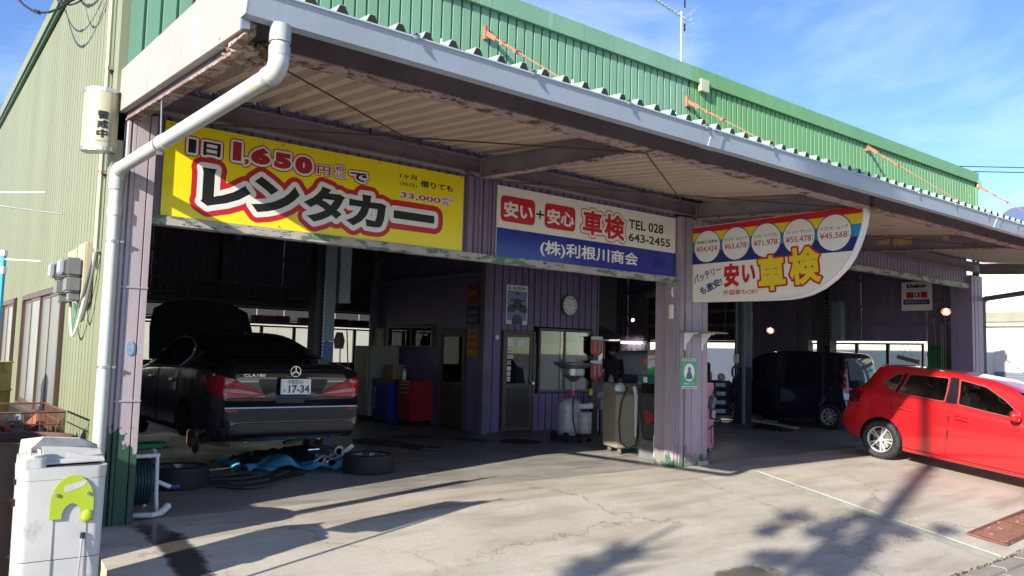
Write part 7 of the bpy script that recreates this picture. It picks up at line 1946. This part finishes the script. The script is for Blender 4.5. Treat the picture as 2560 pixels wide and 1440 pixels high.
for i in range(4):
    z = .172 + i * .205
    if proto is None:
        proto = thing('stacked_tyre', '', 'tyre', (13.95, 4.55, z), 'stack of four new tyres')
        build(MB().lathe([(.19, .03), (.215, .0), (.27, .002), (.295, .03), (.30, .05), (.30, .15), (.295, .17), (.27, .198), (.215, .2), (.19, .17)], (13.95, 4.55, z), 'z', 36), 'tyre', m_tyre, proto, smooth=35)
        lb_ = MB(); lb_.lathe([(.3015, .06), (.3015, .145)], (13.95, 4.55, z), 'z', 8, None, R(205), R(250)); build(lb_, 'label_band', M('pale_blue_label', (.30, .38, .46), .5, var=.4, vs=25), proto)
        cur = proto
    else:
        cur = proto.copy(); COL.objects.link(cur); cur.location.z = z
        for ch in list(proto.children): c = ch.copy(); COL.objects.link(c); c.parent = cur
    cur['label'] = 'black tyre with a pale label, %s of the stack by the column' % wd_[i]
BO = boxy('black_stove', 'tall black machine standing in the light of the open shutter', 'machine', [('body', m_black, MB().box(-.35, .35, -.42, .30, 0, 1.5), .02), ('side_unit', m_black, MB().box(-.3, .3, -.9, -.43, 0, 1.12), .02), ('tag_plate', m_cream, MB().box(-.3515, -.3505, -.15, -.08, 1.2, 1.34), 0), ('flue', m_black, MB().tube([(0, -1.0, 0), (0, -1.0, 1.35), (0, -.85, 1.42)], .05, 10), 0)], (16.35, 7.7, 0))
o = build(MB().ball((14.0, 4.5, 1.06), .09, 8, None, (1, 1, 1.1)), 'crumpled_bag', M('pale_crumple', (.5, .5, .5), .5, var=.3, bump=.5, bs=20), smooth=60); tag(o, 'crumpled pale bag on top of the tyre stack', 'bag')
JK = thing('floor_jack_board', 'wooden board and blue rag on a low frame beside the column', 'creeper', (13.4, 2.8, 0))
build(MB().obox((13.55, 2.75, .12), (.28, .95, .03), (R(6), 0, R(14))), 'board', M('worn_ply', (.30, .24, .16), .8, var=.15), JK); build(MB().obox((13.62, 2.9, .17), (.22, .3, .04), (0, 0, .4)), 'blue_rag', m_lb, JK, bev=.01)
build(MB().box(13.35, 13.75, 2.4, 3.15, .02, .08), 'frame', m_black, JK)
for y in (2.42, 3.1): build(MB().cyl((13.4, y, .03), .03, .3, 'x', 10), 'roller', m_black, JK)
CBD = boxy('cardboard_flap', 'small brown cardboard piece propped on the front of the navy minivan', 'cardboard', [('card', MATS['cardboard'], MB().obox((0, 0, .12), (.02, .20, .24), (.35, 0, 0)), 0)], (14.75, 4.45, 1.40))
L2 = thing('vehicle_lift', 'dark grey two post lift column with a side box behind the navy minivan', 'vehicle lift', (16.3, 3.1, 0))
m_dl = M('dark_lift_grey', (.06, .065, .07), .5, var=.1)
build(MB().box(16.15, 16.45, 2.95, 3.30, 0, 4.4), 'post', m_dl, L2); build(MB().box(16.1, 16.145, 2.98, 3.04, 0, 4.4), 'rail', m_black, L2); build(MB().box(16.2, 16.4, 2.70, 2.94, 2.0, 2.95), 'control_box', m_lg, L2, bev=.006)
for i in range(14): build(MB().box(16.085, 16.10, 3.0, 3.03, 1.9 + i * .08, 1.93 + i * .08), 'rack_tooth', m_steel, L2)
# battery sign on the right wall
DS = thing('battery_sign', 'white battery dealer sign with red bars and navy strip on the inner right wall', 'sign', (16.88, 1.2, 2.73))
fd_ = lambda u, v, w_: (16.868 - w_, -u, v)
build(MB().box(16.87, 16.895, .87, 1.56, 2.73, 3.395), 'board', m_cream, DS)
for a, b, c, d, m_ in ((-1.45, -1.28, 3.02, 3.16, m_sr), (-1.12, -.97, 3.02, 3.16, m_sr), (-1.52, -.92, 2.985, 3.0, m_sr), (-1.52, -.92, 2.87, 2.975, m_navy), (-1.26, -1.14, 3.03, 3.15, m_navy)):
    build(MB().add([fd_(a, c, .001), fd_(b, c, .001), fd_(b, d, .001), fd_(a, d, .001)], [(0, 1, 2, 3)]), 'colour_bar', m_, DS)
lettering('lettering', 'Delco', (-1.44, -1.0, 3.255, 3.345), fd_, [(0, m_sk, .001)], DS, weight=.06)
lettering('lettering', 'Freedom Battery', (-1.40, -1.04, 3.195, 3.225), fd_, [(0, m_sk, .001)], DS)
lettering('lettering', 'R', (-1.23, -1.17, 3.05, 3.13), fd_, [(0, m_sw, .002)], DS, weight=.02)
lettering('lettering', 'GMデルコバッテリー', (-1.48, -.95, 2.895, 2.95), fd_, [(0, m_sw, .002)], DS, weight=.01)
# lit work lamps
m_lamp = M('lit_lamp', (1, .93, .82), .4, var=0, emit=8)
for x, y, z, lb in ((16.75, .52, 2.68, 'lit clamp lamp beside the battery sign at the right end'), (16.6, 4.9, 2.28, 'lit clamp lamp above the roof of the navy minivan')):
    t_ = thing('clamp_lamp', lb, 'lamp', (x, y, z), 'lit clamp lamps')
    d = Vector((-.75, -.35, -.55)).normalized(); c = Vector((x, y, z)); q_ = d.to_track_quat('Z', 'Y').to_matrix()
    g = MB().lathe([(.02, -.12), (.05, -.10), (.10, 0), (.105, 0), (.055, -.11), (.0, -.125)], (0, 0, 0), 'z', 20); g.v = [tuple(c + q_ @ Vector(v)) for v in g.v]; build(g, 'reflector', M('copper_reflector', (.22, .08, .05), .4, .5), t_, smooth=35)
    g = MB().ball((0, 0, -.03), .045, 8, None, (1, 1, .7)); g.v = [tuple(c + q_ @ Vector(v)) for v in g.v]; build(g, 'lamp_glass', m_lamp, t_, smooth=60)
    build(MB().tube([tuple(c - d * .12), (16.9, y + .05, z + .10)], .01, 6), 'lamp_arm', m_black, t_)
t_ = thing('bulb', 'small bare lit bulb high in the dark behind the office', 'lamp', (15.6, 8.9, 2.57)); build(MB().ball((15.6, 8.9, 2.57), .04, 8), 'glass', m_lamp, t_, smooth=60); build(MB().tube([(15.6, 8.9, 2.62), (15.6, 8.9, 5.3)], .008, 6), 'flex', m_black, t_)
t_ = thing('tube_lamp', 'lit fluorescent tube over the workbench behind the silver minivan', 'lamp', (16.2, 9.2, 1.93)); build(MB().tube([(16.80, 9.65, 1.93), (16.80, 10.5, 1.93)], .03, 8), 'tube', M('lit_tube', (1, .96, .85), .4, var=0, emit=7), t_); build(MB().box(16.78, 16.86, 9.6, 10.55, 1.97, 2.02), 'fitting', m_white, t_)
# tools on the right wall
m_gsc = M('dark_green_plastic', (.02, .12, .05), .45, var=.08)
GSN = thing('snow_scoop', 'dark green plastic snow scoop hanging on the inner right wall', 'snow scoop', (16.85, .72, 1.4))
sc_ = rpoly([(.55, 1.42), (.95, 1.40), (1.0, 1.75), (.88, 1.92), (.68, 1.93), (.56, 1.80)], .05)
build(MB().extr([(16.85, y, z) for y, z in sc_], (.02, 0, 0)), 'scoop', m_gsc, GSN)
for i in range(6): y = .60 + i * .065; build(MB().tube([(16.845, y, 1.44), (16.845, y, 1.86)], .008, 5), 'scoop_rib', m_gsc, GSN)
build(MB().tube([(16.86, .80, 1.9), (16.87, .84, 2.55)], .016, 8), 'shaft', MATS['worn_wood_handle'], GSN); build(MB().tube([(16.87, .84, 2.55), (16.87, .80, 2.66), (16.87, .74, 2.74)], .017, 8), 'grip', m_gsc, GSN)
SPD = thing('spade', 'square mouthed steel spade with a wooden D handle hanging on the right wall', 'spade', (16.85, .42, 1.35))
build(MB().extr([(16.83, .26, 1.42), (16.83, .50, 1.42), (16.83, .53, 1.70), (16.83, .27, 1.70)], (.012, 0, 0)), 'blade', M('dusty_steel', (.16, .15, .14), .5, .5, var=.2), SPD)
build(MB().tube([(16.84, .42, 1.70), (16.86, .44, 2.25)], .016, 8), 'shaft', MATS['worn_wood_handle'], SPD); build(MB().tube([(16.86, .44, 2.25), (16.86, .38, 2.38), (16.86, .38, 2.42), (16.86, .52, 2.42), (16.86, .51, 2.38)], .012, 6, closed=True), 'handle', MATS['worn_wood_handle'], SPD)
for i, (y, z0, z1, lb) in enumerate(((.66, 1.5, 2.42, 'first of the thin pale rods standing by the green scoop'), (.62, 1.5, 2.40, 'second of the thin pale rods standing by the green scoop'), (.57, 1.2, 2.58, 'longest thin rod, nearest the spade'))):
    o = build(MB().tube([(16.80, y, z0 - .8), (16.86, y + .02, z1)], .008, 6), 'rod', M('pale_rod', (.35, .35, .34), .5)); tag(o, lb, 'rod', 'rods by the scoop')
HP = thing('hanging_plank', 'short grey plank hung on two cords before the right wall window', 'plank', (16.7, 1.35, 1.6))
build(MB().obox((16.72, 1.36, 1.60), (.06, .50, .09), (R(14), 0, 0)), 'plank', M('grey_timber', (.16, .14, .12), .8, var=.2), HP)
for y, z in ((1.50, 1.58), (1.26, 1.67)): build(MB().tube([(16.72, y, z), (16.74, 1.38, 1.98)], .004, 5), 'cord', m_black, HP)
build(MB().tube([(16.72, 1.40, 1.56), (16.72, 1.38, 1.44)], .004, 5).obox((16.72, 1.34, 1.43), (.05, .22, .03), (R(10), 0, 0)), 'lower_bar', m_black, HP)
CT = thing('hanging_banner', 'pale grey banner cloth hanging high behind the office corner', 'banner', (12.5, 7, 2.4))
g = MB(); n = 10; hi = [(12.2 + .75 * i / n, 7.0 + .03 * math.sin(i), 3.9) for i in range(n + 1)]; lo = [(x, y, 2.30 - .02 * i) for i, (x, y, z) in enumerate(hi)]
g.add(hi + lo, [(i, i + 1, n + 2 + i, n + 1 + i) for i in range(n)]); build(g, 'cloth', M('grey_green_cloth', (.10, .105, .10), .9), CT)
# bench clutter far behind
BN = thing('workbench', 'cluttered dark workbench along the far wall behind the silver minivan', 'workbench', (16.6, 10.1, 0))
build(MB().box(16.3, 16.9, 9.7, 11.6, .85, .9), 'top', m_black, BN); build(MB().box(16.3, 16.36, 9.7, 9.76, 0, .85).box(16.3, 16.36, 11.5, 11.56, 0, .85), 'leg_frame', m_black, BN)
for i in range(7): build(MB().box(16.82, 16.86, 9.8 + i * .12, 9.84 + i * .12, 1.35, 1.35 + random.uniform(.15, .4)), 'hung_tool', m_steel if i % 2 else m_scr[3], BN)

BW = thing('added_shade_wall', 'unseen grey concrete block wall added left of the side yard to shade it', 'wall', (-3.1, 2, -.5))  # out of view, added to cast shade over the drums and yard
m_blk = M('concrete_block', (.30, .29, .27), .85, var=.12, world=True)
for j in range(12):
    for i in range(21):
        y = -1.86 + i * .4 + (.2 if j % 2 else 0); z = -.5 + j * .192
        build(MB().box(-3.16, -3.04, y, y + .39, z, z + .184), 'concrete_block', m_blk, BW)
build(MB().box(-3.15, -3.05, -1.85, 6.9, -.5, 1.79), 'mortar_core', m_blk, BW)
CH = thing('cream_house', 'two storey cream house across the side yard, left of the picture', 'house', (-19, 6, -.5))
build(MB().box(-26, -15, -2, 16, -.5, 5.2), 'wall', M('cream_render', (.74, .70, .62), .8, var=.04), CH)
build(MB().extr([(-26.4, -2.5, 5.2), (-14.6, -2.5, 5.2), (-20.5, -2.5, 7.6)], (0, 19, 0)), 'roof', M('grey_roof_tiles', (.10, .10, .11), .7), CH)
for y in (0, 4, 8, 12):
    for z in (.6, 3.2): wnd = build(MB().box(-15.0, -14.96, y, y + 1.6, z, z + 1.2), 'window', m_glassd, CH); build(MB().box(-15.0, -14.94, y - .06, y + 1.66, z - .08, z - .01), 'window_sill', m_white, wnd)
# ================================================================ ROADSIDE, left of the camera: pole and tree that cast the shadows on the forecourt
UP = thing('utility_pole', 'concrete utility pole on the roadside left of the camera', 'utility pole', (-12, -8.76, -.5))
build(MB().tube([(-12, -8.76, -.55), (-12, -8.76, 12)], [.16, .10], 16), 'shaft', m_kerb, UP, smooth=40)
for z in (11.1, 11.6): build(MB().box(-12.9, -11.1, -8.8, -8.7, z, z + .08), 'cross_arm', m_steel, UP)
def shadow_tree(x, y, h_, r_, n, label, seed, zc_):
    random.seed(seed)
    t_ = thing('roadside_tree', label, 'tree', (x, y, -.5), 'roadside trees')
    tp = [(x, y, -.55), (x + .08, y, h_ * .35), (x - .05, y + .06, h_ * .65), (x, y, h_)]
    g = MB(); g.tube(tp, [.11, .085, .06, .02], 8)
    for k in range(14):
        z = random.uniform(zc_ - r_, zc_ + r_); a = random.uniform(0, 2 * PI); l = random.uniform(.4, 1) * r_ * 1.1
        g.tube([(x, y, z - .2), (x + l * .5 * math.cos(a), y + l * .5 * math.sin(a), z), (x + l * math.cos(a), y + l * math.sin(a), z + .15)], [.03, .02, .008], 5)
    build(g, 'trunk', M('bark', (.10, .08, .06), .9, var=.2), t_)
    g = MB()
    cl = [(Vector((random.gauss(0, .5), random.gauss(0, .5), random.gauss(0, .55))) * r_, random.uniform(.12, .30) * r_) for _ in range(16)]
    for i in range(n):
        c, rr = random.choice(cl)
        p = Vector((x, y, zc_)) + c + Vector((random.gauss(0, 1), random.gauss(0, 1), random.gauss(0, 1))) * rr * .5
        u = Vector((random.gauss(0, 1), random.gauss(0, 1), random.gauss(0, 1))).normalized() * .05; v = u.orthogonal().normalized() * .03
        g.add([p - u, p + v, p + u, p - v], [(0, 1, 2, 3)])
    o_ = build(g, 'crown', M('evergreen_leaf', (.045, .075, .02), .6, var=.3), t_); o_['kind'] = 'stuff'
shadow_tree(-8.2, -7.30, 6.9, .60, 1300, 'leafy evergreen tree beside the utility pole', 3, 5.8)
shadow_tree(-8.2, -6.0, 5.4, .36, 420, 'slender young tree nearer the garage than the pole', 5, 4.55)
random.seed(11)
